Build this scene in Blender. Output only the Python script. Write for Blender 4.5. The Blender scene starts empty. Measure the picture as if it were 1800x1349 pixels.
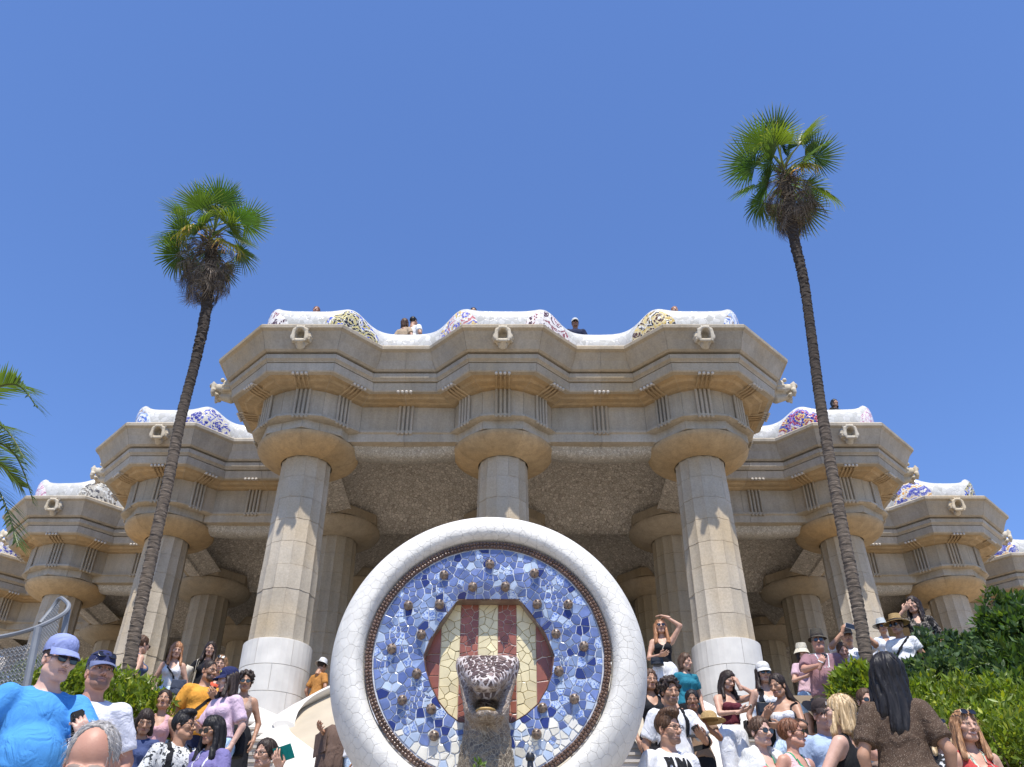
import bpy, bmesh, math, random
import numpy as np
from mathutils import Vector, Matrix, Quaternion
from mathutils.bvhtree import BVHTree

random.seed(7)
RNG = np.random.default_rng(11)
SC = bpy.context.scene
COL = SC.collection

# ------------------------------------------------------------------ camera, sky, sun, exposure
FPX, TH = 1529.0, math.atan(1087.0 / 1529.0)
CAMX, CAMZ = 0.2, 1.6
cam_d = bpy.data.cameras.new('camera')
cam_d.sensor_width = 36.0
cam_d.lens = FPX / 1800.0 * 36.0
cam_d.clip_start = 0.05
cam_d.clip_end = 3000
cam = bpy.data.objects.new('camera', cam_d)
COL.objects.link(cam)
cam.location = (CAMX, 0, CAMZ)
cam.rotation_euler = (math.pi / 2 + TH, 0, 0)
SC.camera = cam

SUN_EL, SUN_AZ = 65.3, -3.0      # azimuth: degrees to the left of straight behind the camera
W = bpy.data.worlds.new('World')
SC.world = W
W.use_nodes = True
wn = W.node_tree
sky = wn.nodes.new('ShaderNodeTexSky')
sky.sky_type = 'NISHITA'
sky.sun_disc = False
sky.sun_elevation = math.radians(SUN_EL)
sky.sun_rotation = math.radians(180 + SUN_AZ)
sky.air_density = 1.0
sky.dust_density = 0.1
sky.ozone_density = 6.0
sky.altitude = 100
_tint = wn.nodes.new('ShaderNodeMix'); _tint.data_type = 'RGBA'; _tint.blend_type = 'MULTIPLY'; _tint.inputs[0].default_value = 1.0; _tint.inputs[7].default_value = (0.885, 0.955, 1.15, 1)     # white balance of the picture
wn.links.new(sky.outputs[0], _tint.inputs[6]); wn.links.new(_tint.outputs[2], wn.nodes['Background'].inputs[0])
wn.nodes['Background'].inputs[1].default_value = 0.15
sun_d = bpy.data.lights.new('sun', 'SUN')
sun_d.energy = 5.0
sun_d.angle = math.radians(0.53)
sun_d.color = (1.0, 0.955, 0.88)
sun = bpy.data.objects.new('sun', sun_d)
COL.objects.link(sun)
_e, _a = math.radians(SUN_EL), math.radians(SUN_AZ)
SUNV = Vector((-math.sin(_a) * math.cos(_e), -math.cos(_a) * math.cos(_e), math.sin(_e)))   # towards the sun
sun.rotation_euler = SUNV.to_track_quat('Z', 'Y').to_euler()
sun.location = (-10, -20, 60)
SC.view_settings.view_transform = 'Standard'
SC.view_settings.look = 'None'
SC.view_settings.exposure = 0.42
SC.view_settings.gamma = 1.0
SC.view_settings.use_curve_mapping = False
SC.cycles.max_bounces = 6
SC.cycles.diffuse_bounces = 4

# ------------------------------------------------------------------ helpers
def at(px, py, Y):
    """point of the place seen at pixel (1800 wide photo) at depth Y"""
    rx = (px - 900.0) / FPX
    ru = -(py - 674.5) / FPX
    c, s = math.cos(TH), math.sin(TH)
    t = Y / (c - ru * s)
    return Vector((CAMX + rx * t, Y, CAMZ + (s + ru * c) * t))

def tag(o, label=None, cat=None, group=None, kind=None):
    if label: o['label'] = label
    if cat: o['category'] = cat
    if group: o['group'] = group
    if kind: o['kind'] = kind
    return o

def empty(name, loc=(0, 0, 0), rz=0.0, label=None, cat=None, group=None):
    o = bpy.data.objects.new(name, None)
    o.empty_display_size = 0.1
    COL.objects.link(o)
    o.location = loc
    o.rotation_euler = (0, 0, rz)
    return tag(o, label, cat, group)

def link(name, me, mat=None, parent=None, loc=None):
    o = bpy.data.objects.new(name, me)
    COL.objects.link(o)
    if mat is not None and len(me.materials) == 0:
        for m in (mat if isinstance(mat, (list, tuple)) else [mat]):
            me.materials.append(m)
    if parent is not None:
        o.parent = parent
    if loc is not None:
        o.location = loc
    return o

def mesh(name, v, f, smooth=False):
    me = bpy.data.meshes.new(name)
    me.from_pydata([tuple(map(float, p)) for p in v], [], [tuple(map(int, q)) for q in f])
    if smooth:
        me.shade_smooth()
    me.update()
    return me

def fast_mesh(name, V, F, smooth=False, col=None):
    """V (n,3) array, F (m,k) array with constant k"""
    me = bpy.data.meshes.new(name)
    V = np.ascontiguousarray(V, dtype=np.float32)
    F = np.ascontiguousarray(F, dtype=np.int32)
    m, k = F.shape
    me.vertices.add(len(V))
    me.vertices.foreach_set('co', V.ravel())
    me.loops.add(m * k)
    me.loops.foreach_set('vertex_index', F.ravel())
    me.polygons.add(m)
    me.polygons.foreach_set('loop_start', np.arange(0, m * k, k, dtype=np.int32))
    try:
        me.polygons.foreach_set('loop_total', np.full(m, k, dtype=np.int32))
    except Exception:
        pass
    if col is not None:
        a = me.color_attributes.new('paint', 'FLOAT_COLOR', 'POINT')
        a.data.foreach_set('color', np.ascontiguousarray(col, dtype=np.float32).ravel())
    me.update(calc_edges=True)
    me.validate()
    if smooth:
        me.shade_smooth()
    return me

class MB:
    """collects simple shapes into one mesh"""
    def __init__(s): s.v = []; s.f = []
    def add(s, v, f):
        b = len(s.v); s.v += [tuple(p) for p in v]; s.f += [tuple(i + b for i in q) for q in f]; return s
    def box(s, c, d, M=None):
        x, y, z = [k / 2 for k in d]
        v = [Vector((sx * x, sy * y, sz * z)) for sz in (-1, 1) for sy in (-1, 1) for sx in (-1, 1)]
        c = Vector(c)
        v = [c + (M @ p if M is not None else p) for p in v]
        return s.add(v, [(0, 2, 3, 1), (4, 5, 7, 6), (0, 1, 5, 4), (2, 6, 7, 3), (0, 4, 6, 2), (1, 3, 7, 5)])
    def tube(s, pts, rad, n=8, cap=True, squash=1.0):
        pts = [Vector(p) for p in pts]
        if not isinstance(rad, (list, tuple)): rad = [rad] * len(pts)
        t0 = (pts[1] - pts[0]).normalized()
        up = Vector((0, 0, 1)) if abs(t0.z) < 0.9 else Vector((0, 1, 0))
        u = t0.cross(up).normalized()
        v = []; f = []
        for i, p in enumerate(pts):
            t = (pts[min(i + 1, len(pts) - 1)] - pts[max(i - 1, 0)]).normalized()
            u = (u - t * u.dot(t)).normalized(); w = t.cross(u)
            for k in range(n):
                a = 2 * math.pi * k / n
                v.append(p + (u * math.cos(a) + w * math.sin(a) * squash) * rad[i])
        for i in range(len(pts) - 1):
            for k in range(n):
                a, b = i * n + k, i * n + (k + 1) % n
                f.append((a, b, b + n, a + n))
        if cap:
            f.append(tuple(range(n - 1, -1, -1))); f.append(tuple(range((len(pts) - 1) * n, len(pts) * n)))
        return s.add(v, f)
    def ball(s, c, r, nu=10, nv=6, sc=(1, 1, 1), M=None):
        v = []; f = []
        c = Vector(c)
        for j in range(nv + 1):
            th = math.pi * j / nv
            for i in range(nu):
                a = 2 * math.pi * i / nu
                p = Vector((math.sin(th) * math.cos(a) * r * sc[0], math.sin(th) * math.sin(a) * r * sc[1], math.cos(th) * r * sc[2]))
                v.append(c + (M @ p if M is not None else p))
        for j in range(nv):
            for i in range(nu):
                a, b = j * nu + i, j * nu + (i + 1) % nu
                f.append((a, a + nu, b + nu, b))
        return s.add(v, f)
    def lathe(s, prof, n=24, c=(0, 0, 0)):
        v = []; f = []
        for r, z in prof:
            for i in range(n):
                a = 2 * math.pi * i / n
                v.append((c[0] + r * math.cos(a), c[1] + r * math.sin(a), c[2] + z))
        for j in range(len(prof) - 1):
            for i in range(n):
                a, b = j * n + i, j * n + (i + 1) % n
                f.append((a, b, b + n, a + n))
        return s.add(v, f)
    def mesh(s, name, smooth=False, weld=False):
        me = mesh(name, s.v, s.f, False)
        bm = bmesh.new(); bm.from_mesh(me)
        bmesh.ops.remove_doubles(bm, verts=bm.verts, dist=1e-5)
        bmesh.ops.recalc_face_normals(bm, faces=bm.faces)
        bm.to_mesh(me); bm.free()
        if smooth:
            me.shade_smooth()
            try: me.set_sharp_from_angle(angle=math.radians(42))
            except Exception: pass
        return me
    def build(s, name, mat, parent=None, smooth=False, loc=None):
        return link(name, s.mesh(name, smooth), mat, parent, loc)

def copy_tree(o, parent=None):
    c = o.copy(); COL.objects.link(c); c.parent = parent
    for ch in o.children: copy_tree(ch, c)
    return c

# ------------------------------------------------------------------ materials
def lin(h):
    """sRGB 0-255 triple to linear"""
    r = []
    for x in h:
        x /= 255.0
        r.append(x / 12.92 if x <= 0.04045 else ((x + 0.055) / 1.055) ** 2.4)
    return tuple(r)

class NT:
    def __init__(s, name):
        s.m = bpy.data.materials.new(name); s.m.use_nodes = True
        s.t = s.m.node_tree; s.b = s.t.nodes['Principled BSDF']
        s.pos = None
    def n(s, typ, **kw):
        x = s.t.nodes.new(typ)
        for k, v in kw.items(): setattr(x, k, v)
        return x
    def l(s, a, b): s.t.links.new(a, b)
    def P(s, sc=(1, 1, 1), src='Position'):
        if src == 'Position': o = s.n('ShaderNodeNewGeometry').outputs['Position']
        else: o = s.n('ShaderNodeTexCoord').outputs[src]
        m = s.n('ShaderNodeMapping'); m.inputs['Scale'].default_value = sc
        s.l(o, m.inputs[0]); return m.outputs[0]
    def noise(s, vec, scale, detail=4, rough=0.55, dist=0.0):
        x = s.n('ShaderNodeTexNoise'); s.l(vec, x.inputs['Vector'])
        x.inputs['Scale'].default_value = scale; x.inputs['Detail'].default_value = detail
        x.inputs['Roughness'].default_value = rough; x.inputs['Distortion'].default_value = dist
        return x.outputs['Fac']
    def vor(s, vec, scale, feature='F1', rnd=1.0):
        x = s.n('ShaderNodeTexVoronoi', feature=feature); s.l(vec, x.inputs['Vector'])
        x.inputs['Scale'].default_value = scale
        if 'Randomness' in x.inputs: x.inputs['Randomness'].default_value = rnd
        return x
    def ramp(s, fac, stops, interp='LINEAR'):
        x = s.n('ShaderNodeValToRGB'); s.l(fac, x.inputs[0])
        cr = x.color_ramp; cr.interpolation = interp
        while len(cr.elements) > 1: cr.elements.remove(cr.elements[-1])
        cr.elements[0].position = stops[0][0]; cr.elements[0].color = (*stops[0][1], 1)
        for p, c in stops[1:]:
            e = cr.elements.new(p); e.color = (*c, 1)
        return x.outputs[0]
    def mix(s, fac, a, b, mode='MIX'):
        x = s.n('ShaderNodeMix', data_type='RGBA', blend_type=mode)
        for sock, v in ((x.inputs[0], fac), (x.inputs[6], a), (x.inputs[7], b)):
            if hasattr(v, 'links'): s.l(v, sock)
            elif isinstance(v, (int, float)): sock.default_value = v
            else: sock.default_value = (*v, 1) if len(v) == 3 else v
        return x.outputs[2]
    def math(s, op, a, b=0.0):
        x = s.n('ShaderNodeMath', operation=op)
        for sock, v in ((x.inputs[0], a), (x.inputs[1], b)):
            if hasattr(v, 'links'): s.l(v, sock)
            else: sock.default_value = v
        return x.outputs[0]
    def bump(s, h, strength=0.3, dist=0.02):
        x = s.n('ShaderNodeBump'); x.inputs['Strength'].default_value = strength; x.inputs['Distance'].default_value = dist
        s.l(h, x.inputs['Height']); s.l(x.outputs[0], s.b.inputs['Normal'])
    def rnd(s): return s.n('ShaderNodeObjectInfo').outputs['Random']
    def base(s, c):
        if hasattr(c, 'links'): s.l(c, s.b.inputs['Base Color'])
        else: s.b.inputs['Base Color'].default_value = (*c, 1)
    def rough(s, r): s.b.inputs['Roughness'].default_value = r

def sc3(c, k): return tuple(min(1.0, x * k) for x in c)

def M(name, col, rough=0.7, var=0.15, scale=6.0, bump=0.15, bscale=40.0, ovar=0.0, metal=0.0, spec=None, src='Position', stretch=(1, 1, 1)):
    t = NT(name)
    p = t.P(stretch, src)
    c = t.ramp(t.noise(p, scale, 5), [(0.25, sc3(col, 1 - var)), (0.5, col), (0.75, sc3(col, 1 + var))])
    if ovar:
        r = t.rnd()
        c = t.mix(1.0, c, t.ramp(r, [(0, (1 - ovar,) * 3), (1, (1 + ovar,) * 3)]), 'MULTIPLY')
    t.base(c); t.rough(rough)
    t.b.inputs['Metallic'].default_value = metal
    if spec is not None: t.b.inputs['Specular IOR Level'].default_value = spec
    if bump: t.bump(t.noise(p, bscale, 4), bump, 0.01)
    return t.m

def stone(name, col, ovar=0.09, streak=0.38, warm=None):
    t = NT(name)
    p = t.P()
    warm = warm or (col[0] * 1.0, col[1] * 0.9, col[2] * 0.74)
    c = t.ramp(t.noise(p, 0.8, 6, 0.6), [(0.28, sc3(col, 0.76)), (0.52, col), (0.75, sc3(col, 1.12))])
    c = t.mix(t.ramp(t.noise(p, 0.55, 3), [(0.45, (0, 0, 0)), (0.7, (1, 1, 1))]), c, warm)
    ps = t.P((3.0, 3.0, 0.35))
    st = t.ramp(t.noise(ps, 2.2, 5, 0.65), [(0.42, (0, 0, 0)), (0.72, (1, 1, 1))])
    c = t.mix(t.math('MULTIPLY', st, streak), c, sc3(col, 0.5))
    fine = t.ramp(t.noise(p, 26, 4, 0.7), [(0.3, (0.86,) * 3), (0.7, (1.1,) * 3)])
    c = t.mix(1.0, c, fine, 'MULTIPLY')
    if ovar:
        c = t.mix(1.0, c, t.ramp(t.rnd(), [(0, (1 - ovar, 1 - ovar, 1 - ovar * 1.3)), (1, (1 + ovar, 1 + ovar, 1 + ovar * 0.8))]), 'MULTIPLY')
    t.base(c); t.rough(0.88)
    t.b.inputs['Specular IOR Level'].default_value = 0.25
    t.bump(t.math('ADD', t.noise(p, 14, 5, 0.65), t.math('MULTIPLY', t.noise(p, 70, 3), 0.4)), 0.35, 0.02)
    return t.m

def mosaic_mat(name, palette, scale, grout=(0.6, 0.58, 0.54), gw=0.06, rough=0.3, bump=0.5, ramp_scale=None, src='Position'):
    """small broken tiles: random palette colour per voronoi cell, grout between"""
    t = NT(name)
    p = t.P((1, 1, 1), src)
    v = t.vor(p, scale)
    e = t.vor(p, scale, 'DISTANCE_TO_EDGE')
    n = len(palette)
    sep = t.n('ShaderNodeSeparateColor'); t.l(v.outputs['Color'], sep.inputs[0])
    pick = sep.outputs[0]
    if ramp_scale:
        big = t.vor(p, ramp_scale, 'F1')
        pick = t.math('FRACT', t.math('ADD', t.math('MULTIPLY', pick, 0.34), t.math('MULTIPLY', big.outputs['Distance'], 2.1)))
    c = t.ramp(pick, [(i / n, palette[i]) for i in range(n)], 'CONSTANT')
    c = t.mix(1.0, c, t.ramp(sep.outputs[1], [(0, (0.85,) * 3), (1, (1.1,) * 3)]), 'MULTIPLY')
    g = t.ramp(e.outputs['Distance'], [(gw * 0.6, (0, 0, 0)), (gw * 1.2, (1, 1, 1))])
    c = t.mix(g, grout, c)
    t.base(c); t.rough(rough)
    t.bump(g, bump, 0.012)
    return t.m

STONE = stone('sandstone', (0.435, 0.38, 0.305))
STONE_O = stone('bounce-warmed ochre sandstone', (0.46, 0.34, 0.205), streak=0.45)  # orange weathering plus warm bounce light of the undersides, both put into the colour
STONE_S = stone('shaft sandstone', (0.455, 0.395, 0.315), ovar=0.07, streak=0.12)
STONE_CORE = stone('mortar', (0.45, 0.41, 0.35), ovar=0)
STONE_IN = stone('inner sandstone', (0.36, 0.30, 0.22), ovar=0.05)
WHITE_SLAB = M('pale marble slab', (0.62, 0.585, 0.52), 0.55, 0.12, 3.0, 0.12, 30, ovar=0.05)
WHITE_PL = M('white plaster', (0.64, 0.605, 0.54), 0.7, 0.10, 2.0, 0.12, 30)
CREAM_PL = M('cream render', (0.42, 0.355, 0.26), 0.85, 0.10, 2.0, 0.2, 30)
# ------------------------------------------------------------------ the portico
PX, PY, YC = 4.4, 3.97, 16.96
FLOOR_Z = 5.35
T8 = math.tan(math.radians(22.5))

def run_half(A, R, q, sub=3):
    """left half of the stepped facade line from the middle of the first bulge outward; returns points, break indices"""
    t = A * T8; e = A - R
    segs = []           # (centre, list of corner points, is-recess flag per edge)
    pts = []; brk = [0]
    def emit(c, a, b, n, rnd, first=False):
        for i in range(0 if first else 1, n + 1):
            u = i / n
            x, y = a[0] + (b[0] - a[0]) * u, a[1] + (b[1] - a[1]) * u
            if rnd and q > 0:
                l = math.hypot(x, y); k = A / l
                x, y = x * (1 + (k - 1) * q), y * (1 + (k - 1) * q)
            pts.append((c[0] + x, c[1] + y))
        brk.append(len(pts) - 1)
    c = (0.0, YC)
    emit(c, (0, -A), (-t, -A), 2, True, True)
    emit(c, (-t, -A), (-t - e, -R), sub, True)
    for k in range(1, 5):
        cp, c = c, (-PX * k, YC + PY * (k - 1))
        # recess between: from last point to the junction of the next bulge, broken in the middle
        j = (t + e, -R)
        if k == 1:
            a = (cp[0] - t - e - c[0], -R)
            m = ((a[0] + j[0]) / 2, -R)
            emit(c, a, m, 1, False); emit(c, m, j, 1, False)
        else:
            a = (cp[0] - R - c[0], cp[1] + t + e - c[1])
            corner = (cp[0] - R - c[0], -R)
            emit(c, a, corner, 1, False)
            m = ((corner[0] + j[0]) / 2, -R)
            emit(c, corner, m, 1, False); emit(c, m, j, 1, False)
        emit(c, j, (t, -A), sub, True)
        emit(c, (t, -A), (-t, -A), 4, True)
        emit(c, (-t, -A), (-A, -t), sub, True)
        emit(c, (-A, -t), (-A, t), sub, True)
        emit(c, (-A, t), (-R, t + e), sub, True)
    a = (-R, t + e)
    emit(c, a, (-R, t + e + 2.0), 1, False)
    return pts, brk

def full_run(A, R, q, sub=3):
    p, b = run_half(A, R, q, sub)
    n = len(p)
    full = [(-x, y) for x, y in reversed(p)] + p[1:]
    off = n - 1
    brks = sorted(set([off - i for i in b] + [off + i for i in b]))
    brks = [i for i in brks if i != off]      # the middle of the central bulge is not a joint
    return full, brks

portico = empty('colonnade_building', (0, YC, FLOOR_Z), 0, 'sandstone colonnade hall with stepped zigzag cornice and thick fluted columns', 'building')
PORT_INV = Matrix.Translation((0, -YC, -FLOOR_Z))
def in_port(v): return (v[0], v[1] - YC, v[2] - FLOOR_Z)

COURSES = [
    ('cornice_stone', STONE, [(1.96, 1.17, 0, 13.745), (2.135, 1.37, 0, 13.74), (2.17, 1.40, 0, 13.70), (2.16, 1.39, 0, 13.63), (2.09, 1.31, 0, 13.59), (2.0, 1.225, 0, 13.42), (1.92, 1.175, 0, 13.22), (1.87, 1.13, 0, 13.185)]),
    ('band_stone', STONE, [(1.78, 1.06, 0, 13.185), (1.775, 1.055, 0, 13.135), (1.85, 1.13, 0, 13.13), (1.84, 1.12, 0, 13.03), (1.79, 1.07, 0, 12.985), (1.78, 1.06, 0, 12.965)]),
    ('fascia_stone', STONE, [(1.72, 0.98, 0, 12.962), (1.775, 1.02, 0, 12.945), (1.755, 0.99, 0, 12.76), (1.735, 0.97, 0, 12.735), (1.63, 0.90, 0, 12.73)]),
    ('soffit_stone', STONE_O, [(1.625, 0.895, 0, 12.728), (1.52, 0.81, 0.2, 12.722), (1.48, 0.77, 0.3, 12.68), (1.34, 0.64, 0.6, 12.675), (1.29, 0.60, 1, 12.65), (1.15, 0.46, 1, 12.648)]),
    ('frieze_stone', STONE, [(1.19, 0.49, 1, 12.645), (1.18, 0.48, 1, 12.0)]),
    ('architrave_stone', STONE, [(1.17, 0.47, 0.6, 11.998), (1.24, 0.54, 0.5, 11.99), (1.24, 0.54, 0.4, 11.94), (1.16, 0.50, 0.2, 11.915), (1.0, 0.50, 0.1, 11.90), (1.0, 0.49, 0.1, 11.72)]),
]
core = MB()
for cname, cmat, lev in COURSES:
    runs = [full_run(A, R, q)[0] for A, R, q, z in lev]
    brk = full_run(1.0, 0.4, 0)[1]
    back = full_run(min(l[0] for l in lev) - 0.22, min(l[1] for l in lev) - 0.22, 0)[0]
    nl = len(lev)
    for s in range(len(brk) - 1):
        i0, i1 = brk[s], brk[s + 1]
        idx = list(range(i0, i1 + 1)); m = len(idx)
        V = []
        for l in range(nl):
            for i in idx: V.append(Vector((*runs[l][i], lev[l][3])))
        for i in idx: V.append(Vector((*back[i], lev[-1][3])))
        for i in idx: V.append(Vector((*back[i], lev[0][3])))
        F = []
        tot = nl + 2
        for l in range(tot):
            l2 = (l + 1) % tot
            for i in range(m - 1):
                F.append((l * m + i, l * m + i + 1, l2 * m + i + 1, l2 * m + i))
        F.append(tuple(l * m for l in range(tot)))
        F.append(tuple(l * m + m - 1 for l in range(tot - 1, -1, -1)))
        cen = sum(V, Vector()) / len(V)
        # joints: draw the two ends in by 4 mm
        d0 = (Vector((*runs[0][i1], 0)) - Vector((*runs[0][i0], 0)))
        L = max(d0.length, 0.05)
        d0.normalize()
        for k, p in enumerate(V):
            u = (p - cen).dot(d0) / (L / 2)
            V[k] = p - d0 * max(-1, min(1, u)) * 0.004
        mb = MB(); mb.add([v - cen for v in V], F)
        o = mb.build(cname, cmat, portico, loc=in_port(cen))
    # mortar core just behind the face
    n = len(runs[0])
    V = []; F = []
    for l, (A, R, q, z) in enumerate(lev):
        rr = full_run(A - 0.012, R - 0.012, q)[0]
        V += [in_port((*p, z)) for p in rr]
    for l in range(nl - 1):
        for i in range(n - 1):
            F.append((l * n + i, l * n + i + 1, (l + 1) * n + i + 1, (l + 1) * n + i))
    core.add(V, F)
core.build('mortar_core', STONE_CORE, portico)

# triglyphs: four rounded bars on the frieze and four ball drops under the fascia
WDROP = M('pale stone drop', (0.55, 0.50, 0.43), 0.8, 0.1)
rib_me = MB()
for k in range(4):
    x = (k - 1.5) * 0.094
    rib_me.tube([(x, -0.44, 0.045), (x, -0.34, 0.015), (x, 0.0, -0.01)], 0.024, 7)
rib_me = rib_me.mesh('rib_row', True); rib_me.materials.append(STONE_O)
tri_me = MB()
for k in range(4):
    x = (k - 1.5) * 0.094
    tri_me.tube([(x, -0.022, 0.0), (x, -0.024, -0.73)], 0.033, 8)
    tri_me.ball((x, -0.03, -0.735), 0.041, 8, 6)
tri_me = tri_me.mesh('triglyph', True); tri_me.materials.append(STONE)
drop_me = MB()
for k in range(4):
    x = (k - 1.5) * 0.094
    drop_me.ball((x, -0.035, -0.012), 0.036, 10, 7)
    drop_me.tube([(x, -0.01, 0.015), (x, 0.10, 0.03)], 0.020, 6)
drop_me = drop_me.mesh('drop_row', True); drop_me.materials.append(WDROP)
def triglyph(c, ang, rf, rd):
    """c column centre or wall point, ang = outward angle from -Y towards -X, radii of frieze and fascia edge"""
    d = Vector((-math.sin(ang), -math.cos(ang), 0))
    o = link('triglyph', tri_me, None, portico, in_port(Vector((c[0], c[1], 12.66)) + d * rf)); o.rotation_euler = (0, 0, -ang)
    if rf > 1: r_ = link('rib_row', rib_me, None, portico, in_port(Vector((c[0], c[1], 12.66)) + d * rf)); r_.rotation_euler = (0, 0, -ang)
    p = link('drop_row', drop_me, None, portico, in_port(Vector((c[0], c[1], 12.705)) + d * rd)); p.rotation_euler = (0, 0, -ang)
BULGES = [(0, YC, 0)] + [(-PX * k, YC + PY * (k - 1), -1) for k in (1, 2, 3, 4)] + [(PX * k, YC + PY * (k - 1), 1) for k in (1, 2, 3, 4)]
for bx, by, side in BULGES:
    for a in (-45, 0, 45):
        triglyph((bx, by), math.radians(a), 1.19, 1.71)
    if side:
        triglyph((bx, by), math.radians(-90 * side), 1.19, 1.71)
    if side == 0: mids = [(-PX / 2, by, 0), (PX / 2, by, 0)]
    elif abs(bx) > PX + 0.1: mids = [(bx - side * PX / 2, by, 0)]
    else: mids = []
    if side: mids.append((bx, by + PY / 2, -90 * side))
    for mx, my, a in mids:
        triglyph((mx, my), math.radians(a), 0.49, 1.0)

# ---------------------------------------------------------------- columns
def fluted_ring(r, nf, per, depth=0.05):
    out = []
    n = nf * per
    for i in range(n):
        u = (i % per) / per
        a = 2 * math.pi * i / n
        rr = r * (1 - depth * 4 * u * (1 - u))
        out.append((rr * math.cos(a), rr * math.sin(a)))
    return out
NF, PER = 14, 6
def shaft_r(z):            # z above floor
    return 0.60 - 0.055 * (z - 1.9) / 4.1
def column_proto():
    c = empty('column', (0, 0, 0)); c.parent = portico
    # base: three courses of curved slabs
    zs = [0.0, 0.42, 0.92, 1.42, 1.92]
    for k in range(4):
        r0 = 0.67 if k else 0.70; r1 = 0.67
        nt = 6; off = 0.5 * (k % 2) + 0.23
        for j in range(nt):
            a0 = 2 * math.pi * (j + off) / nt; a1 = 2 * math.pi * (j + 1 + off) / nt
            g = 0.0035 / 0.66
            V = []; F = []
            ns = 7
            for rr, z in ((r0 - 0.1, zs[k] + 0.002), (r0, zs[k] + 0.002), (r0, zs[k] + 0.006), (r1, zs[k + 1] - 0.012), (r1 - 0.01, zs[k + 1] - 0.004), (r1 - 0.1, zs[k + 1] - 0.004)):
                for i in range(ns):
                    a = a0 + g + (a1 - a0 - 2 * g) * i / (ns - 1)
                    V.append((rr * math.cos(a), rr * math.sin(a), z))
            for l in range(5):
                for i in range(ns - 1):
                    F.append((l * ns + i, l * ns + i + 1, (l + 1) * ns + i + 1, (l + 1) * ns + i))
            F.append(tuple(l * ns for l in range(6))); F.append(tuple(l * ns + ns - 1 for l in range(5, -1, -1)))
            mb = MB(); mb.add(V, F); mb.build('base_slab', WHITE_SLAB, c)
    MB().lathe([(0.655, 0), (0.655, 1.9), (0.3, 1.905)], 32).build('base_core', M('base joint', (0.42, 0.39, 0.34), 0.9), c)
    # shaft: drums of fluted blocks
    nd = 8; z0, z1 = 1.92, 6.02
    for d in range(nd):
        za, zb = z0 + (z1 - z0) * d / nd, z0 + (z1 - z0) * (d + 1) / nd
        nb = 7
        offp = (d % 2) * PER
        jit = random.uniform(-0.002, 0.004)
        for b in range(nb):
            i0 = b * 2 * PER + offp; idx = range(i0, i0 + 2 * PER + 1)
            V = []; F = []
            dr = random.uniform(-0.004, 0.004) + jit
            for z, rr0 in ((za + 0.003, 0), (za + 0.006, 1), (zb - 0.006, 1), (zb - 0.003, 0)):
                ring = fluted_ring(shaft_r(z) + dr - (0.003 if rr0 == 0 else 0), NF, PER)
                for i in idx: V.append((*ring[i % (NF * PER)], z))
            m = len(list(idx))
            cenx = sum(v[0] for v in V) / len(V); ceny = sum(v[1] for v in V) / len(V)
            for z in (zb - 0.003, za + 0.003):
                V.append((cenx * 0.6, ceny * 0.6, z))
            for l in range(3):
                for i in range(m - 1): F.append((l * m + i, l * m + i + 1, (l + 1) * m + i + 1, (l + 1) * m + i))
            for i in range(m - 1):
                F.append((3 * m + i, 3 * m + i + 1, 4 * m)); F.append((i + 1, i, 4 * m + 1))
            F.append((0, m, 2 * m, 3 * m, 4 * m, 4 * m + 1)); F.append((m - 1, 4 * m + 1, 4 * m, 4 * m - 1, 3 * m - 1, 2 * m - 1))
            mb = MB(); mb.add([(cenx + (x - cenx) * 0.994, ceny + (y - ceny) * 0.994, z) for x, y, z in V], F)
            mb.build('shaft_stone', STONE_S, c)
    mb = MB(); V = []; F = []
    for z in (1.9, 6.03):
        V += [(x, y, z) for x, y in fluted_ring(shaft_r(z) - 0.012, NF, PER)]
    n = NF * PER
    F = [(i, (i + 1) % n, n + (i + 1) % n, n + i) for i in range(n)]
    mb.add(V, F); mb.build('shaft_core', STONE_CORE, c)
    # capital
    nseg = 8
    prof = [(0.56, 5.99), (0.66, 6.01), (0.80, 6.045), (0.97, 6.13), (1.085, 6.22), (1.12, 6.28), (1.12, 6.325), (1.07, 6.345), (0.55, 6.345)]
    for j in range(nseg):
        V = []; F = []; ns = 7
        for r, z in prof:
            for i in range(ns):
                a = 2 * math.pi * (j + 0.5 + (i / (ns - 1)) * 0.996 + 0.002) / nseg
                V.append((r * math.cos(a), r * math.sin(a), z))
        for l in range(len(prof) - 1):
            for i in range(ns - 1): F.append((l * ns + i, l * ns + i + 1, (l + 1) * ns + i + 1, (l + 1) * ns + i))
        F.append(tuple(l * ns for l in range(len(prof)))); F.append(tuple(l * ns + ns - 1 for l in range(len(prof) - 1, -1, -1)))
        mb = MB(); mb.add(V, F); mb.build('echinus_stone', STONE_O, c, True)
    A = 1.06
    for j in range(8):
        V = []; F = []
        a0, a1 = math.radians(22.5 + 45 * j), math.radians(67.5 + 45 * j)
        R8 = A / math.cos(math.radians(22.5))
        for r, z in ((0.5, 6.352), (R8 - 0.012, 6.352), (R8, 6.364), (R8, 6.59), (R8 - 0.012, 6.602), (0.5, 6.602)):
            for a in (a0 + 0.002, a1 - 0.002): V.append((r * math.cos(a), r * math.sin(a), z))
        for l in range(6):
            l2 = (l + 1) % 6
            F.append((l * 2, l * 2 + 1, l2 * 2 + 1, l2 * 2))
        F.append(tuple(l * 2 for l in range(6))); F.append(tuple(l * 2 + 1 for l in range(5, -1, -1)))
        mb = MB(); mb.add(V, F); mb.build('abacus_stone', STONE, c)
    return c
def place_col(c, x, y, rz):
    c.location = in_port((x, y, FLOOR_Z)); c.rotation_euler = (0, 0, rz)
proto = column_proto()
place_col(proto, 0, YC, 0)
for bx, by, side in BULGES[1:]:
    if abs(bx) > 3.5 * PX: continue
    c = copy_tree(proto, portico); place_col(c, bx, by, math.radians(360 / 7 * random.randint(0, 6)) if True else 0)

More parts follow.
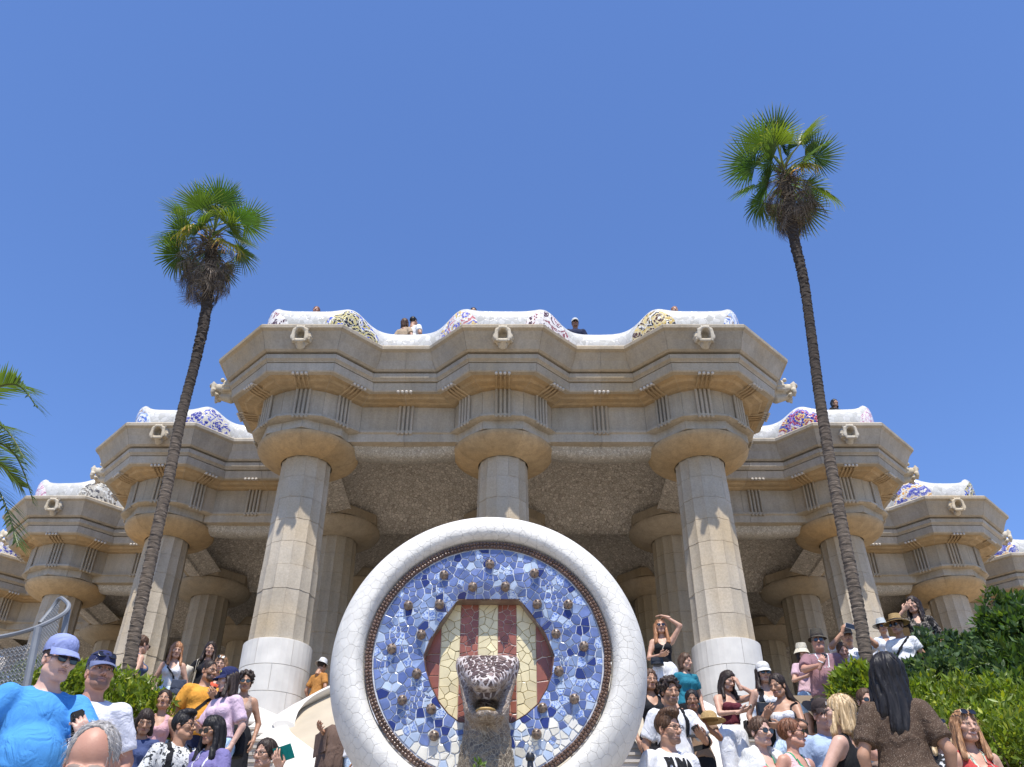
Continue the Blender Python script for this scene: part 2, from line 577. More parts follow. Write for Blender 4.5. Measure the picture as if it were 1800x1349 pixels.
# inner columns: one merged shaft each
def inner_proto():
    c = empty('column', (0, 0, 0)); c.parent = portico
    mb = MB(); V = []; F = []
    zz = [1.92 + 4.1 * d / 8 for d in range(9)]
    rows = []
    for d in range(8):
        rows += [(zz[d] + 0.012, 0.0), (zz[d + 1] - 0.012, 0.0), (zz[d + 1], 0.012)]
    n = NF * PER
    for z, k in rows: V += [(x, y, z) for x, y in fluted_ring(shaft_r(z) - k, NF, PER)]
    for l in range(len(rows) - 1): F += [(l * n + i, l * n + (i + 1) % n, (l + 1) * n + (i + 1) % n, (l + 1) * n + i) for i in range(n)]
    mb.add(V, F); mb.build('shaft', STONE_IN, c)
    MB().lathe([(0.68, 0), (0.67, 0.42), (0.66, 0.425), (0.67, 0.43), (0.67, 0.92), (0.66, 0.925), (0.67, 0.93), (0.67, 1.91), (0.5, 1.92)], 32).build('base', WHITE_SLAB, c, True)
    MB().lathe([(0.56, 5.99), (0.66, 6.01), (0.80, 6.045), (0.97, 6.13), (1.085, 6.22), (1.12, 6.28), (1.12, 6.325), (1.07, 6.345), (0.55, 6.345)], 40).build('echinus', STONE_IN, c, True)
    A = 1.06 / math.cos(math.radians(22.5))
    mb = MB(); V = []; F = []
    for z in (6.352, 6.602):
        for j in range(8): V.append((A * math.cos(math.radians(22.5 + 45 * j)), A * math.sin(math.radians(22.5 + 45 * j)), z))
    F = [(i, (i + 1) % 8, 8 + (i + 1) % 8, 8 + i) for i in range(8)] + [tuple(range(7, -1, -1)), tuple(range(8, 16))]
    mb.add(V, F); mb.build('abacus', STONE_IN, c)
    return c
ip = inner_proto(); first = True
for r in range(1, 6):
    kmax = min(r, 4)
    for k in range(-kmax, kmax + 1):
        c = ip if first else copy_tree(ip, portico); first = False
        place_col(c, PX * k, YC + PY * r, 0)

# ---------------------------------------------------------------- vaulted ceiling, lip, roof, back wall
CEIL = mosaic_mat('pebble mosaic ceiling', [(0.52, 0.475, 0.41), (0.57, 0.52, 0.455), (0.48, 0.435, 0.37), (0.62, 0.57, 0.50), (0.54, 0.495, 0.43), (0.44, 0.39, 0.33)], 13.5, (0.27, 0.24, 0.20), 0.06, 0.6, 0.5)
LIP = mosaic_mat('pale tile lip', [(0.47, 0.435, 0.375), (0.43, 0.395, 0.335), (0.51, 0.475, 0.415), (0.40, 0.36, 0.30)], 22, (0.26, 0.24, 0.21), 0.06, 0.4, 0.25)
xs = np.arange(-4.5 * PX, 4.5 * PX + 0.01, PX / 16)
ys = np.arange(YC, YC + 6 * PY + 0.01, PY / 16)
X, Y = np.meshgrid(xs, ys)
U, Vv = (X / PX) % 1.0, ((Y - YC) / PY) % 1.0
dome = np.sin(np.pi * U) * np.sin(np.pi * Vv)
Z = 11.62 + 1.15 * np.maximum(dome, 0) ** 0.55
nx, ny = len(xs), len(ys)
keep = []
for j in range(ny - 1):
    for i in range(nx - 1):
        xm = abs((xs[i] + xs[i + 1]) / 2); ym = (ys[j] + ys[j + 1]) / 2 - YC
        if xm < PX * (1 + math.floor(ym / PY + 1e-6)): keep.append((j * nx + i, (j + 1) * nx + i, (j + 1) * nx + i + 1, j * nx + i + 1))
V = np.stack([X.ravel(), Y.ravel() - YC, Z.ravel() - FLOOR_Z], 1)
link('vaulted_ceiling', fast_mesh('vaulted_ceiling', V, np.array(keep), True), CEIL, portico)
# the rounded lip that closes each front vault against the architrave
def lip(a, b, inward):
    side = abs(inward[0]) > 0.5; mt = CEIL if side else LIP
    a, b, inward = Vector(a), Vector(b), Vector(inward)
    n = 24; V = []; F = []
    prof = [(-0.46, 0.0), (-0.44, 0.35), (-0.38, 0.72), (-0.27, 0.95), (-0.12, 1.0), (0.06, 0.8), (0.25, 0.3), (0.5, -0.35)]
    for i in range(n + 1):
        u = i / n
        s = math.sin(math.pi * u) ** 0.85
        c = a.lerp(b, u)
        for o, f in prof:
            p = c + inward * (o + (0.0 if side else 0.16) * s)
            V.append(in_port((p.x, p.y, 11.80 - f * (0.14 if side else 0.07 + 0.22 * s))))
    m = len(prof)
    for i in range(n):
        for l in range(m - 1): F.append((i * m + l, (i + 1) * m + l, (i + 1) * m + l + 1, i * m + l + 1))
    mb = MB(); mb.add(V, F); mb.build('vault_lip', mt, portico, True)
nodes = [(0, YC)]
for k in range(1, 5):
    nodes.append((-PX * k, YC + PY * (k - 1))); nodes.append((-PX * k, YC + PY * k))
for i in range(len(nodes) - 1):
    a, b = nodes[i], nodes[i + 1]
    if abs(a[1] - b[1]) < 0.1: d = (0, 1, 0)
    else: d = (1, 0, 0)
    lip((*a, 0), (*b, 0), d)
    lip((-a[0], a[1], 0), (-b[0], b[1], 0), (-d[0], 0 if d[0] else 1, 0))
# roof deck (terrace above) following the cornice
rr = full_run(1.95, 1.16, 0)[0]
V = [in_port((x, y, 13.70)) for x, y in rr] + [in_port((rr[-1][0], YC + 30, 13.70)), in_port((rr[0][0], YC + 30, 13.70))]
DECK = M('gravel deck', (0.4, 0.35, 0.27), 0.95)
bm = bmesh.new()
bm.faces.new([bm.verts.new(v) for v in V]); bmesh.ops.triangulate(bm, faces=bm.faces[:])
me = bpy.data.meshes.new('roof_deck'); bm.to_mesh(me); bm.free()
link('roof_deck', me, DECK, portico)
mb = MB(); mb.box(in_port((0, YC + 6 * PY + 0.3, 9.6)), (60, 0.4, 8.6)); mb.build('back_wall', M('dark rubble wall', (0.2, 0.18, 0.15), 0.9, 0.3, 3, 0.5, 8), portico)

# ---------------------------------------------------------------- lion head gargoyles (solid modelled from a distance field)
def surface_nets(F, org, h):
    ins = F < 0
    nx, ny, nz = F.shape
    cs = (nx - 1, ny - 1, nz - 1)
    cnt = np.zeros(cs, np.float32); acc = np.zeros(cs + (3,), np.float32)
    offs = [(i, j, k) for i in (0, 1) for j in (0, 1) for k in (0, 1)]
    def sl(o): return F[o[0]:o[0] + cs[0], o[1]:o[1] + cs[1], o[2]:o[2] + cs[2]]
    any_in = np.zeros(cs, bool); all_in = np.ones(cs, bool)
    for o in offs:
        s = sl(o) < 0; any_in |= s; all_in &= s
    act = any_in & ~all_in
    I = np.argwhere(act)
    if len(I) == 0: return np.zeros((0, 3)), np.zeros((0, 4), int)
    val = {o: F[I[:, 0] + o[0], I[:, 1] + o[1], I[:, 2] + o[2]] for o in offs}
    acc = np.zeros((len(I), 3)); cnt = np.zeros(len(I))
    for o in offs:
        for ax in range(3):
            if o[ax]: continue
            p = list(o); p[ax] = 1; p = tuple(p)
            a, b = val[o], val[p]
            m = (a < 0) != (b < 0)
            t = np.where(m, a / np.where(m, a - b, 1), 0)
            v = np.array(o, float)[None, :].repeat(len(I), 0); v[:, ax] = t
            acc += v * m[:, None]; cnt += m
    P = (I + acc / cnt[:, None]) * h + np.array(org)
    idx = -np.ones(cs, np.int64); idx[act] = np.arange(len(I))
    quads = []
    for ax in range(3):
        a = [slice(1, -1)] * 3; b = [slice(1, -1)] * 3
        a[ax] = slice(0, -1); b[ax] = slice(1, None)
        sa, sb = ins[tuple(a)], ins[tuple(b)]
        ch = np.argwhere(sa != sb)
        if len(ch) == 0: continue
        g = ch.copy()
        for d in range(3):
            if d != ax: g[:, d] += 1
        u, w = (ax + 1) % 3, (ax + 2) % 3
        def cell(du, dw):
            q = g.copy(); q[:, u] -= du; q[:, w] -= dw
            return idx[q[:, 0], q[:, 1], q[:, 2]]
        Q = np.stack([cell(1, 1), cell(0, 1), cell(0, 0), cell(1, 0)], 1)
        flip = ~sa[ch[:, 0], ch[:, 1], ch[:, 2]]
        Q[flip] = Q[flip][:, ::-1]
        quads.append(Q)
    return P, np.concatenate(quads)

class Fld:
    """signed distance grid; primitives are blended in inside their own boxes"""
    def __init__(s, lo, hi, h):
        s.lo = np.array(lo, float); s.h = h
        s.n = np.ceil((np.array(hi) - s.lo) / h).astype(int) + 1
        s.F = np.full(s.n, 0.15, np.float32)
        s.ax = [s.lo[i] + np.arange(s.n[i]) * h for i in range(3)]
    def _box(s, lo, hi):
        a = np.clip(np.floor((lo - s.lo) / s.h).astype(int), 0, s.n)
        b = np.clip(np.ceil((hi - s.lo) / s.h).astype(int) + 1, 0, s.n)
        if np.any(b <= a): return None
        sl = tuple(slice(a[i], b[i]) for i in range(3))
        g = np.meshgrid(*[s.ax[i][sl[i]] for i in range(3)], indexing='ij', sparse=True)
        return sl, g
    def _join(s, sl, d, k, sub):
        f = s.F[sl]
        if sub:
            d = -d
            if k > 0:
                hh = np.clip(0.5 - 0.5 * (f - d) / k, 0, 1); f[...] = f * (1 - hh) + d * hh + k * hh * (1 - hh)
            else: np.maximum(f, d, out=f)
        else:
            if k > 0:
                hh = np.clip(0.5 + 0.5 * (f - d) / k, 0, 1); f[...] = f * (1 - hh) + d * hh - k * hh * (1 - hh)
            else: np.minimum(f, d, out=f)
    def cap(s, a, b, ra, rb, k=0.02, sub=False, sc=(1, 1, 1)):
        a, b, sc = np.array(a, float), np.array(b, float), np.array(sc, float)
        m = max(ra, rb) * sc.max() + k + 2 * s.h
        r = s._box(np.minimum(a, b) - m, np.maximum(a, b) + m)
        if r is None: return s
        sl, g = r
        ab = (b - a) / sc; L2 = max(float(ab @ ab), 1e-9)
        p = [(g[i] - a[i]) / sc[i] for i in range(3)]
        t = np.clip((p[0] * ab[0] + p[1] * ab[1] + p[2] * ab[2]) / L2, 0, 1)
        d = np.sqrt((p[0] - t * ab[0]) ** 2 + (p[1] - t * ab[1]) ** 2 + (p[2] - t * ab[2]) ** 2) - (ra + (rb - ra) * t)
        s._join(sl, d * sc.min(), k, sub); return s
    def ell(s, c, r, k=0.02, sub=False):
        c, r = np.array(c, float), np.array(r, float)
        m = r.max() + k + 2 * s.h
        q = s._box(c - m, c + m)
        if q is None: return s
        sl, g = q
        p = [(g[i] - c[i]) / r[i] for i in range(3)]
        k0 = np.sqrt(p[0] ** 2 + p[1] ** 2 + p[2] ** 2)
        k1 = np.sqrt((p[0] / r[0]) ** 2 + (p[1] / r[1]) ** 2 + (p[2] / r[2]) ** 2)
        d = np.where(k1 > 1e-6, k0 * (k0 - 1) / np.maximum(k1, 1e-6), -r.min())
        s._join(sl, d, k, sub); return s
    def grid(s): return np.meshgrid(*s.ax, indexing='ij', sparse=True)
    def inter(s, d, k=0.0):
        if k > 0:
            hh = np.clip(0.5 - 0.5 * (s.F - d) / k, 0, 1); s.F = s.F * (1 - hh) + d * hh + k * hh * (1 - hh)
        else: s.F = np.maximum(s.F, d)
        return s
    def out(s):
        F = s.F
        F[0] = F[-1] = 0.1; F[:, 0] = F[:, -1] = 0.1; F[:, :, 0] = F[:, :, -1] = 0.1
        return surface_nets(F, s.lo, s.h)

g = Fld((-0.42, -0.72, -0.42), (0.42, 0.12, 0.42), 0.014)
g.ell((0, 0.0, 0), (0.22, 0.14, 0.24), 0.0)
g.cap((0, 0, 0.02), (0, -0.38, 0.03), 0.20, 0.16, 0.04)
for a in np.linspace(-30, 210, 11):
    t = math.radians(a); g.cap((0.21 * math.cos(t), -0.20, 0.03 + 0.20 * math.sin(t)), (0.25 * math.cos(t), -0.06, 0.03 + 0.24 * math.sin(t)), 0.055, 0.05, 0.03)
g.cap((-0.12, -0.50, 0.12), (0.12, -0.50, 0.12), 0.05, 0.05, 0.05)
g.ell((0, -0.54, 0.15), (0.11, 0.09, 0.07), 0.04)
for sx in (-1, 1):
    g.cap((sx * 0.15, -0.48, 0.10), (sx * 0.18, -0.46, -0.16), 0.055, 0.05, 0.04)
    g.cap((sx * 0.19, -0.44, -0.10), (sx * 0.15, -0.46, -0.24), 0.05, 0.03, 0.04)
    g.ell((sx * 0.09, -0.52, 0.21), (0.03, 0.03, 0.03), 0.02)
    g.ell((sx * 0.15, -0.30, 0.24), (0.05, 0.05, 0.06), 0.03)
g.cap((0, -0.66, -0.06), (0, -0.20, 0.0), 0.135, 0.10, 0.02, True, (1, 1, 1.25))
g.cap((0, -0.28, -0.20), (0, -0.06, -0.24), 0.08, 0.12, 0.04)
g.cap((-0.12, -0.38, -0.20), (0.12, -0.38, -0.20), 0.055, 0.055, 0.04)
P, Q = g.out()
garg_me = fast_mesh('gargoyle', P * np.array([0.84, 0.50, 0.80]), Q, True); garg_me.materials.append(stone('weathered gargoyle stone', (0.52, 0.47, 0.39), streak=0.2))
for bx, by, side in BULGES:
    for a in ([0] if side == 0 else [0, -90 * side]):
        d = Vector((-math.sin(math.radians(a)), -math.cos(math.radians(a)), 0))
        o = link('gargoyle', garg_me, None, portico, in_port(Vector((bx, by, 13.43)) + d * 1.98)); o.rotation_euler = (0, 0, -math.radians(a))
        if a: o.scale = (1.15, 2.0, 1.15)

# ---------------------------------------------------------------- mosaic bench along the roof edge
def smooth_run():
    """bench line, evenly sampled and rounded: on corner bulges it turns straight back behind the front facet"""
    A, R = 1.93, 1.10
    t = A * T8; e = A - R
    h = [(0, YC - A), (-t, YC - A), (-t - e, YC - R)]
    for k in range(1, 5):
        cx_, cy_ = -PX * k, YC + PY * (k - 1)
        h += [(cx_ + t + e, cy_ - R), (cx_ + t, cy_ - A), (cx_ - t * 1.02, cy_ - A), (cx_ - R - 0.1, cy_ - A * 0.45), (cx_ - R, cy_ + t + e), (cx_ - R, cy_ + PY - R)]
    p = [(-x, y) for x, y in h[:0:-1]] + h
    P = np.array(p)
    seg = np.hypot(*(P[1:] - P[:-1]).T); s = np.concatenate([[0], np.cumsum(seg)])
    n = int(s[-1] / 0.06)
    u = np.linspace(0, s[-1], n)
    Q = np.stack([np.interp(u, s, P[:, 0]), np.interp(u, s, P[:, 1])], 1)
    ker = np.exp(-0.5 * (np.arange(-14, 15) / 5.0) ** 2); ker /= ker.sum()
    Qs = np.stack([np.convolve(np.pad(Q[:, k], 14, 'edge'), ker, 'valid') for k in (0, 1)], 1)
    return Qs
BQ = smooth_run()
tg = np.gradient(BQ, axis=0); tg /= np.linalg.norm(tg, axis=1)[:, None]
BN = np.stack([tg[:, 1], -tg[:, 0]], 1)                     # outward normal (towards the stairs)
if BN[len(BN) // 2][1] > 0: BN = -BN
dist_c = np.full(len(BQ), 9.0)
near = np.zeros(len(BQ), int)
for i, (bx, by, sd) in enumerate(BULGES):
    d = np.hypot(BQ[:, 0] - bx, BQ[:, 1] - by); m = d < dist_c; dist_c[m] = d[m]; near[m] = i
# flanks: the slanted facets, where the crest humps up and the picture mosaics sit
def flank_pts():
    out = []
    for i, (bx, by, sd) in enumerate(BULGES):
        angs = [-31, 31] if sd == 0 else ([31 * sd, -30 * sd])
        for a in angs:
            r = 1.96
            tgt = Vector((bx - math.sin(math.radians(a)) * r, by - math.cos(math.radians(a)) * r))
            d = np.hypot(BQ[:, 0] - tgt.x, BQ[:, 1] - tgt.y)
            out.append((int(np.argmin(d)), i, a))
    return out
FL = flank_pts()
crest = np.full(len(BQ), 0.0)
recess = np.clip((dist_c - 1.95) / 0.4, 0, 1)
recess = recess * recess * (3 - 2 * recess)
crest = 0.59 + 0.02 * np.sin(np.arange(len(BQ)) * 0.07) + 0.02 * recess
k = np.arange(len(BQ))
for i, _, a in FL: crest += 0.24 * np.exp(-0.5 * ((k - i) / 5.0) ** 2)
BPROF = [(-0.02, 0.0), (0.01, 0.12), (0.035, 0.3), (0.045, 0.5), (0.035, 0.72), (0.0, 0.88), (-0.04, 0.95), (-0.09, 1.0), (-0.16, 1.0), (-0.21, 0.95), (-0.22, 0.8), (-0.24, 0.0)]
def bench_mesh(i0, i1, prof, extra=0.0, crestf=1.0):
    V = []; F = []; m = len(prof)
    for i in range(i0, i1):
        for o, f in prof:
            q = BQ[i] + BN[i] * (o + extra)
            V.append((q[0], q[1], 13.735 + f * crest[i] * crestf))
    for i in range(i1 - i0 - 1):
        for l in range(m - 1): F.append((i * m + l, (i + 1) * m + l, (i + 1) * m + l + 1, i * m + l + 1))
    return V, F
BWHITE = mosaic_mat('white broken tile', [(0.60, 0.585, 0.53), (0.64, 0.62, 0.57), (0.55, 0.53, 0.47), (0.62, 0.60, 0.55)], 9, (0.46, 0.44, 0.39), 0.03, 0.25, 0.25)
bench = empty('mosaic_bench', (0, YC, 13.74), 0, 'long wavy white tiled bench with mosaic pictures along the roof edge', 'bench')
BT = Matrix.Translation((0, -YC, -13.74))
nseg = 18; step = (len(BQ) - 1) // nseg
for sgi in range(nseg):
    i0 = sgi * step; i1 = (len(BQ) if sgi == nseg - 1 else (sgi + 1) * step + 1)
    V, F = bench_mesh(i0, i1, BPROF)
    mb = MB(); mb.add([(x, y - YC, z - 13.74) for x, y, z in V], F)
    mb.build('backrest', BWHITE, bench, True)
PAL = {
 'yb': ([lin((205, 190, 120)), lin((60, 50, 45)), lin((220, 215, 195)), lin((70, 95, 190)), lin((190, 175, 110)), lin((40, 35, 40))], (0.6, 0.58, 0.5)),
 'wr': ([lin((230, 225, 215)), lin((200, 110, 110)), lin((225, 215, 205)), lin((110, 110, 190)), lin((220, 190, 110)), lin((235, 230, 225))], (0.6, 0.58, 0.55)),
 'wm': ([lin((235, 228, 220)), lin((235, 228, 220)), lin((150, 90, 90)), lin((230, 220, 215)), lin((90, 60, 65))], (0.66, 0.62, 0.58)),
 'oy': ([lin((215, 185, 105)), lin((50, 45, 40)), lin((235, 230, 220)), lin((220, 200, 140)), lin((90, 60, 45)), lin((225, 205, 150))], (0.6, 0.56, 0.45)),
 'bs': ([lin((90, 120, 190)), lin((225, 228, 230)), lin((150, 170, 210)), lin((150, 130, 110)), lin((230, 230, 230))], (0.6, 0.6, 0.6)),
 'bc': ([lin((60, 60, 140)), lin((215, 205, 180)), lin((100, 105, 180)), lin((225, 215, 195)), lin((200, 190, 165)), lin((80, 80, 150))], (0.6, 0.58, 0.55)),
 'sp': ([lin((215, 208, 190)), lin((90, 85, 80)), lin((190, 180, 160)), lin((225, 220, 205)), lin((140, 130, 115))], (0.4, 0.38, 0.34)),
 'br': ([lin((70, 60, 140)), lin((170, 60, 75)), lin((120, 110, 190)), lin((225, 215, 205)), lin((150, 50, 70)), lin((215, 175, 90)), lin((60, 70, 150))], (0.62, 0.58, 0.58)),
 'pk': ([lin((225, 190, 200)), lin((235, 228, 225)), lin((200, 140, 160)), lin((235, 225, 220))], (0.6, 0.56, 0.56)),
 'bo': ([lin((80, 85, 170)), lin((235, 228, 210)), lin((225, 165, 85)), lin((240, 222, 190)), lin((120, 125, 190)), lin((90, 90, 165))], (0.6, 0.58, 0.55)),
}
order = {(0, 31): 'wr', (0, -31): 'wm', (1, -31): 'yb', (1, 30): 'wm', (5, 31): 'oy', (5, -30): 'bs', (2, -31): 'bc', (2, 30): 'bs', (6, 31): 'br', (6, -30): 'pk', (3, -31): 'sp', (3, 30): 'pk', (7, 31): 'bo', (7, -30): 'yb', (4, -31): 'bc', (8, 31): 'bo'}
pm = {}
for i, bi, a in FL:
    key = order.get((bi, a), random.choice(list(PAL)))
    if key not in pm:
        pal, gr = PAL[key]; pm[key] = mosaic_mat('mosaic ' + key, pal, 13, gr, 0.035, 0.25, 0.3, 2.2)
    w = random.choice((10, 11, 12))
    V = []; F = []
    nu, nv = 2 * w + 1, 12
    for iu in range(nu):
        ii = min(max(i - w + iu, 0), len(BQ) - 1)
        x = (iu - w) / w
        top = 0.12 + 0.74 * math.sqrt(max(0.0, 1 - abs(x) ** 2.2))
        for iv in range(nv):
            f = 0.03 + (top - 0.03) * iv / (nv - 1)
            o = np.interp(f, [p[1] for p in BPROF[:7]], [p[0] for p in BPROF[:7]]) + 0.006
            q = BQ[ii] + BN[ii] * o
            V.append((q[0], q[1] - YC, 13.735 - 13.74 + f * crest[ii]))
    for iu in range(nu - 1):
        for iv in range(nv - 1): F.append((iu * nv + iv, (iu + 1) * nv + iv, (iu + 1) * nv + iv + 1, iu * nv + iv + 1))
    mb = MB(); mb.add(V, F)
    mb.build('mosaic_panel', pm[key], bench, True)
# ------------------------------------------------------------------ ground, terrace, stairs
SOIL = M('earth', (0.16, 0.12, 0.08), 0.95, 0.3, 3, 0.5, 20)
GROUND = M('pale gravel ground', (0.30, 0.265, 0.215), 0.95, 0.15, 1.5, 0.3, 30)
STEP = M('pale stone step', (0.42, 0.38, 0.33), 0.85, 0.12, 3, 0.2, 30, ovar=0.05)
PAVE = M('terrace paving', (0.36, 0.30, 0.225), 0.9, 0.15, 2, 0.25, 25)
def zramp(Y):
    return float(np.interp(Y, [1.0, 2.5, 5.3, 6.8, 8.35, 10.0, 11.6, 15.0], [0.0, 0.5, 1.52, 1.66, 2.1, 2.85, 3.55, FLOOR_Z]))
RISE = 0.16
def zs(x, y):
    if abs(x) > 5.4 and y > 9:
        return float(np.interp(y, [9, 13.0], [zramp(9), FLOOR_Z]))
    return max(0.0, math.ceil(zramp(y) / RISE - 1e-6) * RISE) if y < 15.2 else FLOOR_Z
G = 600
tag(MB().add([(-G, -G, -0.02), (G, -G, -0.02), (G, G, -0.02), (-G, G, -0.02)], [(0, 1, 2, 3)]).build('ground', GROUND), kind='structure')
tag(MB().box((0, 29, FLOOR_Z - 0.25), (60, 28, 0.5)).build('terrace_floor', PAVE), kind='structure')
tag(MB().box((0, 29.2, 2.4), (60, 27.8, 4.9)).build('terrace_base', CREAM_PL), kind='structure')
stair = empty('stone_staircase', (0, 1, 0), 0, 'wide pale stone staircase climbing to the colonnade', 'staircase')
nst = int(round(FLOOR_Z / RISE))
def yinv(z):
    return float(np.interp(z, [0.0, 0.5, 1.52, 1.66, 2.1, 2.85, 3.55, FLOOR_Z], [1.0, 2.5, 5.3, 6.8, 8.35, 10.0, 11.6, 15.0]))
for k in range(nst + 1):
    z1 = min((k + 1) * RISE, FLOOR_Z - 0.004); y0 = yinv(k * RISE); y1 = yinv(min((k + 1) * RISE, FLOOR_Z)) + 0.25
    if y1 <= y0: continue
    w = 4.4 if y0 < 9.5 else 5.4
    mb = MB(); mb.box((0, (y0 + y1) / 2 - 1, z1 - 0.17), (2 * w, y1 - y0, 0.34))
    mb.box((0, y0 - 0.012 - 1, z1 - 0.022), (2 * w, 0.024, 0.036))
    mb.build('step', STEP, stair)
# sloping beds beside the stairs
for s in (-1, 1):
    V = []; F = []
    prof = [(1.0, -0.01), (2.5, 0.45), (5.3, 1.4), (9, 2.6), (13, FLOOR_Z - 0.1), (15.1, FLOOR_Z - 0.02)]
    for y, z in prof: V += [(s * 4.3, y, z), (s * 30, y, z)]
    F = [(2 * i, 2 * i + 1, 2 * i + 3, 2 * i + 2) for i in range(len(prof) - 1)]
    tag(MB().add(V, F).build('sloping_bed', SOIL), kind='structure')

def loft(cols, closed=False):
    """cols: list of point lists"""
    m = len(cols[0]); V = [p for c in cols for p in c]; F = []
    for i in range(len(cols) - 1):
        for l in range(m - 1): F.append((i * m + l, i * m + l + 1, (i + 1) * m + l + 1, (i + 1) * m + l))
        if closed: F.append((i * m + m - 1, i * m, (i + 1) * m, (i + 1) * m + m - 1))
    if closed:
        F.append(tuple(range(m))); F.append(tuple(range(len(cols) * m - 1, (len(cols) - 1) * m - 1, -1)))
    return V, F

def catmull(P, n):
    P = [Vector(p) for p in P]; out = []
    for i in range(len(P) - 1):
        p0, p1, p2, p3 = P[max(i - 1, 0)], P[i], P[i + 1], P[min(i + 2, len(P) - 1)]
        for k in range(n):
            t = k / n
            out.append(0.5 * ((2 * p1) + (p2 - p0) * t + (2 * p0 - 5 * p1 + 4 * p2 - p3) * t * t + (3 * p1 - p0 - 3 * p2 + p3) * t ** 3))
    out.append(P[-1]); return out

# curved white parapets left and right of the medallion
def parapet(side):
    root = empty('stair_parapet', (side * 2.2, 14.2, 5.2), 0, 'curved white parapet wall %s of the round mosaic medallion' % ('left' if side < 0 else 'right'), 'parapet', 'white parapets beside the medallion')
    o = Vector((side * 2.2, 14.2, 5.2))
    def Pm(px, py, Y):
        if side > 0: px = 2 * 883 - px
        p = at(px, py, Y)
        return p
    top = catmull([Pm(720, 1160, 14.6), Pm(640, 1184, 14.55), Pm(592, 1204, 14.5), Pm(545, 1226, 14.45), Pm(516, 1242, 14.3), Pm(500, 1262, 14.05), Pm(506, 1284, 13.6), Pm(530, 1302, 13.1), Pm(570, 1330, 12.6), Pm(610, 1362, 12.1)], 6)
    # coping
    cols = []
    for i, p in enumerate(top[:33]):
        t = (top[min(i + 1, len(top) - 1)] - top[max(i - 1, 0)]); t.z = 0; t.normalize()
        nrm = Vector((-t.y, t.x, 0)) * (1 if side < 0 else -1)
        if nrm.y > 0 and i < 20: nrm = nrm
        w = 0.17
        ring = []
        for a in range(10):
            an = 2 * math.pi * a / 10
            ring.append(p - o + nrm * math.cos(an) * w + Vector((0, 0, math.sin(an) * 0.075 - 0.05)))
        cols.append(ring)
    V, F = loft(cols, True)
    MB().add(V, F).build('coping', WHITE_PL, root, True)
    cols = []
    for i, p in enumerate(top):
        cols.append([p - o + Vector((0, 0.03, -0.07)), Vector((p.x, p.y + 0.03, 2.2)) - o, Vector((p.x, p.y + 0.26, 2.2)) - o, p - o + Vector((0, 0.26, -0.07))])
    V, F = loft(cols, True)
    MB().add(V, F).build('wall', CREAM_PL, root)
    # curved cream panel filling the curl of the coping
    cols = []
    nt = 24; tip = 30
    for k in range(nt + 1):
        t_ = k / nt
        u_ = top[int(round((1 - t_) * tip))]; l_ = top[int(round(tip + t_ * (len(top) - 1 - tip)))]
        col_ = [(u_.lerp(l_, w_) - o + Vector((0, 0.10 * math.sin(math.pi * w_) + 0.05, -0.05))) for w_ in (0, 0.33, 0.66, 1)]
        cols.append(col_)
    V, F = loft(cols)
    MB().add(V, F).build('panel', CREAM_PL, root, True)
    # broad white sweep under the column
    a = catmull([Pm(425, 1232, 15.9), Pm(462, 1246, 15.2), Pm(498, 1264, 14.3), Pm(512, 1288, 13.6), Pm(540, 1310, 13.1), Pm(590, 1346, 12.4)], 6)
    b = catmull([Pm(395, 1275, 15.6), Pm(420, 1290, 14.6), Pm(440, 1308, 13.9), Pm(465, 1330, 13.2), Pm(490, 1355, 12.4), Pm(515, 1400, 11.7)], 6)
    cols = []
    for p, q in zip(a, b):
        m = (p + q) / 2 + Vector((0, 0, 0.10))
        cols.append([p - o, m - o, q - o, q - o - Vector((0, 0, 0.12)), Vector((q.x, q.y, q.z - 1.8)) - o, Vector((p.x, p.y + 0.1, q.z - 1.8)) - o])
    V, F = loft(cols, True)
    MB().add(V, F).build('sweep', WHITE_PL, root, True)
parapet(-1); parapet(1)

# ------------------------------------------------------------------ round mosaic medallion
MC = Vector((0.022, 6.54, 3.712))
med = empty('round_mosaic_medallion', MC, 0, 'round mosaic medallion with striped shield, blue field and fat white tiled rim', 'medallion')
def loc_px(cx, cy): return ((cx - 890) * 0.001424, -(cy - 789) * 0.001424)

def voronoi(pts, bounds, ncl=26):
    pts = np.array(pts); out = []
    for i, p in enumerate(pts):
        poly = [tuple(b) for b in bounds(p)]
        d = ((pts - p) ** 2).sum(1); order_ = np.argsort(d)[1:ncl]
        for j in order_:
            q = pts[j]; mx, my = (p + q) / 2; nx_, ny_ = q - p
            poly = clip(poly, mx, my, nx_, ny_)
            if len(poly) < 3: break
        out.append(poly)
    return out
def clip(poly, mx, my, nx_, ny_):
    res = []
    n = len(poly)
    for k in range(n):
        a, b = poly[k], poly[(k + 1) % n]
        da = (a[0] - mx) * nx_ + (a[1] - my) * ny_; db = (b[0] - mx) * nx_ + (b[1] - my) * ny_
        if da <= 0: res.append(a)
        if (da < 0 < db) or (db < 0 < da):
            t = da / (da - db); res.append((a[0] + (b[0] - a[0]) * t, a[1] + (b[1] - a[1]) * t))
    return res
def area(poly):
    return abs(sum(a[0] * b[1] - b[0] * a[1] for a, b in zip(poly, poly[1:] + poly[:1]))) / 2
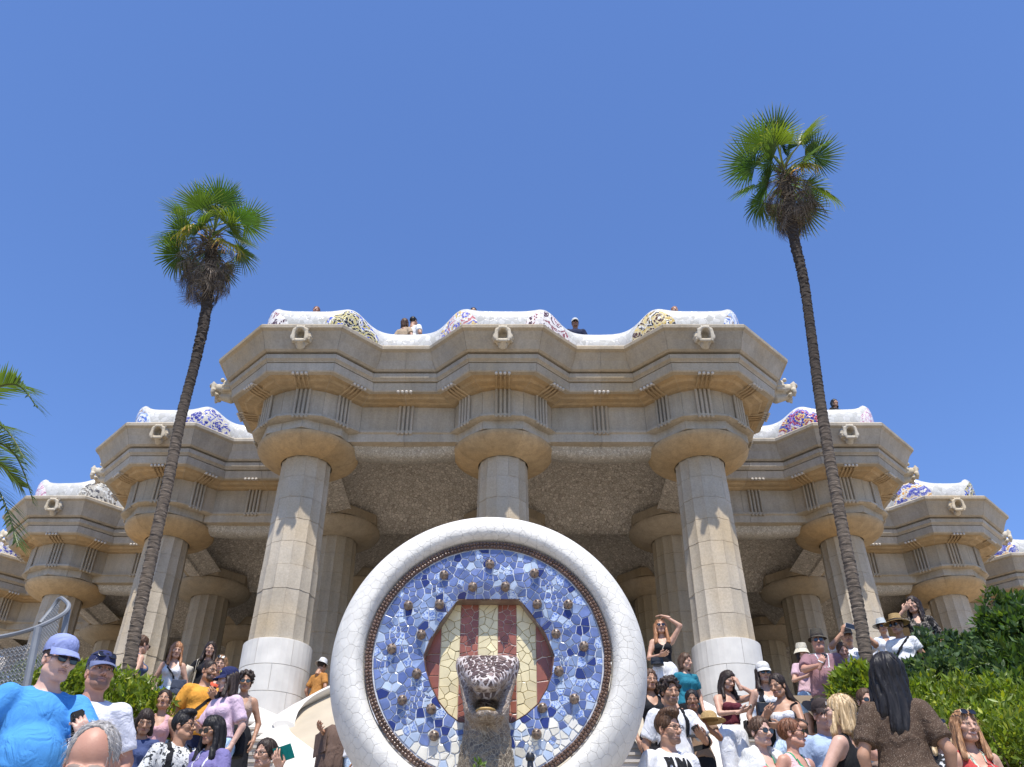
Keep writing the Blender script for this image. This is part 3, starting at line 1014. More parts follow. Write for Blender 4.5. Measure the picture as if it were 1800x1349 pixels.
def shard(poly, gap, th, fmap, lift=0.0):
    """a bevelled tile plate: returns verts, faces; fmap(x, y, height) -> 3d"""
    c = (sum(p[0] for p in poly) / len(poly), sum(p[1] for p in poly) / len(poly))
    rr = max(0.004, math.sqrt(area(poly) / math.pi))
    s0 = max(0.3, 1 - gap / rr); s1 = max(0.25, s0 - 0.0025 / rr)
    n = len(poly)
    tl = (random.uniform(-1, 1) * lift, random.uniform(-1, 1) * lift)
    V = []
    for s, h in ((s0, 0.0), (s0, th * 0.7), (s1, th)):
        for p in poly:
            x, y = c[0] + (p[0] - c[0]) * s, c[1] + (p[1] - c[1]) * s
            V.append(fmap(x, y, h + ((x - c[0]) * tl[0] + (y - c[1]) * tl[1] if h else 0)))
    F = [tuple(range(2 * n, 3 * n))]
    for l in range(2):
        for i in range(n): F.append((l * n + i, l * n + (i + 1) % n, (l + 1) * n + (i + 1) % n, (l + 1) * n + i))
    return V, F
def curved_shard(poly, gap, th, fmap):
    fine = []
    for a, b in zip(poly, poly[1:] + poly[:1]):
        m_ = max(1, int(math.hypot(b[0] - a[0], b[1] - a[1]) / 0.018))
        fine += [(a[0] + (b[0] - a[0]) * k / m_, a[1] + (b[1] - a[1]) * k / m_) for k in range(m_)]
    poly = fine
    c = (sum(p[0] for p in poly) / len(poly), sum(p[1] for p in poly) / len(poly))
    rr = max(0.004, math.sqrt(area(poly) / math.pi)); s0 = max(0.3, 1 - gap / rr); s1 = max(0.25, s0 - 0.002 / rr)
    n = len(poly); V = []
    for s, h in ((s0, -0.004), (s0, th * 0.7), (s1, th), (s1 * 0.5, th)):
        for p in poly: V.append(fmap(c[0] + (p[0] - c[0]) * s, c[1] + (p[1] - c[1]) * s, h))
    V.append(fmap(c[0], c[1], th))
    F = [(3 * n + i, 3 * n + (i + 1) % n, 4 * n) for i in range(n)]
    for l in range(3):
        for i in range(n): F.append((l * n + i, l * n + (i + 1) % n, (l + 1) * n + (i + 1) % n, (l + 1) * n + i))
    return V, F
def shards_out(items, parent, cap_n, name, fragname):
    """items: (area, V, F, mat); the largest cap_n are objects, the rest one stuff part per material"""
    items.sort(key=lambda t: -t[0])
    for a, V, F, m in items[:cap_n]:
        c = sum((Vector(v) for v in V), Vector()) / len(V)
        mb = MB(); mb.add([Vector(v) - c for v in V], F)
        mb.build(name, m, parent, False, c)
    rest = {}
    for a, V, F, m in items[cap_n:]: rest.setdefault(m.name, (m, MB()))[1].add(V, F)
    for m, mb in rest.values(): tag(mb.build(fragname, m, parent, False), kind='stuff')

def relax(n, gen, it=2, metric=None):
    """scattered points with some spacing (best candidate)"""
    pts = []
    for _ in range(n):
        best, bd = None, -1
        for _ in range(5):
            p = gen()
            if not pts: best = p; break
            q = np.array(pts)
            d = (((q - p) ** 2).sum(1)).min()
            if d > bd: best, bd = p, d
        pts.append(best)
    return pts

def glaze(name, col, var=0.1, rough=0.18, mott=None, ov=0.14):
    t = NT(name)
    p = t.P()
    c = t.ramp(t.noise(p, 9, 3), [(0.3, sc3(col, 1 - var)), (0.7, sc3(col, 1 + var))])
    if mott:
        c = t.mix(t.ramp(t.noise(p, 45, 3, 0.6, 1.5), [(0.47, (0, 0, 0)), (0.56, (1, 1, 1))]), c, mott)
    c = t.mix(1.0, c, t.ramp(t.rnd(), [(0, (1 - ov,) * 3), (1, (1 + ov,) * 3)]), 'MULTIPLY')
    t.base(c); t.rough(rough)
    t.bump(t.noise(p, 30, 2), 0.05, 0.01)
    return t.m
B_DEEP = glaze('deep blue glaze', (0.020, 0.028, 0.13))
B_MID = glaze('mid blue glaze', (0.080, 0.110, 0.25), 0.25)
B_MID2 = glaze('cornflower glaze', (0.118, 0.155, 0.31), 0.25)
B_LIGHT = glaze('light blue glaze', (0.19, 0.245, 0.38), 0.25)
B_PAT = glaze('blue and white glaze', (0.40, 0.47, 0.58), 0.1, 0.2, (0.10, 0.16, 0.40))
B_PALE = glaze('pale blue glaze', (0.38, 0.45, 0.56), 0.1)
CREAM_T = glaze('cream glaze', (0.66, 0.62, 0.52), 0.1)
YEL = glaze('yellow glaze', (0.66, 0.57, 0.34), 0.12, 0.3)
REDT = glaze('brick red glaze', (0.25, 0.080, 0.048), 0.25, 0.35)
WTILE = glaze('white rim glaze', (0.60, 0.575, 0.52), 0.09, 0.72, None, 0.05)
GROUT = M('pale grout', (0.50, 0.53, 0.58), 0.9, 0.1, 10, 0.3, 60)
GROUT_D = M('dark yellow grout', (0.30, 0.24, 0.12), 0.9, 0.1, 10, 0.3, 60)
GROUT_R = M('rosy grout', (0.62, 0.50, 0.44), 0.9, 0.1, 10, 0.3, 60)
GROUT_W = M('grey rim grout', (0.36, 0.34, 0.305), 0.9, 0.1, 10, 0.3, 60)

SHIELD = [loc_px(*p) for p in [(705, 475), (1060, 475), (1105, 540), (1160, 610), (1200, 680), (1236, 780), (1222, 880), (1195, 955), (1150, 1030), (1085, 1085), (1020, 1122), (750, 1122), (690, 1080), (640, 1020), (598, 945), (565, 860), (550, 780), (590, 660), (632, 600), (668, 540)]]
SH = np.array(SHIELD)
SHC = SH.mean(0)
def in_shield(p, grow=0.0):
    n = len(SH); inside = True; best = -9; be = None
    for i in range(n):
        a, b = SH[i], SH[(i + 1) % n]
        e = b - a; nrm = np.array([-e[1], e[0]]) / np.hypot(*e)
        if nrm @ (SHC - a) > 0: nrm = -nrm
        d = nrm @ (np.array(p) - a)
        if d > best: best = d; be = (a, nrm)
    return best, be
R_FIELD = 0.857
def field_y(x, y, h):
    r = math.hypot(x, y); d, _ = in_shield((x, y))
    u = max(0, min(1, d / 0.25))
    return (x, -0.03 - 0.035 * math.sin(math.pi * min(1, u * 0.75)) - h, y)
gen = lambda: (lambda r, a: np.array([r * math.cos(a), r * math.sin(a)]))(R_FIELD * math.sqrt(random.random()), random.random() * 2 * math.pi)
fp = []
def gen_field():
    while True:
        p = gen()
        if in_shield(p)[0] > 0.012 and np.hypot(*p) < R_FIELD - 0.012: return p
fp = relax(430, gen_field)
# little clusters of slivers
for _ in range(28):
    c = gen_field()
    for _ in range(5):
        p = c + np.array([random.gauss(0, 0.03), random.gauss(0, 0.03)])
        if in_shield(p)[0] > 0.01 and np.hypot(*p) < R_FIELD - 0.01: fp.append(p)
def fb(p):
    box = [(p[0] - 0.2, p[1] - 0.2), (p[0] + 0.2, p[1] - 0.2), (p[0] + 0.2, p[1] + 0.2), (p[0] - 0.2, p[1] + 0.2)]
    r = np.hypot(*p)
    if r > R_FIELD - 0.2:
        for da in (-0.12, 0, 0.12):
            a = math.atan2(p[1], p[0]) + da
            box = clip(box, R_FIELD * math.cos(a), R_FIELD * math.sin(a), math.cos(a), math.sin(a))
    d, (a, nrm) = in_shield(p)
    box = clip(box, a[0], a[1], -nrm[0], -nrm[1])
    return box
cells = voronoi(fp, fb)
items = []
for p, poly in zip(fp, cells):
    if len(poly) < 3 or area(poly) < 6e-5: continue
    low = max(0, min(1, (-p[1] - 0.42) / 0.25))
    u = random.random()
    if random.random() < low: m = random.choice((CREAM_T, CREAM_T, B_PALE, WTILE))
    elif u < 0.13 and area(poly) > 0.0022: m = B_DEEP
    elif u < 0.40: m = B_MID
    elif u < 0.66: m = B_MID2
    elif u < 0.80: m = B_LIGHT
    elif u < 0.93: m = B_PAT
    else: m = B_PALE
    V, F = shard(poly, 0.0042, 0.005, field_y, 0.04)
    items.append((area(poly), V, F, m))
shards_out(items, med, 300, 'tile', 'tile_fragments')
# grout bed of the field
ang = np.linspace(0, 2 * math.pi, 97)
V = []; F = []
rings = 9
def shield_r(a):
    lo, hi = 0.1, 0.9
    for _ in range(30):
        m = (lo + hi) / 2
        if in_shield((SHC[0] * 0 + m * math.cos(a), m * math.sin(a)))[0] < 0: lo = m
        else: hi = m
    return lo
for a in ang[:-1]:
    r0 = shield_r(a)
    for k in range(rings):
        r = r0 + (R_FIELD + 0.02 - r0) * k / (rings - 1)
        x, y, z = field_y(r * math.cos(a), r * math.sin(a), -0.001); V.append((x, y, z))
m = rings
for i in range(96):
    j = (i + 1) % 96
    for k in range(rings - 1): F.append((i * m + k, j * m + k, j * m + k + 1, i * m + k + 1))
MB().add(V, F).build('field_bed', GROUT, med, True)
# shield: striped bed and tiles, sunk behind the field
SY = 0.085
bars = [520, 630, 733, 832, 938, 1040, 1145, 1250]
items = []
for k in range(7):
    x0, x1 = loc_px(bars[k], 0)[0], loc_px(bars[k + 1], 0)[0]
    red = k % 2 == 0
    poly = [tuple(p) for p in SH]
    poly = clip(poly, x0, 0, -1, 0); poly = clip(poly, x1, 0, 1, 0)
    MB().add([(p[0], SY + 0.001, p[1]) for p in poly], [tuple(range(len(poly)))]).build('stripe_bed', GROUT_R if red else GROUT_D, med)
    ylo, yhi = min(p[1] for p in poly), max(p[1] for p in poly)
    npt = int(area(poly) / (0.0026 if red else 0.0032))
    pts = relax(npt, lambda: np.array([random.uniform(x0, x1), random.uniform(ylo, yhi)]))
    pts = [p for p in pts if in_shield(p)[0] < -0.008]
    def sb(p, base=poly):
        return [q for q in base]
    for p, c in zip(pts, voronoi(pts, sb)):
        if len(c) < 3 or area(c) < 6e-5: continue
        V, F = shard(c, 0.0030 if red else 0.0018, 0.006, lambda x, y, h: (x, SY - h, y), 0.05)
        items.append((area(c), V, F, REDT if red else YEL))
shards_out(items, med, 290, 'shield_tile', 'shield_tile_fragments')
wl = MB(); nn_ = len(SH)
wl.add([(p[0] * 0.994, -0.035, p[1] * 0.994) for p in SH] + [(p[0] * 0.994, 0.12, p[1] * 0.994) for p in SH], [(i, (i + 1) % nn_, nn_ + (i + 1) % nn_, nn_ + i) for i in range(nn_)])
wl.build('shield_reveal', glaze('brown reveal', (0.22, 0.16, 0.12), 0.3, 0.4), med)
cham = []
for i in range(len(SH)): cham.append((SH[i][0], -0.028, SH[i][1]))
cham.append(cham[0])
BROWN_G = glaze('brown glaze', (0.12, 0.065, 0.045), 0.3, 0.25)
MB().tube(cham, 0.006, 6, False).build('shield_edging', BROWN_G, med, True)

# white rim: a fat rounded ring covered in broken white tile
RPROF = catmull([(0.926, 0, -0.015), (0.940, 0, -0.085), (0.985, 0, -0.135), (1.07, 0, -0.12), (1.15, 0, -0.04), (1.20, 0, 0.09), (1.205, 0, 0.22), (1.16, 0, 0.36), (1.0, 0, 0.42)], 9)
RP = np.array([(p.x, p.z) for p in RPROF])
rs = np.concatenate([[0], np.cumsum(np.hypot(*(RP[1:] - RP[:-1]).T))]); RL = rs[-1]
def rim_map(a, s, h):
    r = np.interp(s, rs, RP[:, 0]); y = np.interp(s, rs, RP[:, 1])
    e = 0.01
    tr = np.interp(s + e, rs, RP[:, 0]) - np.interp(s - e, rs, RP[:, 0]); ty = np.interp(s + e, rs, RP[:, 1]) - np.interp(s - e, rs, RP[:, 1])
    l = math.hypot(tr, ty) or 1
    nr, nyy = -ty / l, tr / l
    # outward: away from the tube middle
    mr, my = 1.04, 0.18
    if (r - mr) * nr + (y - my) * nyy < 0: nr, nyy = -nr, -nyy
    an = a / 1.06
    return ((r + nr * h) * math.cos(an), y + nyy * h, (r + nr * h) * math.sin(an))
n = 320; V = []; F = []; m = len(RP)
for i in range(n):
    a = 2 * math.pi * i / n * 1.06
    for k in range(m): V.append(rim_map(a, rs[k], -0.0035))
for i in range(n):
    j = (i + 1) % n
    for k in range(m - 1): F.append((i * m + k, j * m + k, j * m + k + 1, i * m + k + 1))
rim_bed = MB().add(V, F).build('rim', GROUT_W, med, True)
LA = 2 * math.pi * 1.06; SV = 0.72
pts = relax(1150, lambda: np.array([random.uniform(0, LA), random.uniform(0.0, SV)]))
ext = list(pts) + [p + (LA, 0) for p in pts if p[0] < 0.4] + [p - (LA, 0) for p in pts if p[0] > LA - 0.4]
def rb(p): return [(p[0] - 0.25, max(0.0, p[1] - 0.25)), (p[0] + 0.25, max(0.0, p[1] - 0.25)), (p[0] + 0.25, min(SV, p[1] + 0.25)), (p[0] - 0.25, min(SV, p[1] + 0.25))]
items = []
for p, c in list(zip(ext, voronoi(ext, rb)))[:len(pts)]:
    if len(c) < 3 or area(c) < 1e-4: continue
    V, F = curved_shard(c, 0.0008, 0.0022, rim_map)
    items.append((area(c), V, F, WTILE))
shards_out(items, med, 290, 'rim_tile', 'rim_tile_fragments')
# beaded brown border: one square studded tile, repeated
bt = MB()
bt.box((0, -0.018, 0), (0.066, 0.04, 0.0525))
for sx in (-1, 1):
    for sz in (-1, 1): bt.ball((sx * 0.015, -0.040, sz * 0.013), 0.0135, 7, 5)
bt.ball((0, -0.04, 0), 0.008, 6, 4)
bt_me = bt.mesh('border_tile', True); bt_me.materials.append(glaze('brown border glaze', (0.115, 0.068, 0.046), 0.3, 0.3))
NB = 104
for i in range(NB):
    a = 2 * math.pi * i / NB
    o = link('border_tile', bt_me, None, med, (0.891 * math.cos(a), -0.035, 0.891 * math.sin(a)))
    o.rotation_euler = (random.uniform(-0.06, 0.06), math.pi / 2 - a, random.uniform(-0.05, 0.05))
cir = [(0.862 * math.cos(2 * math.pi * i / 96), -0.034, 0.862 * math.sin(2 * math.pi * i / 96)) for i in range(97)]
MB().tube(cir, 0.006, 5, False).build('border_fillet', GROUT_R, med, True)
# knobs with crossed grooves
kb = MB()
prof = [(0.036, 0), (0.037, 0.02), (0.034, 0.04), (0.024, 0.055), (0.010, 0.062), (0.0005, 0.063)]
V = []; F = []
for r, h in prof:
    for i in range(14):
        a = 2 * math.pi * i / 14; V.append((r * math.cos(a), -h, r * math.sin(a)))
for l in range(len(prof) - 1): F += [(l * 14 + i, l * 14 + (i + 1) % 14, (l + 1) * 14 + (i + 1) % 14, (l + 1) * 14 + i) for i in range(14)]
kb.add(V, F)
kb_me = kb.mesh('knob', True); kb_me.materials.append(M('brown glazed knob', (0.23, 0.165, 0.115), 0.3, 0.35, 30, 0.4, 40, ovar=0.15, src='Object'))
cr = MB()
for s in (-1, 1): cr.box((0, -0.052, 0), (0.058, 0.02, 0.007), Matrix.Rotation(s * math.pi / 4, 3, 'Y'))
cr_me = cr.mesh('knob_cross'); cr_me.materials.append(M('dark groove', (0.05, 0.035, 0.03), 0.6))
for cx, cy in [(893, 280), (637, 343), (1137, 333), (798, 412), (978, 412), (622, 512), (1150, 510), (453, 520), (1318, 510), (530, 678), (1250, 672), (382, 757), (1393, 745), (520, 887), (1260, 873), (455, 1018), (1331, 1015), (608, 1065), (1167, 1055), (628, 1192), (1140, 1185), (880, 1275)]:
    x, z = loc_px(cx, cy)
    y = field_y(x, z, 0)[1]
    o = link('knob', kb_me, None, med, (x, y + 0.01, z)); o.rotation_euler = (random.uniform(-0.15, 0.15), random.uniform(-0.6, 0.6), random.uniform(-0.15, 0.15))
    c = link('cross', cr_me, None, o)
# serpent head spout
g = Fld((-0.36, -0.66, -1.3), (0.36, 0.16, 0.12), 0.011)
g.cap((-0.135, -0.15, -0.10), (0.135, -0.15, -0.10), 0.085, 0.085, 0.03, sc=(1, 1.1, 0.75))
g.cap((-0.05, -0.22, -0.17), (-0.02, -0.47, -0.335), 0.125, 0.070, 0.04, sc=(1.1, 1, 0.8))
g.cap((0.05, -0.22, -0.17), (0.02, -0.47, -0.335), 0.125, 0.070, 0.04, sc=(1.1, 1, 0.8))
for s in (-1, 1):
    g.cap((s * 0.195, -0.12, -0.065), (s * 0.075, -0.44, -0.285), 0.038, 0.028, 0.025)
    g.ell((s * 0.105, -0.30, -0.155), (0.036, 0.036, 0.034), 0.012)
    g.cap((s * 0.185, -0.12, -0.11), (s * 0.105, -0.30, -0.47), 0.046, 0.045, 0.03)
    g.ell((s * 0.033, -0.535, -0.325), (0.020, 0.018, 0.014), 0.012)
g.cap((0, -0.24, -0.49), (0, -0.42, -0.525), 0.105, 0.072, 0.05, sc=(1.1, 1, 0.55))
g.cap((0, -0.12, -0.35), (0, -0.13, -0.78), 0.155, 0.145, 0.05)
g.cap((0, -0.13, -0.75), (0, -0.08, -1.28), 0.155, 0.25, 0.05)
for s in (-1, 1): g.cap((s * 0.10, -0.14, -0.48), (s * 0.16, -0.12, -1.0), 0.045, 0.075, 0.03)
g.cap((-0.035, -0.70, -0.445), (-0.03, -0.20, -0.42), 0.080, 0.055, 0.012, True, (0.95, 1, 0.85))
g.cap((0.035, -0.70, -0.445), (0.03, -0.20, -0.42), 0.080, 0.055, 0.012, True, (0.95, 1, 0.85))
X, Y, Z = g.grid()
g.F = g.F + 0.006 * np.sin(X * 60 + 3 * np.sin(Z * 22)) * np.sin(Z * 55 + Y * 40) * (Z < -0.4)
P, Q = g.out()
t = NT('serpent mosaic')
p = t.P()
v1 = t.vor(p, 34); e1 = t.vor(p, 34, 'DISTANCE_TO_EDGE')
e2 = t.ramp(e1.outputs['Distance'], [(0.03, (0, 0, 0)), (0.09, (1, 1, 1))])
sp = t.n('ShaderNodeSeparateColor'); t.l(v1.outputs['Color'], sp.inputs[0])
c = t.ramp(sp.outputs[0], [(0, (0.13, 0.09, 0.07)), (0.5, (0.20, 0.145, 0.11)), (1, (0.29, 0.22, 0.16))])
c = t.mix(e2, (0.34, 0.29, 0.25), c)
sx = t.n('ShaderNodeSeparateXYZ'); t.l(p, sx.inputs[0])
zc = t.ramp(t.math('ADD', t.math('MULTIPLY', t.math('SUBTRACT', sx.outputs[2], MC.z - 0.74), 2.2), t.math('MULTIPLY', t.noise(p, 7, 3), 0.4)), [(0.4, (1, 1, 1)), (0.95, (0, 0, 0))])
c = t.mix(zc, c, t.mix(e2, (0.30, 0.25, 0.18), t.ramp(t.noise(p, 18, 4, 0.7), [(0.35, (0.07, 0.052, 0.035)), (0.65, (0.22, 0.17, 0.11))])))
pw = t.P((1, 1, 0.75))
v3 = t.vor(pw, 24); e3 = t.ramp(t.vor(pw, 24, 'DISTANCE_TO_EDGE').outputs['Distance'], [(0.10, (0, 0, 0)), (0.14, (1, 1, 1))])
s3 = t.n('ShaderNodeSeparateColor'); t.l(v3.outputs['Color'], s3.inputs[0])
big = t.mix(e3, (0.60, 0.53, 0.50), t.ramp(s3.outputs[0], [(0, (0.055, 0.033, 0.03)), (0.6, (0.11, 0.07, 0.062)), (1, (0.21, 0.15, 0.13))]))
c = t.mix(t.ramp(t.math('SUBTRACT', t.math('ADD', sx.outputs[2], t.math('MULTIPLY', t.math('ABSOLUTE', t.math('SUBTRACT', sx.outputs[0], MC.x)), -1.0)), MC.z - 0.42), [(0.0, (0, 0, 0)), (0.03, (1, 1, 1))]), c, big)
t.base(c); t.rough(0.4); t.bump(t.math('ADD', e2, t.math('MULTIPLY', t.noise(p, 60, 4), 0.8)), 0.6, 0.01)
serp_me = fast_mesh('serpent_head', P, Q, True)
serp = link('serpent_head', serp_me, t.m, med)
bv = BVHTree.FromPolygons([tuple(p) for p in P], [tuple(q) for q in Q])
PL_D = glaze('dark plum glaze', (0.075, 0.045, 0.042), 0.4, 0.45)
PL_L = glaze('mauve glaze', (0.18, 0.125, 0.115), 0.3, 0.45)
pts = relax(70, lambda: np.array([random.uniform(-0.2, 0.2), random.uniform(-0.39, -0.02)]))
def hb(p): return [(p[0] - .08, p[1] - .08), (p[0] + .08, p[1] - .08), (p[0] + .08, p[1] + .08), (p[0] - .08, p[1] + .08)]
lift_d = Vector((0, -0.8, 0.6))
for p, c in zip(pts, voronoi(pts, hb, 16)):
    if len(c) < 3 or abs(p[0]) > 0.19 - 0.35 * max(0, -0.12 - p[1]): continue
    ok = True
    def hm(x, y, h):
        global ok
        # plates follow the sloping brow: cast from the front and above
        o = Vector((x, -1.0, y + 0.22))
        hit = bv.ray_cast(o, Vector((0, 1.0, -0.32)).normalized())
        if hit[0] is None: ok = False; return (0, 0, 0)
        return tuple(hit[0] + hit[1] * (h - 0.001))
    V, F = shard(c, 0.0068, 0.006, hm, 0.0)
    if ok: 
        if max(v[1] for v in V) - min(v[1] for v in V) > 0.15: continue
        mb = MB(); mb.add(V, F); mb.build('head_plate', random.choice((PL_D, PL_D, PL_D, PL_L)), serp)
t = NT('ochre throat'); t.base((0.38, 0.24, 0.08)); t.rough(0.6)
MB().ball((0, -0.43, -0.497), 0.062, 12, 8, (1.15, 1.0, 0.35)).build('tongue', t.m, serp, True)

# island that carries the medallion, and its dark back support
isl = empty('fountain_island', (0, 7.2, 1.5), 0, 'low tiled fountain island under the round medallion', 'fountain base')
mb = MB(); pr_ = [(7.0, 2.45), (9.0, 3.1), (11.6, 4.05), (14.3, 5.3)]
V = []
for y_, z_ in pr_:
    V += [(-0.95, y_ - 7.2, z_ - 1.5), (0.95, y_ - 7.2, z_ - 1.5), (0.95, y_ - 7.2, -1.0), (-0.95, y_ - 7.2, -1.0)]
F = [(0, 3, 2, 1), (12, 13, 14, 15)]
for i in range(3): F += [(i * 4 + k, i * 4 + (k + 1) % 4, i * 4 + 4 + (k + 1) % 4, i * 4 + 4 + k) for k in range(4)]
mb.add(V, F); mb.build('plinth', CREAM_PL, isl)
mb = MB(); mb.box((0, -0.15, 0.95), (1.5, 0.55, 0.7)); mb.build('pedestal', WHITE_PL, isl)
MB().lathe([(0.9, 0.62), (0.95, 0.70), (0.9, 0.78), (0.8, 0.78), (0.75, 0.66)], 32, (0, -1.0, 0)).build('basin', WTILE, isl, True)
# small weed and black spout in front
# ------------------------------------------------------------------ foliage
def leaf_mat(name, col, trans=0.35, rough=0.42, var=0.35, light=None):
    t = NT(name)
    a = t.n('ShaderNodeVertexColor'); a.layer_name = 'paint'
    c = t.mix(1.0, a.outputs[0], t.ramp(t.noise(t.P(), 2.0, 2), [(0.3, (0.8,) * 3), (0.7, (1.15,) * 3)]), 'MULTIPLY')
    t.base(c); t.rough(rough); t.b.inputs['Specular IOR Level'].default_value = 0.35
    tr = t.n('ShaderNodeBsdfTranslucent'); t.l(t.mix(1.0, c, (1.6, 1.7, 0.7), 'MULTIPLY'), tr.inputs[0])
    mx = t.n('ShaderNodeMixShader'); mx.inputs[0].default_value = trans
    t.l(t.b.outputs[0], mx.inputs[1]); t.l(tr.outputs[0], mx.inputs[2])
    t.l(mx.outputs[0], t.t.nodes['Material Output'].inputs[0])
    return t.m
LEAF = leaf_mat('leaf', None)
PALM = leaf_mat('palm leaf', None, 0.4, 0.4)
DRY = leaf_mat('dry palm leaf', None, 0.15, 0.85)
BARK = M('bark', (0.13, 0.10, 0.075), 0.95, 0.35, 8, 0.6, 30)

def leaves(name, P, N, size, cols, parent=None, mat=LEAF, up=0.3, aspect=0.42, kind=None):
    """P (n,3) points, N (n,3) leaf directions; folded pointed leaves"""
    n = len(P)
    D = N / np.linalg.norm(N, axis=1)[:, None]
    r = RNG.normal(size=(n, 3)); S = np.cross(D, r); S /= np.linalg.norm(S, axis=1)[:, None]
    T = np.cross(S, D)
    s = size * RNG.uniform(0.65, 1.3, n)[:, None]
    w = s * aspect
    V = np.stack([P, P + D * s * 0.45 + S * w * 0.5 + T * w * 0.18, P + D * s, P + D * s * 0.45 - S * w * 0.5 + T * w * 0.18], 1).reshape(-1, 3)
    b = np.arange(n)[:, None] * 4
    F = np.concatenate([b + [0, 1, 2], b + [0, 2, 3]], 0)
    c = np.repeat(cols, 4, 0); c = np.concatenate([c, np.ones((len(c), 1))], 1)
    o = link(name, fast_mesh(name, V, F, False, c), mat, parent)
    return tag(o, kind=kind)

def green(n, base, var=0.3, yellow=0.15):
    k = RNG.uniform(1 - var, 1 + var, n)[:, None]
    c = np.array(base)[None] * k
    y = (RNG.random(n) < yellow)[:, None]
    return np.where(y, c * np.array([1.7, 1.35, 0.9]), c)

def bush(name, label, cat, centres, n, size, base, group=None, rosette=5, stems=True, aspect=0.42, yellow=0.15, up=0.5):
    """centres: list of (x, y, z, rx, ry, rz) lobes; leaves sit in rosettes near each lobe's shell"""
    c0 = Vector(centres[0][:3])
    root = empty(name, (c0.x, c0.y, c0.z - centres[0][5]), 0, label, cat, group)
    vol = np.array([c[3] * c[4] * c[5] for c in centres]) ** (2 / 3); vol /= vol.sum()
    m = n // rosette
    which = RNG.choice(len(centres), m, p=vol)
    C = np.array(centres)[which]
    d = RNG.normal(size=(m, 3)); d /= np.linalg.norm(d, axis=1)[:, None]
    d[:, 2] = np.where(d[:, 2] < -0.35, -d[:, 2], d[:, 2])
    rr = RNG.uniform(0.35, 1.06, m) ** 0.6
    wob = 1 + 0.16 * np.sin(d[:, 0] * 7 + which) * np.cos(d[:, 2] * 6 + d[:, 1] * 5)
    P = C[:, :3] + d * C[:, 3:] * (rr * wob)[:, None]
    P = np.repeat(P, rosette, 0); D = np.repeat(d, rosette, 0)
    N = D * 0.7 + RNG.normal(size=D.shape) * 0.75 + np.array([0, 0, up])
    P = P + RNG.normal(size=P.shape) * size * 0.18
    cols = green(len(P), base, 0.35, yellow)
    off = np.array(root.location)
    leaves('foliage', P - off, N, size, cols, root, LEAF, aspect=aspect)
    if stems:
        mb = MB()
        for _ in range(26):
            c = random.choice(centres)
            e = Vector((c[0] + random.uniform(-.8, .8) * c[3], c[1] + random.uniform(-.8, .8) * c[4], c[2] + random.uniform(-.2, .8) * c[5]))
            b = Vector((c[0] + random.uniform(-.3, .3) * c[3], c[1] + random.uniform(-.3, .3) * c[4], c[2] - c[5] * 0.95))
            mid = (e + b) / 2 + Vector((random.uniform(-.1, .1), random.uniform(-.1, .1), 0))
            mb.tube([b - root.location, mid - root.location, e - root.location], [0.02, 0.014, 0.005], 5)
        mb.build('stem', BARK, root)
    return root

# --- fan palms
def fan_leaf(nseg, R, spread, droop, rnd, dead=False, split=0.5):
    V = []; F = []; col = []
    Lp = 0.56 if not dead else 0.34
    # petiole
    mb = MB(); mb.tube([(0, 0, 0), (Lp * 0.5, 0, 0.03), (Lp, 0, 0.0)], [0.016, 0.011, 0.009], 5)
    V += mb.v; F += mb.f; col += [(0.16, 0.20, 0.05) if not dead else (0.17, 0.12, 0.08)] * len(mb.v)
    da = 2 * spread / nseg
    for k in range(nseg):
        a = -spread + da * (k + 0.5) + rnd.uniform(-0.02, 0.02)
        L = R * (1 - 0.28 * abs(a / spread) ** 2) * rnd.uniform(0.9, 1.05)
        ca, sa = math.cos(a), math.sin(a)
        d = Vector((ca, sa, 0)); s = Vector((-sa, ca, 0))
        dr = droop * rnd.uniform(0.7, 1.4)
        b = len(V)
        st = [0.02, 0.3, split, 0.78, 1.0]
        for i, u in enumerate(st):
            r = L * u
            w = min(r * math.tan(da / 2) * 1.02, L * split * math.tan(da / 2)) if u <= split else L * split * math.tan(da / 2) * (1 - (u - split) / (1 - split)) ** 0.7
            if dead: w *= 0.55
            z = -dr * R * max(0, u - 0.25) ** 2.2 + 0.10 * r * (abs(math.sin(a * 0.5)))
            base = Vector((Lp, 0, 0)) + d * r * (1 - 0.25 * dr * u * u)
            fold = 0.35 * w
            V += [base + s * w + Vector((0, 0, z + fold)), base + Vector((0, 0, z - fold)), base - s * w + Vector((0, 0, z + fold))]
            k_ = rnd.uniform(0.8, 1.2)
            if dead:
                q = rnd.choice([(0.15, 0.115, 0.085), (0.09, 0.066, 0.05), (0.27, 0.215, 0.165), (0.055, 0.042, 0.034)])
                cc = [x * k_ for x in q]
            else:
                g0 = Vector((0.045, 0.085, 0.016)); g1 = Vector((0.075, 0.12, 0.03))
                cc = (g0.lerp(g1, u)) * k_
                if u == 1.0 and rnd.random() < 0.5: cc = Vector((0.30, 0.26, 0.10))
            col += [tuple(cc)] * 3
        for i in range(len(st) - 1):
            q = b + i * 3
            F += [(q, q + 1, q + 4, q + 3), (q + 1, q + 2, q + 5, q + 4)]
    return V, F, col
def colored(name, V, F, col, tint=(1, 1, 1)):
    me = mesh(name, V, F)
    a = me.color_attributes.new('paint', 'FLOAT_COLOR', 'POINT')
    arr = np.array([(c[0] * tint[0], c[1] * tint[1], c[2] * tint[2], 1.0) for c in col], np.float32)
    a.data.foreach_set('color', arr.ravel())
    return me
rnd = random.Random(3)
GREEN_FANS = []
for k in range(5):
    V, F, c = fan_leaf(32, 0.60, math.radians(112), [0.10, 0.25, 0.4, 0.18, 0.6][k], rnd, False, 0.42)
    me = colored('frond', V, F, c, [(1.1, 1.05, 1), (0.85, 1.0, 1.1), (1.9, 1.5, 0.9), (1.0, 1.0, 1.4), (1.45, 1.3, 1.0)][k]); me.materials.append(PALM); GREEN_FANS.append(me)
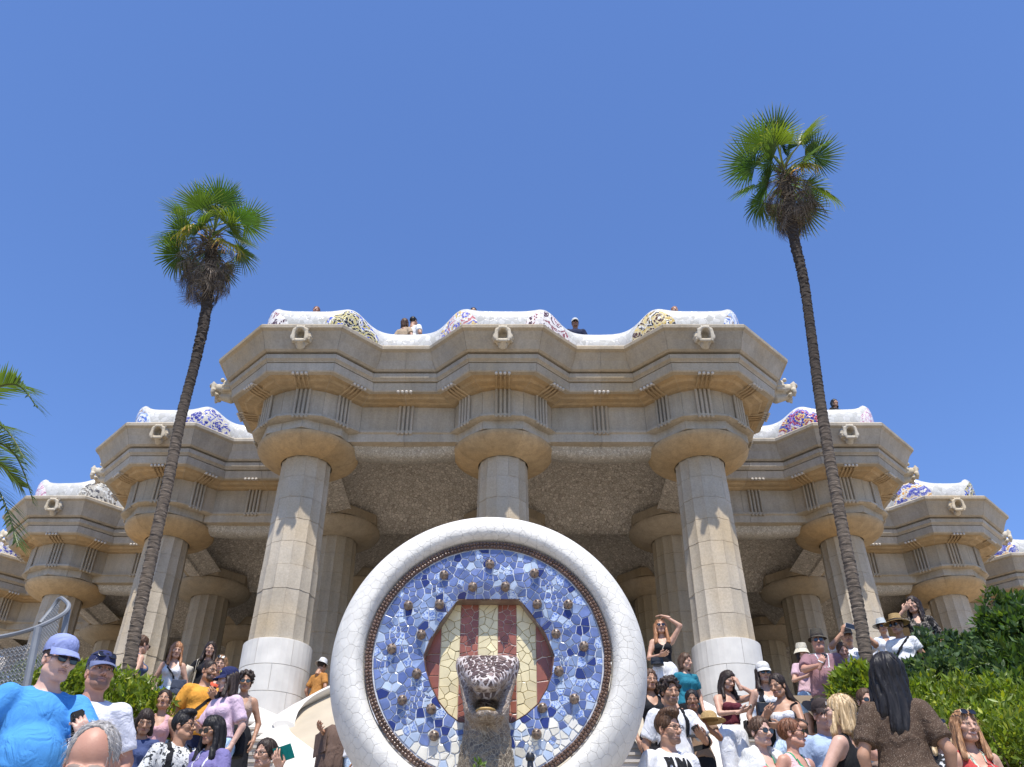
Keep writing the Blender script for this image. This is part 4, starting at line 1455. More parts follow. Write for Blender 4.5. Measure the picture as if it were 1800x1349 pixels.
V, F, c = fan_leaf(30, 0.62, math.radians(110), 0.8, rnd); YELLOW_FAN = colored('frond', V, F, c, (5.0, 2.7, 2.2)); YELLOW_FAN.materials.append(PALM)
DEAD_FANS = []
for k in range(4):
    V, F, c = fan_leaf(26, 0.60, math.radians([80, 65, 95, 50][k]), [0.5, 0.9, 0.7, 1.2][k], rnd, True, 0.4)
    me = colored('dry_frond', V, F, c); me.materials.append(DRY); DEAD_FANS.append(me)

def trunk_mesh(path, r0, r1, rings=True):
    P = catmull(path, 14)
    L = [0]
    for a, b in zip(P, P[1:]): L.append(L[-1] + (b - a).length)
    n = 14
    tot = L[-1]; ns = int(tot / 0.021)
    V = []; F = []
    for i in range(ns + 1):
        s = tot * i / ns
        k = max(0, min(len(P) - 2, int(np.searchsorted(L, s)) - 1))
        u = (s - L[k]) / max(1e-6, L[k + 1] - L[k])
        c = P[k].lerp(P[k + 1], u); f = s / tot
        r = r0 + (r1 - r0) * f
        if rings: r *= 1 + 0.05 * ((i % 3) - 1) + rnd.uniform(-0.02, 0.02)
        if f > 0.72: r *= 1.0 + 0.30 * (f - 0.72) / 0.28
        for a in range(n):
            an = 2 * math.pi * a / n
            rr = r * (1 + 0.03 * math.sin(3 * an + i * 0.7) + (rnd.uniform(-0.14, 0.16) if f > 0.72 else 0.0))
            zt = 0.012 * math.sin(an * 2 + i * 1.3)
            V.append((c.x + rr * math.cos(an), c.y + rr * math.sin(an), c.z + zt))
    for i in range(ns):
        for a in range(n): F.append((i * n + a, i * n + (a + 1) % n, (i + 1) * n + (a + 1) % n, (i + 1) * n + a))
    return V, F
t = NT('ringed palm bark')
p = t.P((1, 1, 9)); c = t.ramp(t.noise(p, 5, 5, 0.7), [(0.3, (0.035, 0.027, 0.021)), (0.55, (0.095, 0.075, 0.057)), (0.75, (0.17, 0.14, 0.11))])
sz_ = t.n('ShaderNodeSeparateXYZ'); t.l(t.P(), sz_.inputs[0])
c = t.mix(1.0, c, t.ramp(t.math('MULTIPLY', sz_.outputs[2], 0.0625), [(0.50, (1.35, 1.3, 1.25)), (0.62, (0.42, 0.38, 0.36))]), 'MULTIPLY')      # old grey rings below, dark fibre above
t.base(c); t.rough(0.95); t.bump(t.noise(p, 12, 4), 0.6, 0.02)
RBARK = t.m

def fan_palm(label, path, hub, crown_seed, ngreen, lean, fs=1.0):
    base = Vector(path[0])
    root = empty('fan_palm', base, 0, label, 'palm tree', 'tall fan palms before the colonnade')
    V, F = trunk_mesh([Vector(p) for p in path], 0.088, 0.076)
    mb = MB(); mb.add([Vector(v) - base for v in V], F); mb.build('trunk', RBARK, root, True)
    rr = random.Random(crown_seed)
    hub = Vector(hub)
    def frond(me, pos, az, el, roll, scale, name):
        o = link(name, me, None, root)
        d = Vector((math.cos(az) * math.cos(el), math.sin(az) * math.cos(el), math.sin(el)))
        side = Vector((-math.sin(az), math.cos(az), 0)); upv = d.cross(side)
        M3 = Matrix((d, side, upv)).transposed() @ Matrix.Rotation(roll, 3, 'X')
        o.matrix_basis = Matrix.Translation(pos - base) @ M3.to_4x4() @ Matrix.Scale(scale, 4)
        return o
    for k in range(ngreen):
        az = k * 2.39996 + rr.uniform(-0.3, 0.3)
        u = k / (ngreen - 1)
        el = math.radians(80 - 118 * u ** 0.9 + rr.uniform(-9, 9))
        me = GREEN_FANS[rr.randrange(2) if u < 0.3 else rr.randrange(5)]
        frond(me, hub + Vector((0, 0, 0.25 - 0.35 * u)), az, el, rr.uniform(-1.0, 1.0), rr.uniform(0.85, 1.1) * fs, 'frond')
    for az, el in lean:
        frond(YELLOW_FAN, hub - Vector((0, 0, 0.1)), az, el, 0.2, 0.85, 'frond')
    top = hub - Vector((0, 0, 0.15))
    axis = (Vector(path[-1]) - Vector(path[-2])).normalized()
    for k in range(54):
        az = k * 2.39996 + rr.uniform(-0.3, 0.3); u = k / 53
        el = math.radians(-42 - 34 * min(1, u * 1.3) + rr.uniform(-9, 9))
        pos = top - Vector((0, 0, 0.05)) - axis * (0.82 * u)
        pos += Vector((math.cos(az), math.sin(az), 0)) * (0.10 + 0.10 * rr.random())
        o = frond(rr.choice(DEAD_FANS), pos, az, el, rr.uniform(-0.8, 0.8), rr.uniform(0.6, 0.98), 'dry_frond')
    # fibre boss round the growing point
    mb = MB()
    for k in range(140):
        az = rr.uniform(0, 6.283); u = rr.random()
        p0 = hub + Vector((math.cos(az) * 0.12, math.sin(az) * 0.12, 0.1 - 0.5 * u)) - base
        p1 = p0 + Vector((math.cos(az) * rr.uniform(.05, .16), math.sin(az) * rr.uniform(.05, .16), rr.uniform(-.12, .2)))
        mb.tube([p0, p1], [0.012, 0.003], 4)
    mb.build('fibre', BARK, root)
    return root
YL = 11.3
pl = [at(x, y, YL) for x, y in [(216, 1235), (222, 1195), (240, 1100), (268, 970), (297, 840), (318, 735), (340, 650), (354, 590), (363, 540), (369, 480), (372, 430)]]
pl[0].z = zs(pl[0].x, YL) - 0.1
fan_palm('tall fan palm with curved ringed trunk beside the woman in the backless denim suit', pl, at(373, 418, YL), 5, 26, [(-0.5, -0.5), (-1.9, -0.35)])
YR = 11.2
pr = [at(x, y, YR) for x, y in [(1530, 1225), (1524, 1160), (1512, 1090), (1497, 1010), (1483, 940), (1468, 860), (1452, 770), (1438, 680), (1425, 580), (1412, 490), (1396, 420), (1386, 350), (1380, 310)]]
pr[0].z = zs(pr[0].x, YR) - 0.1
fan_palm('tall fan palm with slanting trunk rising behind the woman in the spotted navy dress', pr, at(1380, 305, YR), 12, 26, [(-1.3, -0.45)], 1.16)

# --- feather palm at the left edge
def feather(path, n, Lmax, rr):
    P = catmull(path, 10); V = []; F = []; col = []
    mb = MB(); mb.tube(P, [0.028 - 0.024 * i / (len(P) - 1) for i in range(len(P))], 5)
    V += mb.v; F += mb.f; col += [(0.17, 0.19, 0.06)] * len(mb.v)
    for k in range(n):
        u = 0.08 + 0.92 * k / n
        i = min(int(u * (len(P) - 1)), len(P) - 2)
        p = P[i].lerp(P[i + 1], u * (len(P) - 1) - i)
        t_ = (P[i + 1] - P[i]).normalized()
        sd = t_.cross(Vector((0, 0, 1))).normalized(); up = sd.cross(t_)
        L = Lmax * (math.sin(math.pi * min(1, 0.12 + u * 0.84)) ** 0.6) * rr.uniform(0.85, 1.1)
        for s in (-1, 1):
            d = (sd * s * 0.75 + t_ * 0.75 + up * rr.uniform(0.05, 0.35)).normalized()
            w = up.cross(d).normalized() * 0.011
            q = len(V)
            for f, ww, dz in ((0, 1, 0), (0.5, 1.1, -0.03), (1, 0.1, -0.16)):
                c = p + d * L * f + Vector((0, 0, dz * L))
                V += [c + w * ww, c - w * ww]
                kk = rr.uniform(0.75, 1.25); col += [(0.075 * kk, 0.115 * kk, 0.03 * kk)] * 2
            F += [(q, q + 1, q + 3, q + 2), (q + 2, q + 3, q + 5, q + 4)]
    return V, F, col
rr = random.Random(4)
hub = at(-190, 800, 9.0)
hb_ = Vector((hub.x, 9.0, 0))
fp_root = empty('date_palm', (hub.x, 9.0, zs(hub.x, 9.0)), 0, 'date palm with arching feather fronds hanging into view at the left edge', 'palm tree')
tips = [((58, 712), 8.7, 250), ((35, 800), 8.3, 200), ((52, 880), 9.4, 260), ((25, 955), 8.6, 200), ((-60, 560), 9.2, 260), ((30, 850), 9.9, 120), ((-320, 640), 9.5, 180), ((-400, 900), 9.0, 160)]
for (tx, ty), ty_y, hh in tips:
    e = at(tx + 8, ty + 6, ty_y)
    m1 = hub.lerp(e, 0.35) + Vector((0, 0, hh * 0.0018)); m2 = hub.lerp(e, 0.72) + Vector((0, 0, hh * 0.0022))
    V, F, c = feather([hub, m1, m2, e], 60, 0.46, rr)
    me = colored('frond', [Vector(v) - fp_root.location for v in V], F, c); me.materials.append(PALM); link('frond', me, None, fp_root)
for k in range(12):
    az = rr.uniform(1.2, 5.0); el = rr.uniform(-0.3, 1.1)
    e = hub + Vector((math.cos(az) * math.cos(el), math.sin(az) * math.cos(el), math.sin(el) - 0.4)) * 2.0
    m1 = hub.lerp(e, 0.35) + Vector((0, 0, .4)); m2 = hub.lerp(e, 0.72) + Vector((0, 0, .45))
    V, F, c = feather([hub, m1, m2, e], 40, 0.36, rr)
    me = colored('frond', [Vector(v) - fp_root.location for v in V], F, c); me.materials.append(PALM); link('frond', me, None, fp_root)
V, F = trunk_mesh([(hub.x, 9, zs(hub.x, 9) - 0.1), (hub.x, 9, 4.0), (hub.x, 9, hub.z)], 0.2, 0.2)
MB().add([Vector(v) - fp_root.location for v in V], F).build('trunk', RBARK, fp_root, True)

# --- hedges and bushes
BRIGHT = (0.155, 0.21, 0.026)
def lobes(specs):
    out = []
    for px, py, Y, rx, rz in specs:
        p = at(px, py, Y); out.append((p.x, p.y, p.z, rx, rx * 0.9, rz))
    return out
bush('hedge', 'low bright green hedge behind the man in the white T-shirt at left', 'hedge', lobes([(140, 1235, 10.4, .5, .42), (190, 1247, 10.4, .5, .42), (235, 1268, 10.3, .45, .42), (110, 1235, 10.0, .4, .45), (60, 1250, 9.6, .5, .5), (275, 1290, 10.6, .3, .30)]), 9000, 0.085, BRIGHT, aspect=0.36)
bush('flowering_shrub', 'pale flowering shrub sprig above the hedge beside the chain-link fence', 'shrub', lobes([(135, 1195, 10.2, .16, .2), (140, 1182, 10.2, .09, .13), (120, 1200, 10.1, .12, .14)]), 420, 0.07, (0.30, 0.29, 0.12), rosette=4, aspect=0.4)
bush('ivy_bank', 'dark glossy ivy bank below the woman with long curly hair', 'ivy', lobes([(1640, 1172, 11.8, .5, .42), (1700, 1180, 11.4, .55, .42), (1590, 1215, 11.2, .4, .35), (1750, 1205, 10.8, .55, .42), (1660, 1215, 10.9, .55, .4)]), 9500, 0.085, (0.078, 0.125, 0.055), aspect=0.75, yellow=0.05)
bush('hedge', 'wide bright green clipped hedge behind the smiling woman in red', 'hedge', lobes([(1640, 1262, 9.8, .55, .42), (1710, 1272, 9.5, .6, .45), (1780, 1290, 9.2, .6, .5), (1740, 1335, 8.6, .6, .45), (1800, 1360, 8.3, .6, .5), (1660, 1320, 9.0, .55, .42), (1600, 1300, 9.4, .4, .4)]), 15000, 0.085, BRIGHT, aspect=0.36)
bush('laurel_bush', 'large dark laurel bush with pale new shoots at right edge', 'bush', lobes([(1812, 1140, 10.2, .55, .5), (1800, 1200, 10.0, .55, .45), (1850, 1115, 10.4, .55, .5), (1762, 1115, 10.2, .24, .3), (1748, 1062, 10.2, .09, .17), (1735, 1100, 10.2, .12, .16), (1820, 1240, 9.7, .55, .4), (1782, 1082, 10.3, .2, .22), (1800, 1062, 10.3, .1, .14), (1870, 1180, 10, .7, .6)]), 11000, 0.11, (0.060, 0.108, 0.028), aspect=0.42, yellow=0.2)
bush('shrub', 'small bright green shrub between the navy dress woman and the palm trunk', 'shrub', lobes([(1515, 1212, 10.4, .34, .26), (1540, 1225, 10.3, .3, .26), (1490, 1225, 10.4, .2, .2)]), 2600, 0.10, BRIGHT, aspect=0.36)
weed = at(842, 1342, 5.9)
bush('weed', 'small green weed sprouting in front of the serpent spout', 'weed', [(weed.x, weed.y, weed.z - 0.05, .03, .03, .05)], 28, 0.045, (0.14, 0.22, 0.04), rosette=4)
# black spout standing in front of the medallion
bp = at(932, 1336, 5.8)
r_ = empty('black_tap', (bp.x, bp.y, bp.z - 0.5), 0, 'slim black metal tap standing in front of the medallion border', 'tap')
BLK = M('black metal', (0.015, 0.015, 0.017), 0.4, 0.1, 8, 0)
MB().lathe([(0.028, 0), (0.028, 0.42), (0.02, 0.46), (0.018, 0.49), (0.028, 0.50), (0.03, 0.52), (0.02, 0.54), (0.001, 0.545)], 14).build('post', BLK, r_, True)
MB().tube([(0, 0, .44), (0, -.06, .44), (0, -.08, .41)], 0.011, 8).build('spout', BLK, r_, True)

# --- chain-link fence at the left
GALV = M('galvanised steel', (0.17, 0.18, 0.195), 0.6, 0.2, 6, 0.05, 30, metal=0.15)
Yf = 7.4
fr = empty('chain_link_fence', at(40, 1230, Yf), 0, 'grey chain-link fence with curved top rail behind the man in the blue T-shirt', 'fence')
fo = fr.location
def fpnt(x, y, Y=Yf): return at(x, y, Y) - fo
MB().tube([fpnt(40, 1240), fpnt(67, 1104)], 0.034, 8).build('post', GALV, fr, True)
MB().tube([fpnt(98, 1200, 7.6), fpnt(119, 1072, 7.6)], 0.028, 8).build('post', GALV, fr, True)
MB().tube([fpnt(-120, 1260), fpnt(-90, 1130)], 0.034, 8).build('post', GALV, fr, True)
MB().tube(catmull([fpnt(-90, 1132), fpnt(0, 1120), fpnt(60, 1105), fpnt(108, 1082, 7.5), fpnt(121, 1066, 7.6), fpnt(113, 1055, 7.7), fpnt(104, 1053, 7.8), fpnt(90, 1072, 7.8), fpnt(70, 1096, 7.7)], 6), 0.019, 7).build('top_rail', GALV, fr, True)
mb = MB()
a0, a1, b0, b1 = fpnt(-90, 1140), fpnt(66, 1112), fpnt(-120, 1260), fpnt(42, 1240)
n = 44
def bil(u, v): return (a0.lerp(a1, u)).lerp(b0.lerp(b1, u), v)
for k in range(-24, n):
    for sgn in (1, -1):
        pts = []
        for j in range(13):
            v = j / 12; u = (k / n + v * 24 / n) if sgn > 0 else (k / n + (1 - v) * 24 / n)
            if 0 <= u <= 1: pts.append(bil(u, 0.16 + 0.84 * v) + Vector((0, 0.01 * (-1) ** (j + k) , 0)))
        if len(pts) > 1: mb.tube(pts, 0.0035, 4, False)
a0, a1, b0, b1 = fpnt(70, 1098, 7.7), fpnt(106, 1056, 7.7), fpnt(60, 1180, 7.7), fpnt(100, 1150, 7.7)
n = 12
for k in range(-14, n):
    for sgn in (1, -1):
        pts = []
        for j in range(9):
            v = j / 8; u = (k / n + v * 14 / n) if sgn > 0 else (k / n + (1 - v) * 14 / n)
            if 0 <= u <= 1: pts.append(bil(u, v))
        if len(pts) > 1: mb.tube(pts, 0.0035, 4, False)
tag(mb.build('wire_mesh', GALV, fr), kind='stuff')
# ------------------------------------------------------------------ people
def skin_mat(name, tone):
    t = NT(name)
    a = t.n('ShaderNodeVertexColor'); a.layer_name = 'paint'
    p = t.P((1, 1, 1), 'Object')
    c = t.ramp(t.noise(p, 14, 4), [(0.3, (tone[0] * 0.88, tone[1] * 0.82, tone[2] * 0.80)), (0.7, (tone[0] * 1.06, tone[1] * 1.06, tone[2] * 1.06))])
    c = t.mix(a.outputs['Alpha'], c, a.outputs['Color'])
    t.base(c); t.rough(0.5)
    t.b.inputs['Specular IOR Level'].default_value = 0.35
    t.b.inputs['Subsurface Weight'].default_value = 0.0
    c = t.mix(t.ramp(t.noise(p, 5, 3), [(0.5, (0, 0, 0)), (0.75, (0.35, 0.35, 0.35))]), c, (tone[0] * 0.95, tone[1] * 0.7, tone[2] * 0.62))
    t.base(c)
    t.bump(t.math('ADD', t.noise(p, 160, 3), t.noise(p, 45, 3)), 0.14, 0.004)
    return t.m
SK = {'pale': skin_mat('pale skin', (0.56, 0.36, 0.28)), 'fair': skin_mat('fair skin', (0.50, 0.30, 0.21)), 'rosy': skin_mat('sunburnt skin', (0.47, 0.255, 0.18)),
      'tan': skin_mat('tanned skin', (0.40, 0.225, 0.14)), 'brown': skin_mat('brown skin', (0.26, 0.135, 0.08))}
def hair_mat(name, col, tip=None, grey=0.0):
    t = NT(name)
    p = t.P((70, 70, 5), 'Object')
    f = t.noise(p, 1.0, 4, 0.6)
    c = t.ramp(f, [(0.3, sc3(col, 0.45)), (0.5, col), (0.7, sc3(tip or col, 1.5))])
    t.base(c); t.rough(0.5); t.b.inputs['Specular IOR Level'].default_value = 0.3
    t.bump(f, 0.7, 0.008)
    return t.m
HR = {'black': hair_mat('black hair', (0.012, 0.010, 0.010)), 'dark': hair_mat('dark brown hair', (0.028, 0.017, 0.012)), 'brown': hair_mat('brown hair', (0.085, 0.045, 0.025)),
      'auburn': hair_mat('auburn hair', (0.16, 0.065, 0.03)), 'ginger': hair_mat('strawberry blonde hair', (0.33, 0.15, 0.07), (0.42, 0.22, 0.11)), 'blonde': hair_mat('blonde hair', (0.42, 0.29, 0.15), (0.55, 0.42, 0.26)),
      'caramel': hair_mat('caramel hair', (0.28, 0.14, 0.065), (0.42, 0.25, 0.13)), 'grey': hair_mat('grey hair', (0.27, 0.25, 0.23), (0.36, 0.34, 0.32))}
_cl = {}
def cloth(col, kind='plain', col2=None, scale=60):
    key = (tuple(round(x, 3) for x in col), kind, col2, scale)
    if key in _cl: return _cl[key]
    t = NT('%s cloth %d' % (kind, len(_cl)))
    p = t.P((1, 1, 1), 'Object')
    c = t.ramp(t.noise(p, 7, 4), [(0.3, sc3(col, 0.9)), (0.7, sc3(col, 1.08))])
    if kind == 'denim':
        c = t.mix(t.ramp(t.noise(t.P((160, 160, 30), 'Object'), 1, 2), [(0.4, (0, 0, 0)), (0.6, (1, 1, 1))]), c, sc3(col, 1.35))
    elif kind == 'dots':
        v = t.vor(p, scale); c = t.mix(t.ramp(v.outputs['Distance'], [(0.30, (1, 1, 1)), (0.36, (0, 0, 0))]), c, col2)
    elif kind == 'print':
        c = t.mix(t.ramp(t.noise(p, scale, 2, 0.5, 1.2), [(0.53, (0, 0, 0)), (0.57, (1, 1, 1))]), c, col2)
    elif kind == 'glitter':
        v = t.vor(p, scale); c = t.mix(t.ramp(v.outputs['Distance'], [(0.16, (1, 1, 1)), (0.22, (0, 0, 0))]), c, col2)
    elif kind == 'patch':
        v = t.vor(p, scale, 'F1', 0.6); s = t.n('ShaderNodeSeparateColor'); t.l(v.outputs['Color'], s.inputs[0])
        c = t.ramp(s.outputs[0], [(0, (0.05, 0.12, 0.30)), (0.25, (0.45, 0.40, 0.25)), (0.45, (0.12, 0.28, 0.45)), (0.65, (0.5, 0.5, 0.46)), (0.82, (0.03, 0.04, 0.09))], 'CONSTANT')
    elif kind == 'stripe':
        w = t.n('ShaderNodeTexWave'); w.inputs['Scale'].default_value = scale; t.l(p, w.inputs[0]); c = t.mix(t.ramp(w.outputs[1], [(0.45, (0, 0, 0)), (0.55, (1, 1, 1))]), c, col2)
    t.base(c); t.rough(0.85); t.b.inputs['Specular IOR Level'].default_value = 0.2
    rg = t.math('ABSOLUTE', t.math('SUBTRACT', t.noise(t.P((1, 1, 0.6), 'Object'), 9, 3, 0.5, 1.0), 0.5))
    t.bump(t.math('ADD', t.math('MULTIPLY', rg, 2.2), t.math('MULTIPLY', t.noise(p, 300, 2), 0.12)), 0.55, 0.03)
    _cl[key] = t.m
    return t.m
WHITE = (0.66, 0.66, 0.67)
LENS = M('dark lens', (0.012, 0.011, 0.012), 0.08, 0, 8, 0, spec=0.8)
FRAME = M('dark frame', (0.02, 0.016, 0.014), 0.3, 0, 8, 0)
PHONE = M('black phone', (0.012, 0.012, 0.014), 0.2, 0, 8, 0)
SCREEN = M('phone screen', (0.02, 0.022, 0.028), 0.06, 0, 8, 0)
LEATHER = M('black leather', (0.014, 0.013, 0.013), 0.38, 0.2, 20, 0.3, 60)

def rotm(yaw, pitch, roll):
    """head turn: yaw to image right, pitch down, roll"""
    return np.array((Matrix.Rotation(math.radians(yaw), 3, 'Z') @ Matrix.Rotation(math.radians(pitch), 3, 'X') @ Matrix.Rotation(math.radians(roll), 3, 'Y')))

_heads = {}
def head_mesh(sex, h, fat, beard, brow, smile):
    key = (sex, h, round(fat, 1), beard, brow, smile)
    if key in _heads: return _heads[key]
    f = Fld((-0.105, -0.145, -0.235), (0.105, 0.135, 0.145), h)
    m = sex == 'm'
    jw = (0.059 if m else 0.0515) + 0.013 * fat
    f.ell((0, 0.018, 0.036), (0.074, 0.094, 0.087), 0.0)
    f.ell((0, -0.018, -0.038), (jw, 0.072, 0.078), 0.03)
    f.cap((-0.020, -0.064, -0.097), (0.020, -0.064, -0.097), 0.020 if m else 0.016, 0.020 if m else 0.016, 0.025)
    for s in (-1, 1):
        f.ell((s * (0.044 + 0.006 * fat), -0.058, -0.022), (0.025 + 0.01 * fat, 0.026, 0.024), 0.022)
        f.cap((s * 0.050, 0.0, -0.068), (s * 0.022, -0.055, -0.095), 0.024 + 0.012 * fat, 0.02, 0.025)
        f.ell((s * 0.031, -0.098, -0.001), (0.018, 0.016, 0.013), 0.014, True)
        f.cap((s * 0.048, -0.070, 0.018), (s * 0.013, -0.087, 0.020), 0.010, 0.010, 0.013)
        f.ell((s * 0.031, -0.0745, -0.001), (0.0155, 0.0145, 0.0135), 0.003)
        f.cap((s * 0.044, -0.080, 0.0085), (s * 0.018, -0.087, 0.010), 0.0048, 0.0048, 0.006)
        f.cap((s * 0.043, -0.080, -0.0125), (s * 0.019, -0.086, -0.0125), 0.004, 0.004, 0.006)
        f.ell((s * 0.013, -0.100, -0.040), (0.010, 0.012, 0.009), 0.008)
        f.ell((s * 0.0765, 0.016, -0.012), (0.010, 0.019, 0.032), 0.006)
        f.ell((s * 0.084, 0.010, -0.008), (0.006, 0.010, 0.018), 0.005, True)
    f.cap((0, -0.086, 0.010), (0, -0.115, -0.034), 0.0085, 0.0125, 0.012)
    w = 0.024 if not smile else 0.030
    up = 0.006 if smile else 0.0
    for s in (-1, 1):
        f.cap((0, -0.0945, -0.063), (s * w, -0.081, -0.067 + up), 0.0062, 0.0035, 0.006)
        f.cap((0, -0.0935, -0.074), (s * w, -0.080, -0.069 + up), 0.0072, 0.0035, 0.006)
        f.cap((0, -0.103, -0.0685), (s * w, -0.088, -0.068 + up), 0.003, 0.002, 0.003, True)
    nr = (0.056 if m else 0.047) + 0.004 * fat
    f.cap((0, 0.022, -0.07), (0, 0.036, -0.215), nr, nr + 0.006, 0.025)
    if fat > 0.4: f.ell((0, -0.03, -0.115), (0.055, 0.06, 0.035), 0.04)
    P, Q = f.out()
    C = np.zeros((len(P), 4))
    x, y, z = P[:, 0], P[:, 1], P[:, 2]
    ax = np.abs(x)
    def paint(mask, col, a): C[mask, :3] = col; C[mask, 3] = a
    front = y < -0.04
    if beard:
        b = front & (z < -0.048 + 0.25 * np.maximum(0, ax - 0.03)) & (z > -0.14)
        paint(b, (0.06, 0.04, 0.03) if beard != 'grey' else (0.25, 0.22, 0.2), 0.55 if beard == 'stubble' else 0.9)
    lip = front & (np.abs(z + 0.0685 - up * np.minimum(1, ax / w)) < 0.0125) & (ax < w + 0.002) & (y < -0.078)
    paint(lip, (0.33, 0.13, 0.115) if not m else (0.33, 0.16, 0.13), 0.55)
    if smile: paint(front & (np.abs(z + 0.0675 - up * np.minimum(1, ax / w)) < 0.0036) & (ax < w - 0.008) & (y < -0.075), (0.55, 0.48, 0.44), 0.5)
    else: paint(front & (np.abs(z + 0.0685) < 0.0028) & (ax < w) & (y < -0.072), (0.12, 0.04, 0.035), 0.8)
    bz = 0.0225 + 0.004 * np.sin(ax * 70)
    paint(front & (np.abs(z - bz) < 0.0055) & (ax > 0.013) & (ax < 0.050) & (y < -0.062), brow, 0.85)
    ed = np.sqrt((ax - 0.031) ** 2 + (z + 0.001) ** 2)
    paint(front & (np.abs(z + 0.001) < 0.0048) & (np.abs(ax - 0.031) < 0.0125) & (y < -0.07), (0.42, 0.39, 0.37), 0.75)
    paint(front & (ed < 0.0062) & (y < -0.07), (0.035, 0.02, 0.012), 1)
    paint(front & (np.abs(z - 0.007) < 0.0026) & (np.abs(ax - 0.031) < 0.0155) & (y < -0.066), (0.03, 0.02, 0.015), 0.9)
    paint((np.abs(z + 0.045) < 0.004) & (np.abs(ax - 0.0085) < 0.004) & (y < -0.09), (0.12, 0.05, 0.04), 0.8)
    _heads[key] = (P, Q, C)
    return _heads[key]

def wr(X, Y, Z, seed, fr=46):
    r = random.Random(seed); o = 0
    for k in range(5):
        a = Vector((r.gauss(0, 1), r.gauss(0, 1), r.gauss(0, 0.8))).normalized() * fr * r.uniform(0.5, 1.4)
        o = o + (1.3 - 2.6 * np.abs(np.sin(0.5 * (a.x * X + a.y * Y + a.z * Z + 2.2 * np.sin(X * 9 + Z * 7 + k) + r.uniform(0, 6)))) ** 0.7) * (1 - 0.1 * k)
    return -o / 3.4

